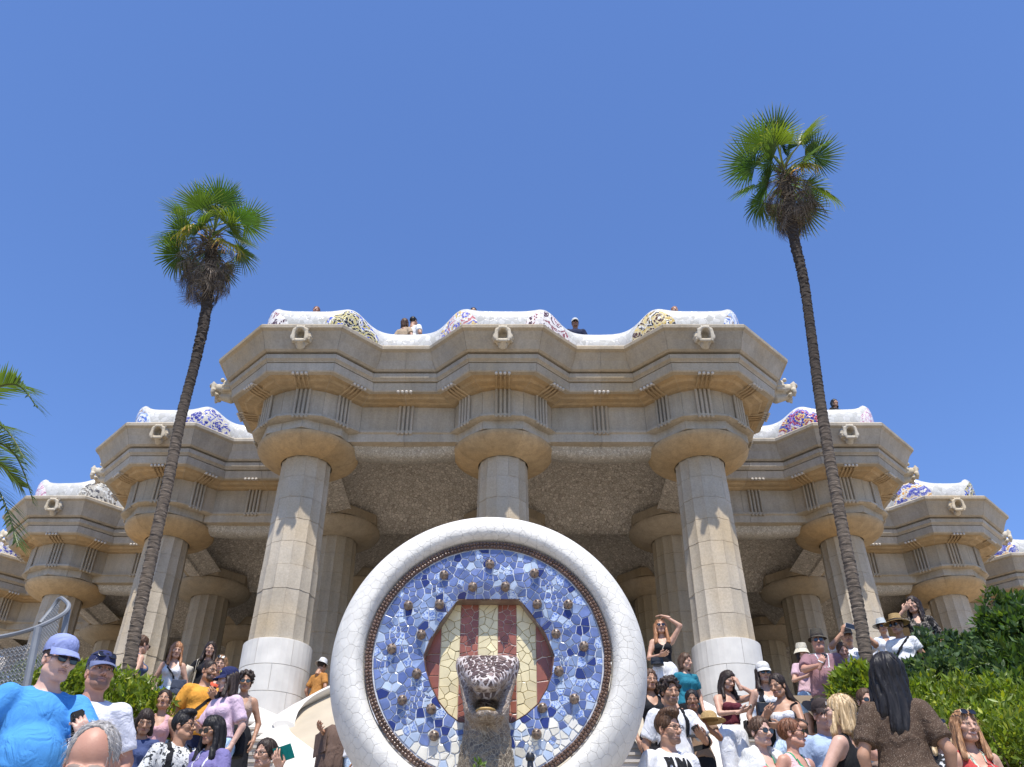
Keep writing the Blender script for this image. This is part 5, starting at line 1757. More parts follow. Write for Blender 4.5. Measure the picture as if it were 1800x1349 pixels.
def hair_mesh(style, h, L, seed, bangs=False, nst=160):
    ext = L + 0.06 if style in ('long', 'curlylong') else 0.26
    f = Fld((-0.19, -0.17, -max(0.18, ext)), (0.19, 0.24, 0.19), h)
    off = {'curly': 0.022, 'curlylong': 0.022, 'bald': 0.0015, 'crop': 0.004}.get(style, 0.010)
    f.ell((0, 0.022, 0.040), (0.075 + off, 0.094 + off, 0.089 + off), 0.0)
    if style == 'quiff': f.ell((0, -0.055, 0.118), (0.062, 0.05, 0.034), 0.03); f.ell((0.0, 0.0, 0.125), (0.06, 0.07, 0.03), 0.03)
    if style in ('curly',):
        r = random.Random(seed)
        for _ in range(60):
            d = Vector((r.gauss(0, 1), r.gauss(0.35, 1), r.gauss(0.45, 0.9))).normalized()
            f.ell((d.x * 0.105, 0.022 + d.y * 0.12, 0.04 + d.z * 0.11), (0.026, 0.026, 0.026), 0.008)
    if style in ('long', 'curlylong'):
        k = (1.0 if L < 0.33 else 1.18) if style == 'long' else 1.25
        f.cap((0, 0.075, 0.03), (0, 0.088, -L), 0.062 * k, 0.055 * k, 0.03, sc=(1.45, 0.62, 1))
        for s in (-1, 1):
            f.cap((s * 0.062, 0.03, 0.02), (s * 0.088, 0.035, -0.72 * L), 0.036 * k, 0.034 * k, 0.025)
            f.cap((s * 0.074, -0.015, 0.0), (s * 0.098, -0.055, -0.80 * L), 0.020 * k, 0.026 * k, 0.02)
    if style == 'bun': f.ell((0, 0.135, 0.05), (0.042, 0.04, 0.042), 0.012)
    if style == 'pony':
        f.ell((0, 0.125, 0.03), (0.03, 0.03, 0.03), 0.012)
        f.cap((0, 0.13, 0.02), (0.04, 0.16, -0.20), 0.045, 0.05, 0.02)
    if style == 'bob':
        for s in (-1, 1): f.cap((s * 0.066, 0.02, 0.0), (s * 0.080, 0.01, -0.11), 0.034, 0.03, 0.025)
        f.cap((0, 0.085, 0.0), (0, 0.075, -0.11), 0.06, 0.05, 0.03, sc=(1.3, 0.7, 1))
    X, Y, Z = f.grid()
    # open the face
    fz = 0.066 if not bangs else 0.022
    if style in ('long', 'curlylong', 'bob'): open_d = (0.066, 0.115, 0.17)
    else: open_d = (0.072, 0.115, 0.13)
    f.ell((0, -0.145, fz - open_d[2] * 0.94 + 0.03), open_d, 0.008, True)
    f.ell((0, -0.07, -0.17), (0.062, 0.10, 0.17), 0.01, True)
    if style in ('short', 'curly', 'bun', 'pony', 'quiff', 'crop', 'bald'):
        lowb = {'curly': -0.075, 'crop': -0.05}.get(style, -0.065)
        f.inter(-(Z + 0.95 * Y - lowb - 0.015), 0.015) if style not in ('pony', 'bun') else f.inter(np.maximum(-(Z + 0.95 * Y + 0.05), -(Z + 0.21 + 0 * Y)) if style == 'pony' else -(Z + 0.95 * Y + 0.05), 0.01)
    if style == 'bald':
        d = np.sqrt((X / 0.066) ** 2 + ((Y + 0.10) / 0.095) ** 2) - 1
        f.inter(np.where(Z > 0.0, -d * 0.06, -0.02) + 0 * X, 0.0)
    amp = {'curly': 0.010, 'curlylong': 0.012, 'bald': 0.0015, 'crop': 0.002}.get(style, 0.0042)
    th = np.arctan2(X, Y + 0.02)
    if style.startswith('curly'): f.F = f.F + amp * wr(X, Y, Z, seed, 120)
    else: f.F = f.F + amp * (np.sin(th * 17 + 2.5 * np.sin(Z * 14 + seed)) + 0.6 * np.sin(th * 31 + Z * 20 + seed))
    P, Q = f.out()
    # loose strands over the surface
    r = np.random.default_rng(seed)
    V = []; F = []
    if len(P) > 50 and nst:
        ctr = np.array([0, 0.022, 0.02])
        idx = r.choice(len(P), nst)
        for i in idx:
            p = P[i].copy(); 
            o = p - ctr; o[2] *= 0.35 if p[2] < -0.05 else 1; o /= np.linalg.norm(o) + 1e-9
            dn = np.array([r.normal() * 0.25, 0.25 if p[2] > 0 else 0.0, -1.0])
            if style.startswith('curly'): dn = r.normal(size=3)
            if style in ('quiff',) and p[2] > 0.08: dn = np.array([r.normal() * 0.5, -0.8, 0.6])
            t_ = dn - o * (dn @ o); t_ /= np.linalg.norm(t_) + 1e-9
            s = np.cross(o, t_); ln = r.uniform(0.03, 0.09) * (0.5 if style in ('short', 'crop', 'bald', 'quiff', 'bun', 'pony', 'curly') else 1.2)
            b = len(V); wv = 0.0022 if style != 'bald' else 0.0012
            bow = r.uniform(-1, 1) * 0.25
            for q, lf in ((0, 0.0), (0.4, 0.5), (0.75, 0.9), (1.0, 1.1)):
                c = p + t_ * ln * q + s * bow * ln * q * q + o * (0.002 + 0.007 * lf * r.uniform(0.3, 1))
                w = wv * (1 - 0.8 * q)
                V += [c + s * w, c - s * w]
            for q in range(3): F.append((b + 2 * q, b + 2 * q + 1, b + 2 * q + 3, b + 2 * q + 2))
    if V:
        Q = np.concatenate([Q, np.array(F) + len(P)]); P = np.concatenate([P, np.array(V)])
    return P, Q

def ik(S, T, l1, l2, hint):
    S, T = np.array(S, float), np.array(T, float)
    d = T - S; L = np.linalg.norm(d)
    if L > (l1 + l2) * 0.995: T = S + d / L * (l1 + l2) * 0.995; d = T - S; L = np.linalg.norm(d)
    u = d / L; a = (l1 * l1 - l2 * l2 + L * L) / (2 * L)
    hh = math.sqrt(max(0, l1 * l1 - a * a))
    hn = np.array(hint, float); hn = hn - u * (hn @ u); hn /= np.linalg.norm(hn) + 1e-9
    return S + u * a + hn * hh, T

def hand_mesh(Wp, d, n, side, curl, h):
    """palm with five separate, unequal, bent fingers; d finger direction, n palm normal"""
    d = np.array(d, float); d /= np.linalg.norm(d); n = np.array(n, float); n = n - d * (n @ d); n /= np.linalg.norm(n) + 1e-9
    s = np.cross(d, n) * (-side)
    Wp = np.array(Wp, float); c = Wp + d * 0.07
    f = Fld(c - 0.135, c + 0.135, h)
    f.cap(Wp - d * 0.05, Wp + d * 0.015, 0.027, 0.025, 0.0)
    kn = []
    for i, (o, kl) in enumerate(((0.030, 0.086), (0.010, 0.092), (-0.010, 0.088), (-0.029, 0.078))):
        k = Wp + d * kl + s * o
        f.cap(Wp + d * 0.012 + s * o * 0.55, k, 0.0165, 0.0125, 0.010); kn.append(k)
    for i, (l1, l2, l3, r) in enumerate(((0.036, 0.024, 0.018, 0.0088), (0.041, 0.027, 0.019, 0.009), (0.038, 0.025, 0.019, 0.0087), (0.029, 0.019, 0.016, 0.0076))):
        a = curl * (0.75 + 0.12 * i); p = kn[i]; dd = d + s * 0.10 * (1.2 - 0.8 * i)
        dd /= np.linalg.norm(dd)
        for L, k, ra, rb in ((l1, 0.6, r * 1.08, r), (l2, 1.3, r, r * 0.92), (l3, 1.9, r * 0.92, r * 0.75)):
            q = p + (dd * math.cos(a * k) + n * math.sin(a * k)) * L
            f.cap(p, q, ra, rb, 0.003); p = q
    t0 = Wp + d * 0.022 + s * 0.022; t1 = t0 + (d * 0.55 + s * 0.65 + n * 0.45) * 0.045; t2 = t1 + (d * 0.8 + s * (0.35 - 0.5 * curl) + n * 0.5 * curl) * 0.034; t3 = t2 + (d * 0.8 + n * 0.6 * curl - s * 0.3 * curl) * 0.024
    f.cap(t0, t1, 0.0155, 0.012, 0.008); f.cap(t1, t2, 0.011, 0.010, 0.003); f.cap(t2, t3, 0.010, 0.0078, 0.003)
    P, Q = f.out()
    return P, Q, Wp + d * 0.085 + n * 0.030

BROWS = {'black': (0.015, 0.012, 0.01), 'dark': (0.03, 0.02, 0.015), 'brown': (0.07, 0.04, 0.025), 'auburn': (0.12, 0.06, 0.035), 'ginger': (0.2, 0.11, 0.06), 'blonde': (0.22, 0.14, 0.08), 'caramel': (0.12, 0.065, 0.035), 'grey': (0.16, 0.14, 0.12)}
NPEOPLE = []
def solve_place(px, py, d, H0, ground=None):
    """feet on the steps: slide along the sight line of the eyes and choose a height that lets the feet touch"""
    c, s = math.cos(TH), math.sin(TH)
    ru = -(py - 674.5) / FPX
    Y0 = d * (c - ru * s)
    best = None
    for k in range(-60, 61):
        Y = Y0 * (1 + k / 60 * 0.22)
        p = at(px, py, Y)
        gz = zs(p.x, p.y) if ground is None else ground
        Hc = (p.z - gz) / 0.936
        pen = 0 if 1.54 <= Hc <= 1.90 else 40 * (min(abs(Hc - 1.54), abs(Hc - 1.90)) + 0.1)
        cost = ((Y - Y0) / Y0 / 0.05) ** 2 + ((Hc - H0) / 0.08) ** 2 + pen
        if best is None or cost < best[0]: best = (cost, p, gz, Hc)
    return best[1], best[2], best[3]

def person(label, px, py, d, sex='f', H=None, yaw=0, head=(0, 0, 0), fat=0.0, skin='fair', hair=('short', 'brown', 0.2), bangs=False,
           top=None, bottom=None, armL=None, armR=None, beard=None, smile=False, hat=None, glasses=None, ground=None, lean=0.0, group='visitors on the stairs', extras=()):
    m = sex == 'm'
    pos, gz, Hc = solve_place(px, py, d, H or (1.77 if m else 1.66), ground)
    dist = d
    seed = len(NPEOPLE) * 7 + 3
    near = dist < 7.6; mid = dist < 10.8
    hb, hh, hc, hr = (0.017, 0.0056, 0.0135, 0.0085) if near else ((0.021, 0.007, 0.0165, 0.0105) if mid else (0.025, 0.0085, 0.020, 0.013))
    if dist < 3: hh, hr = 0.0040, 0.0055
    root = empty('person', (pos.x, pos.y, gz), math.radians(yaw), label, 'person', group)
    sc = Hc / 1.72; root.scale = (sc, sc, sc)
    # the origin is under the head
    shw = (0.172 if m else 0.148) + 0.025 * fat
    S = {-1: np.array((-shw, 0.012, 1.365)), 1: np.array((shw, 0.012, 1.365))}
    E, Wr, hd, hn, cu = {}, {}, {}, {}, {}
    for s, spec in ((-1, armL), (1, armR)):
        if spec is None: spec = dict(t=(s * (shw + 0.07 + 0.05 * fat), -0.03, 0.87), hint=(s * 0.5, 0.6, 0), n=(-s, 0.2, 0), curl=0.35)
        tt = spec['t']; hint = spec.get('hint', (s * 0.7, 0.35, -0.7))
        E[s], Wr[s] = ik(S[s], tt, 0.285, 0.255, hint)
        fd = (Wr[s] - E[s]); fd = fd / np.linalg.norm(fd)
        hd[s] = np.array(spec['d'], float) if 'd' in spec else fd; hn[s] = spec.get('n', (-s * 0.6, 0.2, 0.7)); cu[s] = spec.get('curl', 0.55)
    lo = np.minimum(np.minimum(E[-1], E[1]), np.minimum(Wr[-1], Wr[1])); hi = np.maximum(np.maximum(E[-1], E[1]), np.maximum(Wr[-1], Wr[1]))
    lo = np.minimum(lo, (-0.26 - 0.1 * fat, -0.22 - 0.15 * fat, 0)) - 0.08; hi = np.maximum(hi, (0.26 + 0.1 * fat, 0.2, 1.56)) + 0.08
    lo[2] = -0.02
    w_ = 0.0 if m else 1.0
    def torso(f, o, k=0.035, bust=True, belly_only=False):
        f.ell((0, 0.005, 1.255), (0.155 - 0.02 * w_ + o + 0.03 * fat, 0.103 - 0.012 * w_ + o + 0.02 * fat, 0.17 + o), k)
        f.ell((0, 0.0, 1.08), (0.140 - 0.026 * w_ + o + 0.05 * fat, 0.098 - 0.012 * w_ + o + 0.03 * fat, 0.17 + o), k)
        f.ell((0, 0.012, 0.93), (0.158 + 0.006 * w_ + o + 0.03 * fat, 0.112 + o + 0.02 * fat, 0.135 + o), k)
        if fat > 0.1: f.ell((0, -0.04 - 0.05 * fat, 1.07), (0.12 + 0.06 * fat + o, 0.085 + 0.10 * fat + o, 0.16 + o), k)
        f.cap((-shw + 0.03, 0.012, 1.365), (shw - 0.03, 0.012, 1.365), 0.048 + o * 0.7, 0.048 + o * 0.7, k)
        for s in (-1, 1):
            f.cap((s * 0.035, 0.03, 1.432), (s * (shw - 0.03), 0.014, 1.378), 0.030 + o * 0.7, 0.038 + o * 0.7, 0.02)
            if not m and bust: f.ell((s * 0.068, -0.088, 1.245), (0.058 + o + 0.02 * fat, 0.052 + o + 0.02 * fat, 0.060 + o), 0.03)
            if m and fat < 0.3: f.ell((s * 0.07, -0.065, 1.28), (0.075 + o, 0.04 + o, 0.065 + o), 0.06)
            f.ell((s * 0.075, 0.065, 0.895), (0.085 + o, 0.075 + o, 0.085 + o), 0.04)
    legs = {s: ((s * 0.088, 0.0, 0.90), (s * 0.095, -0.012, 0.49), (s * 0.10, 0.022, 0.085), (s * 0.115, -0.135, 0.04)) for s in (-1, 1)}
    ta = 0.05 if m else 0.042
    # one continuous body
    f = Fld(lo, hi, hb)
    torso(f, 0.0)
    nr = (0.055 if m else 0.046) + 0.004 * fat
    f.cap((0, 0.03, 1.40), (0, 0.022, 1.52), nr + 0.008, nr, 0.03)
    for s in (-1, 1):
        f.cap(S[s], E[s], ta + 0.008 + 0.012 * fat, ta - 0.006 + 0.006 * fat, 0.03)
        f.cap(E[s], Wr[s], ta - 0.004 + 0.004 * fat, 0.029 if m else 0.025, 0.012)
        a, b, c_, t_ = legs[s]
        f.cap(a, b, 0.086 + 0.02 * fat, 0.058, 0.03); f.cap(b, c_, 0.055, 0.038, 0.015); f.cap(c_, t_, 0.04, 0.03, 0.02)
    P, Q = f.out(); C = np.zeros((len(P), 4))
    R3 = rotm(*head); piv = np.array((0, 0.022, 1.515)); horg = np.array((0, -0.004, 1.61))
    def H2P(V): return (V + horg - piv) @ R3.T + piv
    brow = BROWS[hair[1]] if hair else (0.05, 0.04, 0.03)
    hP, hQ, hC = head_mesh(sex, hh, fat * 0.6, beard, brow, smile)
    Q = np.concatenate([Q, hQ + len(P)]); P = np.concatenate([P, H2P(hP)]); C = np.concatenate([C, hC])
    palms = {}
    for s in (-1, 1):
        gP, gQ, pc = hand_mesh(Wr[s], hd[s], hn[s], s, cu[s], 0.0058 if near else (0.0075 if mid else 0.0095))
        palms[s] = pc
        Q = np.concatenate([Q, gQ + len(P)]); P = np.concatenate([P, gP]); C = np.concatenate([C, np.zeros((len(gP), 4))])
    body = link('body', fast_mesh('body', P, Q, True, C), SK[skin], root)
    # hair
    if hair:
        hP, hQ = hair_mesh(hair[0], hr, hair[2], seed, bangs, 420 if dist < 3 else (220 if near else 110))
        if len(hP): 
            if hair[0] in ('long', 'curlylong'):       # hangs straight down whatever the head does
                base = H2P(hP); straight = hP + horg + (H2P(np.array([[0, 0.03, 0.0]])) - horg - np.array([[0, 0.03, 0.0]]))
                k = np.clip((-hP[:, 2] - 0.02) / 0.14, 0, 1)[:, None]
                Rz = rotm(head[0], 0, 0); sp_ = (hP + horg - piv) @ Rz.T + piv
                hV = base * (1 - k) + sp_ * k
            else: hV = H2P(hP)
            link('hair', fast_mesh('hair', hV, hQ, True), HR[hair[1]], root)
    shirtV = None
    # clothes
    def tops(kind, mat, hem=0.93, sleeve=0.62, neck='crew', loose=0.009, name=None):
        f = Fld(np.maximum(lo, (-9, -9, 0.25 if kind in ('dress', 'long') else min(hem, 0.8) - 0.1)), np.minimum(hi, (9, 9, 1.54)), hc)
        torso(f, loose, 0.03)
        if kind in ('tee', 'shirt', 'dress'):
            f.cap((0, 0, 1.15), (0, 0, 0.92), 0.108 + loose + 0.03 * fat + (0.0 if m else -0.01), 0.145 + loose + 0.04 * fat, 0.05, sc=(1.18, 0.85, 1))
        if kind == 'dress':
            f.cap((0, 0.01, 0.95), (0, 0.01, 0.42), 0.15, 0.21, 0.06, sc=(1.1, 0.95, 1))
        X, Y, Z = f.grid()
        if kind in ('tank', 'strapless', 'halter'):
            if kind == 'strapless': f.inter((Z - 1.30 - 0.25 * np.abs(X) * 0) + 0 * X + 0 * Y, 0.01)
            else:
                f.inter(np.where(Z > 1.24, np.abs(X) - (0.085 if kind == 'halter' else 0.118) - 0.35 * np.maximum(0, 1.34 - Z), -0.05) + 0 * Y, 0.008)
                f.ell((0, -0.11, 1.41), (0.075, 0.14, 0.13), 0.008, True)
                if kind == 'halter': f.ell((0, 0.14, 1.25), (0.16, 0.13, 0.25), 0.008, True)
                else: f.ell((0, 0.13, 1.43), (0.075, 0.12, 0.11), 0.008, True)
        else:
            nn = {'crew': ((0, -0.005, 1.475), (0.080 + 0.01 * fat, 0.078, 0.068)), 'scoop': ((0, -0.06, 1.44), (0.095, 0.11, 0.10)), 'vee': ((0, -0.08, 1.43), (0.06, 0.09, 0.13)), 'collar': ((0, -0.02, 1.50), (0.07, 0.08, 0.078))}[neck]
            for s in (-1, 1):
                if kind == 'sleeveless': continue
                g2 = Fld(f.lo, f.lo + (f.n - 1) * f.h, f.h)
                so = 0.006 + loose * 0.8
                if sleeve > 1.0:
                    g2.cap(S[s], E[s], ta + 0.010 + so, ta + so, 0.02); g2.cap(E[s], E[s] + (Wr[s] - E[s]) * (sleeve - 1), ta + so - 0.004, 0.03 + so, 0.02)
                else:
                    u = E[s] - S[s]; g2.cap(S[s], S[s] + u * min(1, sleeve + 0.35), ta + 0.010 + so + 0.01 * fat, ta + 0.008 + so + 0.008 * fat, 0.02)
                    u = u / np.linalg.norm(u); cp = S[s] + (E[s] - S[s]) * sleeve
                    g2.inter((X - cp[0]) * u[0] + (Y - cp[1]) * u[1] + (Z - cp[2]) * u[2], 0.004)
                n_ = np.minimum(f.F.shape, g2.F.shape); sl = tuple(slice(0, k) for k in n_)
                a_, b_ = f.F[sl], g2.F[sl]
                k = 0.015; hq = np.clip(0.5 + 0.5 * (a_ - b_) / k, 0, 1); f.F[sl] = a_ * (1 - hq) + b_ * hq - k * hq * (1 - hq)
            f.ell(nn[0], nn[1], 0.006, True)
            if neck == 'collar':
                for s in (-1, 1): f.cap((s * 0.055, 0.03, 1.455), (s * 0.045, -0.07, 1.395), 0.016, 0.013, 0.006)
        amp = 0.004 + (0.0035 if kind in ('tee', 'shirt') else 0)
        f.F = f.F + (amp * (np.clip(wr(X, Y, Z, seed + 1, 42) + 0.6 * wr(X, Y, Z, seed + 9, 85), -1.6, 0.9) - 0.85) * np.clip(1.35 - 0.6 * (Z - 0.9), 0.5, 1.3)).astype(np.float32)
        hemz = {'dress': 0.45}.get(kind, hem)
        f.inter(hemz - Z + 0.012 * np.sin(X * 24 + seed) + 0 * Y, 0.004)
        P, Q = f.out()
        if len(P): link(name or {'dress': 'dress', 'tee': 'tshirt', 'shirt': 'shirt', 'tank': 'tank_top', 'halter': 'halter_top', 'strapless': 'strapless_top', 'sleeveless': 'sleeveless_top'}[kind], fast_mesh('top', P, Q, True), mat, root)
        return P, Q
    if top:
        SP, SQ = tops(**top)
        shirtV = (SP, SQ)
    if bottom:
        kind, mat = bottom[0], bottom[1]
        f = Fld((-0.34, -0.26, 0.0), (0.34, 0.26, 1.10), hc)
        lo_ = {'trousers': 0.012, 'wide': 0.03, 'shorts': 0.02, 'skirt': 0.0}.get(kind, 0.012)
        f.ell((0, 0.012, 0.94), (0.168 + 0.04 * fat, 0.122 + 0.03 * fat, 0.15), 0.0)
        X, Y, Z = f.grid()
        for s in (-1, 1):
            a, b, c_, t_ = legs[s]
            f.ell((s * 0.075, 0.066, 0.895), (0.095, 0.085, 0.095), 0.04)
            f.cap(a, b, 0.094 + lo_ * 0.6 + 0.02 * fat, 0.066 + lo_, 0.03); f.cap(b, c_, 0.064 + lo_, 0.055 + lo_ * 1.6, 0.015)
        if kind == 'skirt': f.cap((0, 0.01, 0.95), (0, 0.01, 0.35), 0.14, 0.20, 0.05, sc=(1.1, 0.95, 1))
        f.F = f.F + (0.006 * (np.clip(wr(X, Y, Z, seed + 2, 40), -1.2, 0.8) - 0.8)).astype(np.float32)
        f.inter(Z - (1.05 if not m else 1.0) + 0 * X + 0 * Y, 0.004)
        f.inter({'shorts': 0.62, 'skirt': 0.36}.get(kind, 0.05) - Z + 0 * X + 0 * Y, 0.004)
        P, Q = f.out()
        link({'wide': 'trousers'}.get(kind, kind), fast_mesh(kind, P, Q, True), mat, root)
    # shoes
    mb = MB()
    for s in (-1, 1):
        mb.ball((s * 0.112, -0.06, 0.045), 0.05, 10, 7, (0.95, 2.5, 0.95)); mb.box((s * 0.112, -0.06, 0.012), (0.085, 0.245, 0.024))
    mb.build('shoes', cloth(random.choice([(0.5, 0.5, 0.5), (0.05, 0.05, 0.05), (0.3, 0.22, 0.15)])), root, True)
    def head_part(name, mb, mat, smooth=True, parent=None):
        me = mb.mesh(name, smooth)
        V = np.array([v.co for v in me.vertices]); V = H2P(V)
        for i, v in enumerate(me.vertices): v.co = V[i]
        return link(name, me, mat, parent or root)
    if glasses:
        g = glasses; up = (0, 0, 0)
        mb = MB(); fr = MB()
        onhead = g.endswith('_up')
        zc, yc = (0.098, -0.080) if onhead else (-0.004, -0.1045)
        for s in (-1, 1):
            c = Vector((s * 0.033, yc, zc))
            ring = []
            for a in range(14):
                t_ = 2 * math.pi * a / 14
                rx, rz = (0.0255, 0.0205) if not g.startswith('clear') else (0.0245, 0.0185)
                x = c.x + rx * math.copysign(abs(math.cos(t_)) ** 0.75, math.cos(t_)); z = c.z + rz * math.copysign(abs(math.sin(t_)) ** 0.75, math.sin(t_))
                y = c.y + 0.30 * (abs(x) - 0.02) * max(0, abs(x) - 0.02) * 12 + (0.6 * (z - zc) if onhead else 0)
                ring.append(Vector((x, y, z)))
            if not g.startswith('clear'):
                v = ring + [p + Vector((0, 0.003, 0)) for p in ring]
                mb.add(v, [tuple(range(14)), tuple(range(27, 13, -1))] + [(i, (i + 1) % 14, 14 + (i + 1) % 14, 14 + i) for i in range(14)])
            fr.tube(ring + [ring[0], ring[1]], 0.0024, 5, False)
            fr.tube([ring[0] if s > 0 else ring[7], Vector((s * 0.072, yc + 0.045, zc + 0.006)), Vector((s * 0.081, 0.01 if not onhead else 0.03, zc + 0.004))], 0.0028, 5)
        fr.tube([(-0.010, yc - 0.002, zc + 0.004), (0, yc - 0.005, zc + 0.007), (0.010, yc - 0.002, zc + 0.004)], 0.0026, 5)
        go = head_part('sunglasses' if not g.startswith('clear') else 'eyeglasses', fr, FRAME)
        if mb.v: head_part('lens', mb, LENS, False, go)
    if hat:
        kind, mat = hat[0], hat[1]
        hb_ = MB()
        if kind in ('cap', 'capback'):
            for k in range(9):
                pass
            prof = [(0.0905, -0.002), (0.0915, 0.02), (0.089, 0.05), (0.078, 0.078), (0.055, 0.098), (0.028, 0.107), (0.001, 0.109)]
            V = []; F = []; n = 26
            for r, z in prof:
                for i in range(n):
                    a = 2 * math.pi * i / n; V.append((r * 0.96 * math.cos(a), 0.018 + r * 1.17 * math.sin(a), 0.042 + z - 0.10 * (0.018 + r * math.sin(a)) * (1 - z / 0.11)))
            for l in range(len(prof) - 1): F += [(l * n + i, l * n + (i + 1) % n, (l + 1) * n + (i + 1) % n, (l + 1) * n + i) for i in range(n)]
            hb_.add(V, F); ho = head_part('cap', hb_, mat)
            br = MB(); V = []; F = []; m_ = 13
            for j in range(5):
                for i in range(m_):
                    a = math.pi * (0.06 + 0.88 * i / (m_ - 1)); u = j / 4
                    x = math.cos(a) * (0.086 + 0.002 * u); y = -0.022 - math.sin(a) * (0.068 + 0.072 * u)
                    V.append((x, y, 0.050 - 0.042 * u - 0.14 * x * x / 0.086 + 0.02 * (1 - math.sin(a))))
            nb = len(V); V += [(x, y, z - 0.004) for x, y, z in V]
            for j in range(4):
                for i in range(m_ - 1):
                    q = j * m_ + i; F += [(q, q + 1, q + m_ + 1, q + m_), (nb + q + m_, nb + q + m_ + 1, nb + q + 1, nb + q)]
            for i in range(m_ - 1): q = 4 * m_ + i; F.append((q, q + 1, nb + q + 1, nb + q))
            br.add(V, F); head_part('brim', br, hat[2] if len(hat) > 2 and hat[2] else mat, True, ho)
            if len(hat) > 3:
                lg = MB()
                for (x, z, w, h_) in hat[3][1]: lg.box((x, -0.0955 + abs(x) * 0.35 + (z - 0.08) * 0.55, z), (w, 0.004, h_))
                head_part('emblem', lg, hat[3][0], False, ho)
        else:
            brim = {'straw': 0.185, 'fedora': 0.135, 'bucket': 0.135, 'clear': 0.17, 'sun': 0.15}[kind]
            crown = {'straw': 0.115, 'fedora': 0.12, 'bucket': 0.11, 'clear': 0.11, 'sun': 0.115}[kind]
            dz = {'bucket': -0.055, 'sun': -0.03}.get(kind, -0.012)
            prof = [(brim, 0.045 + dz), (brim - 0.002, 0.049 + dz), (0.10, 0.058), (0.093, 0.064), (0.09, 0.058 + crown * 0.5), (0.078, 0.05 + crown), (0.05, 0.054 + crown), (0.001, 0.050 + crown - (0.02 if kind == 'fedora' else 0))]
            V = []; F = []; n = 28
            for r, z in prof:
                for i in range(n):
                    a = 2 * math.pi * i / n; V.append((r * 0.95 * math.cos(a), 0.016 + r * 1.1 * math.sin(a), z + 0.006 * math.sin(2 * a + seed) * (1 if r > 0.11 else 0)))
            for l in range(len(prof) - 1): F += [(l * n + i, l * n + (i + 1) % n, (l + 1) * n + (i + 1) % n, (l + 1) * n + i) for i in range(n)]
            hb_.add(V, F); ho = head_part('hat', hb_, mat)
            if kind in ('straw', 'fedora'):
                bd = MB(); V = []; F = []
                for r, z in ((0.0955, 0.064), (0.0945, 0.088)):
                    for i in range(n):
                        a = 2 * math.pi * i / n; V.append((r * 0.95 * math.cos(a), 0.016 + r * 1.1 * math.sin(a), z))
                F = [(i, (i + 1) % n, n + (i + 1) % n, n + i) for i in range(n)]
                bd.add(V, F); head_part('hat_band', bd, cloth((0.05, 0.04, 0.035)), True, ho)
    # world helpers
    Mw = Matrix.Translation((pos.x, pos.y, gz)) @ Matrix.Rotation(math.radians(yaw), 4, 'Z') @ Matrix.Scale(sc, 4)
    info = dict(root=root, Mw=Mw, palms=palms, shirt=shirtV, body=(P, Q), S=S, E=E, W=Wr, hn=hn, hd=hd, sc=sc, dist=dist, H2P=H2P)
    NPEOPLE.append(info)
    return info

# ---- things carried
def surf_snap(info, pts, off=0.008):
    """push a path in the wearer's space out to the surface of the clothes"""
    tv, tf = [], []
    for nm in info['root'].children:
        if nm.name.split('.')[0] in ('body', 'tshirt', 'shirt', 'tank_top', 'halter_top', 'strapless_top', 'sleeveless_top', 'dress', 'trousers', 'shorts', 'skirt'):
            b = len(tv); me = nm.data
            tv += [tuple(v.co) for v in me.vertices]; tf += [tuple(i + b for i in p.vertices) for p in me.polygons]
    bv = BVHTree.FromPolygons(tv, tf)
    out = []
    for p in pts:
        p = Vector(p)
        axis = Vector((0, 0.01, p.z))
        if p.z > 1.385:
            h = bv.ray_cast(Vector((p.x, p.y, 1.75)), Vector((0, 0, -1)))
            if h[0] is not None and h[0].z < 1.52: out.append(h[0] + Vector((0, 0, off))); continue
        d = (p - axis); d.z = 0
        d = d.normalized() if d.length > 1e-4 else Vector((0, -1, 0))
        h = bv.ray_cast(axis + d * 0.6, -d)
        out.append((h[0] + d * off) if h[0] is not None else p)
    return out
def ribbon(pts, w, th=0.004):
    V = []; F = []
    n = len(pts)
    for i, p in enumerate(pts):
        t = (pts[min(i + 1, n - 1)] - pts[max(i - 1, 0)]).normalized()
        o = Vector((p.x, p.y - 0.01, 0)); o = o.normalized() if o.length > 1e-5 else Vector((0, -1, 0))
        if p.z > 1.385: o = (o * 0.4 + Vector((0, 0, 1))).normalized()
        s = t.cross(o).normalized(); 
        V += [p + s * w / 2, p - s * w / 2, p - s * w / 2 - o * th, p + s * w / 2 - o * th]
    for i in range(n - 1):
        for k in range(4): F.append((i * 4 + k, i * 4 + (k + 1) % 4, (i + 1) * 4 + (k + 1) % 4, (i + 1) * 4 + k))
    return MB().add(V, F)
def interp_path(P, n):
    P = [Vector(p) for p in P]; return catmull(P, max(2, n // (len(P) - 1)))
def placed(name, info, loc, label, cat, group=None):
    o = empty(name, (0, 0, 0), 0, label, cat, group)
    o.matrix_basis = info['Mw'] @ Matrix.Translation(loc)
    return o
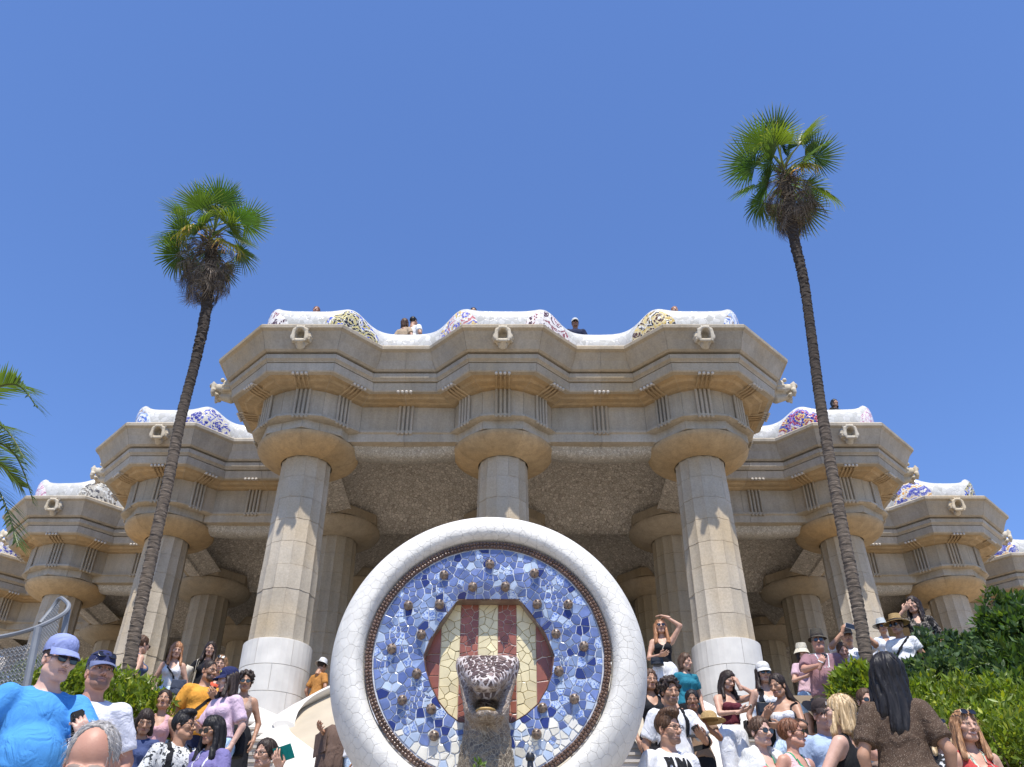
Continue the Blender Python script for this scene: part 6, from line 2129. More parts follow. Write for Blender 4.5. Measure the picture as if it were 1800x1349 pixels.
def phone(info, side, label, mat=None, landscape=False, at_=None, nrm=None):
    p = Vector(at_) if at_ is not None else Vector(info['palms'][side])
    n = Vector(nrm if nrm is not None else info['hn'][side]).normalized()
    d = Vector(info['hd'][side]); d = (d - n * d.dot(n)).normalized(); s = d.cross(n)
    if landscape: s, d = d, s
    o = placed('phone', info, p, label, 'phone', None)
    R = Matrix((s, n, d)).transposed()
    bm = bmesh.new(); bmesh.ops.create_cube(bm, size=1)
    bmesh.ops.scale(bm, vec=(0.074, 0.009, 0.152), verts=bm.verts); bmesh.ops.bevel(bm, geom=[e for e in bm.edges if abs(e.verts[0].co.y - e.verts[1].co.y) > 0.005], offset=0.010, segments=3, affect='EDGES')
    bmesh.ops.transform(bm, matrix=R.to_4x4(), verts=bm.verts)
    me = bpy.data.meshes.new('case'); bm.to_mesh(me); bm.free(); link('case', me, mat or PHONE, o)
    MB().add([R @ Vector((x * 0.034, 0.0052, z * 0.072)) for x, z in ((-1, -1), (1, -1), (1, 1), (-1, 1))], [(0, 1, 2, 3)]).build('screen', SCREEN, o)
    mb = MB()
    for k in range(2): mb.ball(R @ Vector((0.02, -0.005, 0.055 - 0.022 * k)), 0.008, 8, 5)
    mb.build('camera', PHONE, o)
    return o
def bag(info, c, size, mat, label, strap=None, cat='bag', name='shoulder_bag', flap=True, tilt=0.0):
    o = placed(name, info, (0, 0, 0), label, cat)
    bm = bmesh.new(); bmesh.ops.create_cube(bm, size=1)
    bmesh.ops.subdivide_edges(bm, edges=bm.edges[:], cuts=3, use_grid_fill=True)
    for v in bm.verts:
        x, y, z = v.co
        k = 1 + 0.25 * (0.5 - z) * (1 - 4 * x * x)
        v.co = Vector((x * size[0] * (1 - 0.12 * (z + 0.5)), y * size[1] * k * (1 - 1.2 * x * x) , z * size[2])) + Vector((0, 0, -0.04 * size[2] * (1 - 4 * x * x)))
    R = Matrix.Rotation(tilt, 4, 'Y')
    bmesh.ops.transform(bm, matrix=Matrix.Translation(c) @ R, verts=bm.verts)
    me = bpy.data.meshes.new('pouch'); bm.to_mesh(me); bm.free(); me.shade_smooth(); link('pouch', me, mat, o)
    if flap:
        mb = MB(); mb.box(Vector(c) + Vector((0, -size[1] * 0.52, size[2] * 0.2)), (size[0] * 0.8, 0.012, size[2] * 0.45)); mb.build('flap', mat, o)
    if strap:
        path = surf_snap(info, interp_path(strap[0], 26))
        ribbon(path, strap[1]).build('strap', strap[2], o)
    return o
def backpack(info, mat, label, c=(0, 0.2, 1.2), size=(0.28, 0.16, 0.42)):
    o = placed('backpack', info, (0, 0, 0), label, 'backpack')
    bm = bmesh.new(); bmesh.ops.create_cube(bm, size=1); bmesh.ops.bevel(bm, geom=bm.edges[:], offset=0.22, segments=3, affect='EDGES')
    bmesh.ops.transform(bm, matrix=Matrix.Translation(c) @ Matrix.Diagonal((*size, 1)), verts=bm.verts)
    me = bpy.data.meshes.new('main_pack'); bm.to_mesh(me); bm.free(); me.shade_smooth(); link('main_pack', me, mat, o)
    MB().box((c[0], c[1] + size[1] * 0.52, c[2] - size[2] * 0.18), (size[0] * 0.72, 0.04, size[2] * 0.4)).build('pocket', mat, o)
    for s in (-1, 1):
        path = surf_snap(info, interp_path([(s * 0.09, 0.13, 1.36), (s * 0.105, 0.05, 1.44), (s * 0.11, -0.03, 1.44), (s * 0.115, -0.11, 1.34), (s * 0.125, -0.12, 1.2), (s * 0.15, -0.05, 1.08), (s * 0.15, 0.08, 1.03)], 24), 0.010)
        ribbon(path, 0.055, 0.010).build('strap', mat, o)
    return o
def lanyard(info, mat, badge=True, low=1.08):
    for s in (-1, 1):
        path = surf_snap(info, interp_path([(s * 0.06, 0.06, 1.44), (s * 0.075, -0.01, 1.44), (s * 0.065, -0.09, 1.36), (s * 0.035, -0.12, 1.22), (s * 0.008, -0.12, low)], 20), 0.007)
        ribbon(path, 0.014, 0.003).build('lanyard', mat, info['root'])
PATTERN = None
# ------------------------------------------------------------------ who stands where
T_ = lambda kind, mat, **k: dict(kind=kind, mat=mat, **k)
DENIM = cloth((0.30, 0.42, 0.56), 'denim'); LDENIM = cloth((0.46, 0.56, 0.66), 'denim'); DDENIM = cloth((0.06, 0.085, 0.15), 'denim')
WH = cloth(WHITE); BL = cloth((0.014, 0.014, 0.016)); NAVY = cloth((0.02, 0.026, 0.06)); CREAMC = cloth((0.58, 0.52, 0.42)); KHAKI = cloth((0.22, 0.17, 0.10))
PH = lambda x, y=-0.30, z=1.17, **k: dict(t=(x, y, z), **k)

# ---- left of the medallion
p = person('broad man in a bright blue T-shirt, lavender cap and sunglasses holding a phone', 100, 1160, 5.5, 'm', 1.86, 40, (14, 6, 0), 0.5, 'pale', ('crop', 'brown', 0.2),
    top=T_('tee', cloth((0.07, 0.27, 0.60)), hem=0.82, sleeve=0.85, loose=0.012), bottom=('shorts', KHAKI), armL=dict(t=(-0.40, -0.10, 0.92)), armR=dict(t=(0.16, -0.40, 1.12), n=(-0.4, 0.75, 0.4), d=(-0.45, -0.1, 0.8), curl=0.9),
    hat=('cap', cloth((0.24, 0.28, 0.50))), glasses='sun')
phone(p, 1, 'black phone in the hand of the man in blue', nrm=(-0.3, 0.8, 0.3))
p = person('man in a white T-shirt and navy cap with goggles on its brim', 174, 1184, 6.1, 'm', 1.74, 26, (14, -6, 0), 0.5, 'rosy', ('crop', 'grey', 0.2), beard='stubble',
    top=T_('tee', cloth((0.62, 0.62, 0.68)), hem=0.85, sleeve=0.8, loose=0.014), bottom=('shorts', NAVY), hat=('cap', cloth((0.03, 0.035, 0.09)), cloth((0.13, 0.15, 0.26))), glasses='sun_up')
p = person('bald sunburnt man with short grey side hair bending his head, closest to the camera', 165, 1338, 2.75, 'm', 1.74, 8, (6, 30, 0), 0.45, 'rosy', ('bald', 'grey', 0.2),
    top=T_('tee', cloth((0.09, 0.10, 0.12)), hem=0.85, sleeve=0.75), bottom=('shorts', KHAKI))
p = person('woman in a backless denim jumpsuit with short brown hair, back turned', 250, 1133, 14.2, 'f', 1.68, 128, (20, 4, 0), 0, 'fair', ('short', 'brown', 0.2),
    top=T_('halter', DDENIM, hem=0.9), bottom=('wide', DDENIM), glasses='sun')
p = person('strawberry blonde woman in a white tank top and pale jeans with crossbody bag', 310, 1143, 14.2, 'f', 1.68, 12, (14, 12, 0), 0, 'fair', ('long', 'ginger', 0.30), bangs=True,
    top=T_('tank', WH, hem=1.0), bottom=('trousers', LDENIM))
bag(p, (0.17, -0.13, 0.98), (0.24, 0.09, 0.26), cloth((0.06, 0.07, 0.10)), 'dark grey crossbody bag on the strawberry blonde woman', ([(-0.12, 0.0, 1.43), (-0.06, -0.12, 1.3), (0.06, -0.12, 1.18), (0.14, -0.1, 1.05)], 0.03, BL))
p = person('dark haired woman in a black T-shirt with a beige tote under her arm', 369, 1141, 14.4, 'f', 1.68, 8, (6, 10, 5), 0, 'fair', ('long', 'dark', 0.26),
    top=T_('tee', BL, sleeve=0.55), bottom=('trousers', BL), armL=dict(t=(-0.27, -0.12, 1.02)))
bag(p, (-0.29, -0.02, 1.12), (0.12, 0.30, 0.34), CREAMC, 'beige canvas tote under the arm of the woman in black', ([(-0.14, 0.05, 1.43), (-0.15, -0.02, 1.43), (-0.17, -0.09, 1.36)], 0.035, CREAMC), name='tote_bag', flap=False, tilt=0.35)
p = person('woman in an orange red top with sunglasses pushed up on brown hair', 387, 1168, 12.6, 'f', 1.64, 6, (4, 8, 4), 0, 'fair', ('long', 'caramel', 0.24), smile=True,
    top=T_('sleeveless', cloth((0.62, 0.10, 0.05)), neck='vee'), bottom=('trousers', DENIM), glasses='sun_up')
p = person('man in an orange yellow T-shirt with glasses and a black crossbody strap', 366, 1180, 10.4, 'm', 1.76, 34, (24, 4, 0), 0.15, 'tan', ('crop', 'dark', 0.2), beard='beard',
    top=T_('tee', cloth((0.66, 0.30, 0.045)), hem=0.86, sleeve=0.75, loose=0.013), bottom=('trousers', NAVY), armR=dict(t=(0.08, -0.22, 1.25), curl=0.9, n=(0.2, 0.7, 0.2)), glasses='clear')
bag(p, (-0.22, 0.08, 0.95), (0.22, 0.10, 0.18), BL, 'black crossbody bag on the man in orange yellow', ([(0.12, 0.0, 1.44), (0.09, -0.11, 1.34), (0.0, -0.13, 1.22), (-0.1, -0.12, 1.1), (-0.17, -0.04, 1.0)], 0.035, BL))
p = person('woman in a pale pink T-shirt, denim shorts and navy cap turned sideways', 403, 1196, 9.4, 'f', 1.70, -30, (-26, 6, 0), 0.12, 'pale', ('long', 'dark', 0.24),
    top=T_('tee', cloth((0.58, 0.43, 0.52)), hem=0.98, sleeve=0.8, loose=0.014), bottom=('shorts', DENIM), armL=dict(t=(-0.14, -0.24, 1.12), curl=0.8), hat=('cap', cloth((0.02, 0.025, 0.08)), None, (cloth((0.6, 0.55, 0.12)), [(-0.022, 0.088, 0.016, 0.020), (0, 0.088, 0.016, 0.020), (0.022, 0.088, 0.016, 0.020)])))
bag(p, (0.10, 0.16, 0.95), (0.22, 0.09, 0.24), BL, 'black bag behind the hip of the woman in the pink T-shirt', ([(-0.1, 0.02, 1.43), (0.08, 0.12, 1.3), (0.12, 0.12, 1.1)], 0.02, BL))
p = person('curly haired woman in sunglasses and a long black skirt by the white column base', 432, 1199, 11.6, 'f', 1.66, 14, (0, 6, 0), 0, 'tan', ('curly', 'dark', 0.2),
    top=T_('tank', cloth((0.35, 0.25, 0.2)), hem=1.0), bottom=('skirt', BL), glasses='sun')
p = person('woman with dark hair pulled back and chin raised below the blonde woman', 288, 1231, 10.2, 'f', 1.66, 10, (4, -6, 0), 0, 'tan', ('bun', 'dark', 0.2),
    top=T_('tank', cloth((0.55, 0.32, 0.33)), hem=1.0), bottom=('trousers', BL))
p = person('girl with dark bob looking down in a navy T-shirt near the hedge', 254, 1268, 9.2, 'f', 1.60, 16, (10, 20, 0), 0, 'tan', ('bob', 'dark', 0.2), bangs=True,
    top=T_('tee', cloth((0.05, 0.07, 0.16))), bottom=('shorts', DENIM))
p = person('man in profile with quiffed black hair, patterned white shirt and backpack straps', 322, 1277, 8.1, 'm', 1.74, 42, (38, -4, 0), 0.1, 'tan', ('quiff', 'black', 0.2),
    top=T_('shirt', cloth((0.62, 0.62, 0.60), 'print', (0.03, 0.035, 0.04), 26), neck='collar', sleeve=0.85, loose=0.013), bottom=('trousers', BL), glasses='clear')
backpack(p, BL, 'black backpack worn over the patterned white shirt')
p = person('woman with long straight black hair, fringe and sunglasses in a purple T-shirt', 376, 1283, 8.0, 'f', 1.60, -16, (-12, 14, 0), 0, 'tan', ('long', 'black', 0.34), bangs=True,
    top=T_('tee', cloth((0.17, 0.15, 0.32)), sleeve=0.75, loose=0.013), bottom=('trousers', DDENIM), glasses='sun', armR=dict(t=(0.12, -0.30, 1.05)))
lanyard(p, WH)
p = person('young woman in round eyeglasses with dark hair in a bun and lips apart', 466, 1326, 6.6, 'f', 1.66, -12, (-10, 4, 4), 0.1, 'fair', ('bun', 'dark', 0.2),
    top=T_('tee', cloth((0.05, 0.05, 0.06)), sleeve=0.7), bottom=('trousers', BL), glasses='clear', armR=dict(t=(0.30, -0.28, 1.42), hint=(0.6, 0.1, -0.8), curl=0.7, n=(0, 0.6, 0.6)))
q = Vector(p['palms'][1])
bk = placed('booklet', p, q + Vector((0.05, -0.01, 0.03)), 'teal booklet held up beside the woman in round eyeglasses', 'booklet')
MB().box((0, 0, 0), (0.17, 0.006, 0.12), Matrix.Rotation(0.5, 3, 'X') @ Matrix.Rotation(-0.25, 3, 'Y')).build('cover', cloth((0.01, 0.22, 0.19)), bk)
MB().box((0, 0.008, -0.004), (0.165, 0.006, 0.115), Matrix.Rotation(0.5, 3, 'X') @ Matrix.Rotation(-0.25, 3, 'Y')).build('pages', WH, bk)
p = person('stooping person in a white sun hat and ochre top behind the white parapet', 564, 1170, 14.8, 'f', 1.62, 150, (0, 20, 0), 0.1, 'tan', ('short', 'dark', 0.2),
    top=T_('tee', cloth((0.42, 0.19, 0.05)), sleeve=0.7), bottom=('shorts', cloth((0.42, 0.19, 0.05))), hat=('sun', cloth((0.60, 0.60, 0.60))))
p = person('person in a white T-shirt half hidden behind the medallion rim, brown bag at the waist', 634, 1208, 8.8, 'm', 1.76, -60, (0, 10, 0), 0.1, 'tan', ('short', 'dark', 0.2),
    top=T_('tee', WH, sleeve=0.7, loose=0.013), bottom=('trousers', LDENIM), armL=dict(t=(-0.05, -0.30, 1.15), hint=(-0.6, 0.4, -0.7), curl=0.9))
bag(p, (-0.12, -0.20, 0.98), (0.40, 0.20, 0.46), cloth((0.13, 0.085, 0.065)), 'brown fabric bag with navy base beside the medallion rim', ([(0.1, 0.0, 1.43), (0.0, -0.12, 1.3), (-0.1, -0.12, 1.15)], 0.03, BL), name='day_bag')

# ---- right of the medallion
p = person('woman in a black tank top and white trousers, hand raised to her hair', 1161, 1102, 13.6, 'f', 1.70, -6, (2, -2, 0), 0, 'fair', ('long', 'ginger', 0.34),
    top=T_('tank', BL, hem=1.0), bottom=('wide', WH), armR=dict(t=(0.10, -0.07, 1.74), hint=(1, -0.2, 0.1), d=(-0.8, 0.1, 0.3), n=(-0.2, 0.2, -1), curl=0.5), armL=dict(t=(-0.06, -0.24, 1.08)), glasses='sun')
bag(p, (-0.12, -0.19, 1.0), (0.20, 0.08, 0.12), LEATHER, 'small dark purse held by the woman in white trousers', ([(0.09, -0.02, 1.43), (0.03, -0.12, 1.3), (-0.06, -0.13, 1.12)], 0.012, CREAMC), name='purse')
p = person('brown haired girl in a teal top standing against the white column base', 1203, 1163, 14.2, 'f', 1.55, 20, (20, 10, 0), 0, 'fair', ('bob', 'brown', 0.2),
    top=T_('tee', cloth((0.02, 0.16, 0.22)), sleeve=0.6), bottom=('trousers', BL))
p = person('woman in a black top half hidden behind the medallion rim', 1142, 1196, 10.2, 'f', 1.66, 10, (0, 6, 0), 0, 'tan', ('curlylong', 'brown', 0.2),
    top=T_('tank', BL), bottom=('trousers', BL))
p = person('smiling man with big curly hair in a white T-shirt and backpack straps', 1177, 1216, 9.1, 'm', 1.76, 6, (4, 10, 0), 0.1, 'tan', ('curly', 'dark', 0.2), smile=True, beard='stubble',
    top=T_('tee', WH, sleeve=0.8, loose=0.013, hem=0.92), bottom=('trousers', cloth((0.2, 0.3, 0.4), 'patch', None, 34)), armR=dict(t=(0.20, -0.28, 1.10), d=(-0.5, -0.5, 0.3), n=(0, 0.5, 0.8), curl=0.8))
backpack(p, BL, 'black backpack on the curly haired man')
phone(p, 1, 'black phone in the hand of the curly haired man')
p = person('man in a white T-shirt with bold black lettering and dark eyeglasses', 1174, 1281, 6.3, 'm', 1.78, 22, (16, 4, -4), 0.05, 'fair', ('quiff', 'brown', 0.2), smile=True, beard='stubble',
    top=T_('tee', WH, sleeve=0.8, loose=0.014), bottom=('trousers', NAVY), glasses='clear')
PUMA = p
p = person('woman in a burgundy strapless top and white jeans looking down at a phone', 1275, 1196, 11.2, 'f', 1.72, 14, (8, 22, 8), 0, 'fair', ('long', 'dark', 0.30),
    top=T_('strapless', cloth((0.11, 0.02, 0.03)), hem=1.04), bottom=('wide', WH), armL=dict(t=(0.0, -0.28, 1.14), hint=(-1, 0.1, -0.6), d=(0.8, -0.4, 0.2), n=(0, 0.4, 0.9), curl=0.8), armR=dict(t=(0.10, -0.16, 1.50), hint=(0.9, 0, -0.7), d=(-0.3, 0.1, 0.9), n=(-0.4, 0.8, 0), curl=0.9))
phone(p, -1, 'phone in the hand of the woman in burgundy', M('pale phone case', (0.45, 0.42, 0.38), 0.4, 0.1))
bag(p, (0.26, -0.04, 1.0), (0.22, 0.10, 0.20), LEATHER, 'black leather shoulder bag on the woman in burgundy', ([(0.13, 0.02, 1.42), (0.15, -0.06, 1.36), (0.19, -0.08, 1.2), (0.22, -0.06, 1.1)], 0.025, LEATHER))
p = person('small dark haired woman carrying a straw hat behind the woman in burgundy', 1217, 1232, 11.6, 'f', 1.58, -10, (0, 6, 0), 0, 'brown', ('bun', 'black', 0.2),
    top=T_('tee', cloth((0.25, 0.16, 0.10))), bottom=('trousers', BL), armR=dict(t=(0.12, -0.3, 1.22)))
q = placed('straw_hat', p, Vector((0.16, -0.36, 1.27)), 'straw hat carried by the small dark haired woman', 'hat')
STRAW = cloth((0.42, 0.29, 0.13), 'stripe', (0.32, 0.21, 0.09), 60)
MB().lathe([(0.19, 0.0), (0.185, 0.006), (0.10, 0.012)], 24).build('hat_brim', STRAW, q, True)
MB().lathe([(0.10, 0.012), (0.09, 0.08), (0.06, 0.11), (0.001, 0.115)], 24).build('crown', STRAW, q, True)
p = person('woman in a white cap and sunglasses with a black vest over white', 1342, 1184, 10.9, 'f', 1.70, 2, (-2, 4, 0), 0, 'fair', ('long', 'dark', 0.26),
    top=T_('tank', WH, hem=1.0), bottom=('trousers', BL), hat=('cap', cloth((0.62, 0.60, 0.56))), glasses='sun')
bag(p, (-0.10, -0.17, 1.08), (0.24, 0.11, 0.24), LEATHER, 'black sling bag on the chest of the woman in the white cap', ([(-0.11, 0.02, 1.43), (-0.11, -0.08, 1.36), (-0.10, -0.12, 1.2)], 0.07, LEATHER))
p = person('woman in a white strapless top with curly ponytail and brown strap', 1369, 1205, 9.8, 'f', 1.66, -28, (-16, 14, 0), 0, 'tan', ('pony', 'dark', 0.2),
    top=T_('strapless', WH, hem=1.0), bottom=('trousers', LDENIM), armL=dict(t=(-0.16, -0.16, 1.26), hint=(-0.8, 0.2, -0.8), curl=0.9), armR=dict(t=(0.0, -0.26, 1.12), hint=(1, 0.2, -0.7), d=(-0.9, -0.2, 0), n=(0, 0.6, 0.6), curl=0.4))
bag(p, (0.24, 0.08, 0.98), (0.2, 0.1, 0.18), cloth((0.10, 0.06, 0.04)), 'brown bag on the woman in white strapless top', ([(0.12, 0.03, 1.41), (0.13, -0.07, 1.34), (0.16, -0.1, 1.2), (0.2, -0.04, 1.06)], 0.035, cloth((0.06, 0.045, 0.04))))
p = person('woman with swept back brown hair in sunglasses, green lanyard over a coral top', 1336, 1287, 7.5, 'f', 1.66, 16, (8, 4, 0), 0.3, 'pale', ('bun', 'brown', 0.2),
    top=T_('tank', cloth((0.62, 0.13, 0.12)), hem=0.95), bottom=('trousers', DENIM), glasses='sun')
GREENL = cloth((0.02, 0.30, 0.14))
def overshirt(info, mat, sleeve=0.5):
    """open white shirt worn over the top: two front panels and the back in one piece of cloth"""
    f = Fld((-0.36, -0.26, 0.85), (0.36, 0.22, 1.52), 0.014)
    f.ell((0, 0.005, 1.26), (0.20, 0.145, 0.20), 0.0); f.ell((0, 0, 1.05), (0.19, 0.14, 0.2), 0.05)
    for s in (-1, 1):
        S, E = info['S'][s], info['E'][s]
        f.cap(S * np.array((0.75, 1, 1)), S + (E - S) * sleeve, 0.075, 0.07, 0.04)
        f.cap((s * 0.04, 0.025, 1.455), (s * 0.14, 0.014, 1.41), 0.055, 0.06, 0.03)
    X, Y, Z = f.grid()
    f.ell((0, -0.02, 1.52), (0.075, 0.085, 0.09), 0.006, True)
    f.F = f.F + (0.007 * (wr(X, Y, Z, 5) - 0.7)).astype(np.float32)
    f.inter(np.where(Y < 0, 0.055 + 0.16 * np.maximum(0, 1.42 - Z) * 0.5 - np.abs(X), -0.05), 0.004)
    f.inter(0.92 - Z + 0 * X + 0 * Y, 0.004)
    P, Q = f.out(); link('overshirt', fast_mesh('overshirt', P, Q, True), mat, info['root'])
overshirt(p, cloth((0.60, 0.60, 0.58)), 0.3); lanyard(p, GREENL)
p = person('person with short auburn hair and sunglasses, face in profile beside green lanyard', 1392, 1290, 7.4, 'f', 1.68, 30, (36, -4, 0), 0.25, 'rosy', ('short', 'auburn', 0.2),
    top=T_('tank', cloth((0.60, 0.42, 0.42)), hem=0.95), bottom=('trousers', DENIM), glasses='sun')
lanyard(p, GREENL)
p = person('man in a dark brown cap and pale blue shirt drinking from a green bottle', 1446, 1258, 8.1, 'm', 1.76, 6, (4, 6, 0), 0.15, 'rosy', ('crop', 'brown', 0.2),
    top=T_('shirt', cloth((0.34, 0.42, 0.56)), neck='collar', sleeve=0.9, loose=0.013), bottom=('shorts', KHAKI), glasses='sun', armR=dict(t=(0.08, -0.27, 1.38), hint=(0.9, 0, -0.7), d=(-0.3, 0, 0.9), n=(-0.5, 0.5, 0), curl=1.0),
    hat=('cap', cloth((0.045, 0.032, 0.030)), None, (cloth((0.5, 0.45, 0.4)), [(0.0, 0.088, 0.030, 0.028)])))
q = placed('water_bottle', p, Vector((0.055, -0.27, 1.42)), 'dark green water bottle at the lips of the man in the brown cap', 'bottle')
GRB = M('green bottle', (0.008, 0.085, 0.045), 0.35, 0.1)
bm_ = MB().lathe([(0.001, -0.15), (0.042, -0.15), (0.045, -0.14), (0.045, 0.02), (0.035, 0.05), (0.02, 0.06)], 18); bo = bm_.build('flask', GRB, q, True)
MB().lathe([(0.022, 0.06), (0.022, 0.085), (0.001, 0.088)], 14).build('lid', GRB, q, True); MB().tube([(0, 0, 0.085), (-0.01, 0.0, 0.13)], 0.004, 6).build('straw', GREENL, q)
q.rotation_mode = 'XYZ'
q.matrix_basis = q.matrix_basis @ Matrix.Rotation(-0.45, 4, 'Y') @ Matrix.Rotation(-0.25, 4, 'X')
p = person('blonde woman with wavy shoulder length hair in a black tank top, back turned', 1474, 1254, 6.7, 'f', 1.68, -128, (20, -4, 0), 0.4, 'pale', ('long', 'blonde', 0.20),
    top=T_('tank', BL, hem=0.95), bottom=('trousers', BL), armR=dict(t=(0.16, -0.34, 1.12), curl=0.7), armL=dict(t=(-0.30, -0.12, 0.96)), glasses='sun')
p = person('girl in a cream bucket hat and pink clothes behind the man in mauve', 1409, 1148, 13.4, 'f', 1.56, 14, (4, 8, 0), 0, 'fair', ('bob', 'dark', 0.2),
    top=T_('tee', cloth((0.55, 0.38, 0.42))), bottom=('shorts', DENIM), hat=('bucket', cloth((0.60, 0.54, 0.42))), armL=dict(t=(-0.12, -0.26, 1.15)))
p = person('heavy man in a mauve T-shirt and dark fedora holding a phone', 1438, 1128, 12.0, 'm', 1.76, -8, (-6, 2, 0), 0.7, 'rosy', ('crop', 'grey', 0.2),
    top=T_('tee', cloth((0.26, 0.145, 0.16)), hem=0.86, sleeve=0.85, loose=0.016), bottom=('shorts', KHAKI), hat=('fedora', cloth((0.075, 0.065, 0.05))), glasses='sun', armL=dict(t=(-0.10, -0.36, 1.18), hint=(-1, 0.1, -0.5), d=(0.4, -0.2, 0.8), n=(0.2, 0.9, 0), curl=0.9))
phone(p, -1, 'black phone held by the man in the fedora', nrm=(0.1, 0.95, 0.1)); lanyard(p, WH, low=1.2)
p = person('woman in a navy dress with white dots looking at her phone', 1481, 1145, 11.9, 'f', 1.64, -4, (-4, 18, 0), 0.35, 'rosy', ('pony', 'brown', 0.2), smile=True,
    top=T_('dress', cloth((0.012, 0.016, 0.05), 'dots', (0.45, 0.45, 0.5), 30), sleeve=0.75), armL=dict(t=(-0.04, -0.30, 1.22), d=(0.7, -0.2, 0.4), n=(0, 0.8, 0.5), curl=0.8), armR=dict(t=(0.16, -0.30, 1.20), d=(-0.7, -0.2, 0.4), n=(0, 0.8, 0.5), curl=0.8))
phone(p, -1, 'black phone in both hands of the woman in the dotted dress', nrm=(0, 0.8, 0.5), landscape=True, at_=(0.06, -0.34, 1.27))
p = person('person in a black cap and white shirt taking a picture with a raised phone', 1489, 1120, 13.0, 'm', 1.76, -6, (-4, 0, 0), 0.1, 'tan', ('crop', 'dark', 0.2),
    top=T_('shirt', WH, neck='collar', sleeve=0.9), bottom=('trousers', NAVY), hat=('cap', BL), armL=dict(t=(-0.13, -0.28, 1.58), hint=(-0.9, 0.1, -0.8), d=(0.3, -0.1, 0.9), n=(0.8, 0.3, 0), curl=0.9), armR=dict(t=(0.13, -0.28, 1.58), hint=(0.9, 0.1, -0.8), d=(-0.3, -0.1, 0.9), n=(-0.8, 0.3, 0), curl=0.9))
phone(p, -1, 'pale phone held sideways by the person in the black cap', M('white phone case', (0.6, 0.6, 0.6), 0.35, 0.05), True, (0.0, -0.31, 1.66), (0, -1, 0))
p = person('woman in a white shirt, see-through brimmed hat and sunglasses beside the palm trunk', 1551, 1103, 14.0, 'f', 1.66, -4, (-4, 0, 0), 0.1, 'tan', ('short', 'dark', 0.2),
    top=T_('shirt', WH, neck='vee', sleeve=1.4), bottom=('trousers', cloth((0.03, 0.05, 0.25))), glasses='sun', hat=('clear', cloth((0.45, 0.47, 0.46))))
p = person('woman in a straw hat and white T-shirt with black crossbody strap', 1577, 1100, 13.2, 'f', 1.68, -34, (-14, 4, 0), 0.2, 'tan', ('bun', 'brown', 0.2),
    top=T_('tee', WH, sleeve=0.5, hem=1.0), bottom=('shorts', BL), glasses='sun', hat=('straw', STRAW))
bag(p, (-0.2, -0.06, 0.98), (0.18, 0.09, 0.16), BL, 'black crossbody bag on the woman in the straw hat', ([(0.12, 0.0, 1.43), (0.06, -0.12, 1.32), (-0.05, -0.14, 1.2), (-0.15, -0.1, 1.06)], 0.04, BL))
p = person('woman with very long curly dark hair in a dark patterned blouse above the ivy', 1606, 1064, 13.2, 'f', 1.70, -24, (-20, 6, 0), 0.1, 'fair', ('curlylong', 'dark', 0.34),
    top=T_('shirt', cloth((0.022, 0.020, 0.020), 'print', (0.22, 0.19, 0.16), 22), neck='vee', sleeve=0.8), bottom=('trousers', BL), armL=dict(t=(-0.16, -0.20, 1.48), hint=(-0.9, 0, -0.7), curl=0.8))
p = person('woman with long black hair in a sparkling brown blouse, seen from behind', 1556, 1186, 6.6, 'f', 1.66, 166, (24, -4, 0), 0.12, 'tan', ('long', 'black', 0.36),
    top=T_('tee', cloth((0.075, 0.048, 0.032), 'glitter', (0.42, 0.34, 0.26), 150), sleeve=0.75, loose=0.018, hem=0.85), bottom=('trousers', BL))
p = person('woman in sunglasses peering past the long black hair', 1522, 1233, 8.8, 'f', 1.66, 0, (0, 4, 0), 0, 'fair', ('short', 'brown', 0.2),
    top=T_('tee', cloth((0.3, 0.2, 0.15))), bottom=('trousers', BL), glasses='sun')
p = person('blonde woman with sunglasses on her head in a black and white print', 1651, 1289, 8.3, 'f', 1.62, -6, (-4, 6, 0), 0, 'fair', ('long', 'blonde', 0.24),
    top=T_('tee', cloth((0.02, 0.02, 0.022), 'print', (0.55, 0.55, 0.55), 20)), bottom=('trousers', BL), glasses='sun_up')
p = person('smiling woman with long caramel hair in a red top, sunglasses on her head', 1696, 1278, 6.6, 'f', 1.66, 2, (0, 2, 4), 0.15, 'fair', ('long', 'caramel', 0.30), smile=True,
    top=T_('tank', cloth((0.42, 0.055, 0.05)), hem=0.95), bottom=('trousers', DENIM), glasses='sun_up')
lanyard(p, cloth((0.45, 0.55, 0.45)), low=1.1)
bag(p, (0.24, 0.08, 1.0), (0.22, 0.1, 0.22), CREAMC, 'cream shoulder bag on the smiling woman in red', ([(0.13, 0.03, 1.42), (0.135, -0.06, 1.37), (0.17, -0.1, 1.2), (0.2, -0.04, 1.08)], 0.03, CREAMC), flap=False)

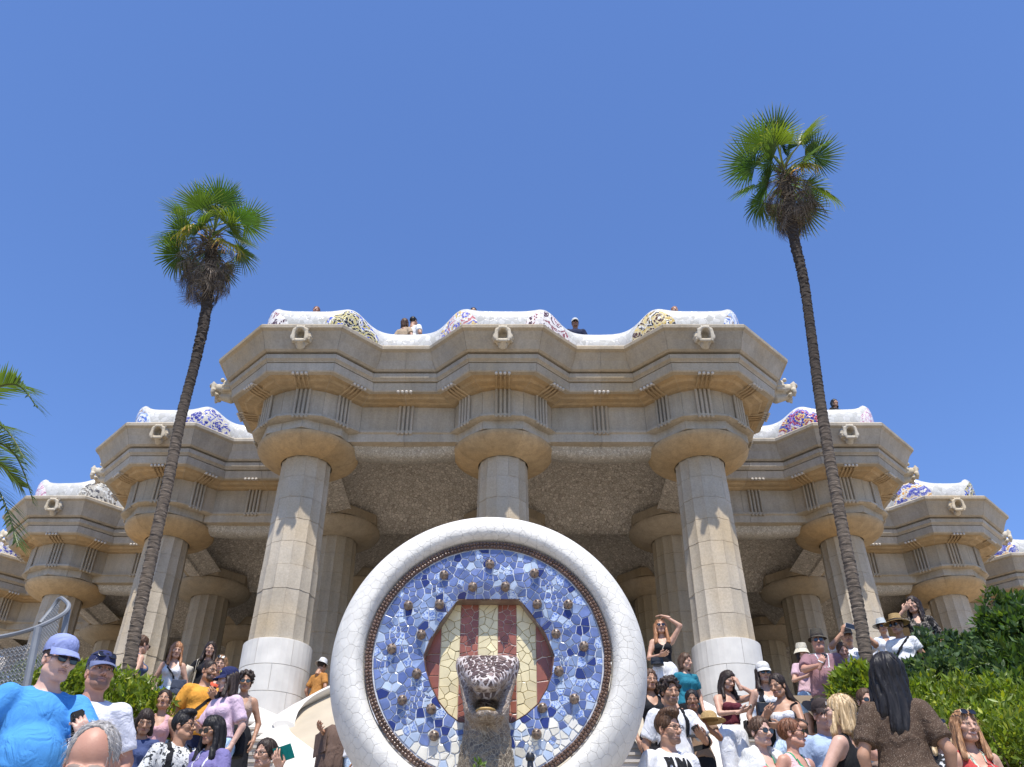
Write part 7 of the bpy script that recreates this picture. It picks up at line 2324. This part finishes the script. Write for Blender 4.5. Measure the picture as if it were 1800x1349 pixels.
# ---- on the roof terrace behind the bench
G2 = 'visitors on the roof terrace'
for lab, px, py, d, sx, yw, hr_, sk, tp in [
    ('reddish haired person peeping over the bench above the first gargoyle', 556, 547, 25.5, 'f', 0, ('short', 'auburn', 0.2), 'rosy', cloth((0.5, 0.12, 0.2))),
    ('dark haired person in a white shirt leaning on the bench in the dip', 727, 566, 23.2, 'm', 150, ('crop', 'black', 0.2), 'tan', WH),
    ('brown haired person beside the white shirt on the bench', 712, 569, 23.6, 'f', 160, ('bob', 'brown', 0.2), 'tan', cloth((0.4, 0.3, 0.2))),
    ('dark haired person just visible over the middle of the bench', 832, 549, 25.8, 'f', 10, ('bun', 'dark', 0.2), 'tan', BL),
    ('person in a pale cap and sunglasses behind the dip of the bench', 1011, 569, 23.4, 'm', 0, ('crop', 'dark', 0.2), 'brown', NAVY),
    ('pale haired person peeping over the bench above the third gargoyle', 1186, 547, 25.6, 'f', 0, ('short', 'ginger', 0.2), 'fair', WH),
    ('dark haired person on the lower terrace above the slanting palm', 1467, 709, 28.0, 'f', 20, ('bob', 'black', 0.2), 'tan', BL)]:
    p = person(lab, px, py, d, sx, None, yw, (0, 0, 0), 0.1, sk, hr_, top=T_('tee', tp), bottom=('trousers', BL), ground=13.70, group=G2,
        hat=('cap', cloth((0.5, 0.5, 0.48))) if 'cap' in lab else None, glasses='sun' if 'sunglasses' in lab else None)

# lettering on the T-shirt
def lettering(info, txt, size, centre, mat, bold=0.0):
    cu = bpy.data.curves.new('lettering', 'FONT'); cu.body = txt; cu.size = size; cu.align_x = 'CENTER'; cu.align_y = 'CENTER'; cu.extrude = 0.0; cu.offset = bold; cu.resolution_u = 3
    ob = bpy.data.objects.new('lettering', cu); COL.objects.link(ob)
    dg = bpy.context.evaluated_depsgraph_get(); me = bpy.data.meshes.new_from_object(ob.evaluated_get(dg))
    bpy.data.objects.remove(ob)
    bm = bmesh.new(); bm.from_mesh(me); bmesh.ops.triangulate(bm, faces=bm.faces[:]); bmesh.ops.subdivide_edges(bm, edges=[e for e in bm.edges if e.calc_length() > 0.012], cuts=3)
    P, Q = info['shirt']; bv = BVHTree.FromPolygons([tuple(p) for p in P], [tuple(q) for q in Q])
    for v in bm.verts:
        x, z = centre[0] + v.co.x * 0.85, centre[2] + v.co.y * 1.35
        h = bv.ray_cast(Vector((x, -0.6, z)), Vector((0, 1, 0)))
        v.co = (h[0] + Vector((0, -0.010, 0))) if h[0] is not None else Vector((x, -0.15, z))
    m2 = bpy.data.meshes.new('lettering'); bm.to_mesh(m2); bm.free()
    link('lettering', m2, mat, info['root'])
lettering(PUMA, 'PUMA', 0.10, (0.0, -0.15, 1.315), cloth((0.012, 0.012, 0.014)), 0.006)
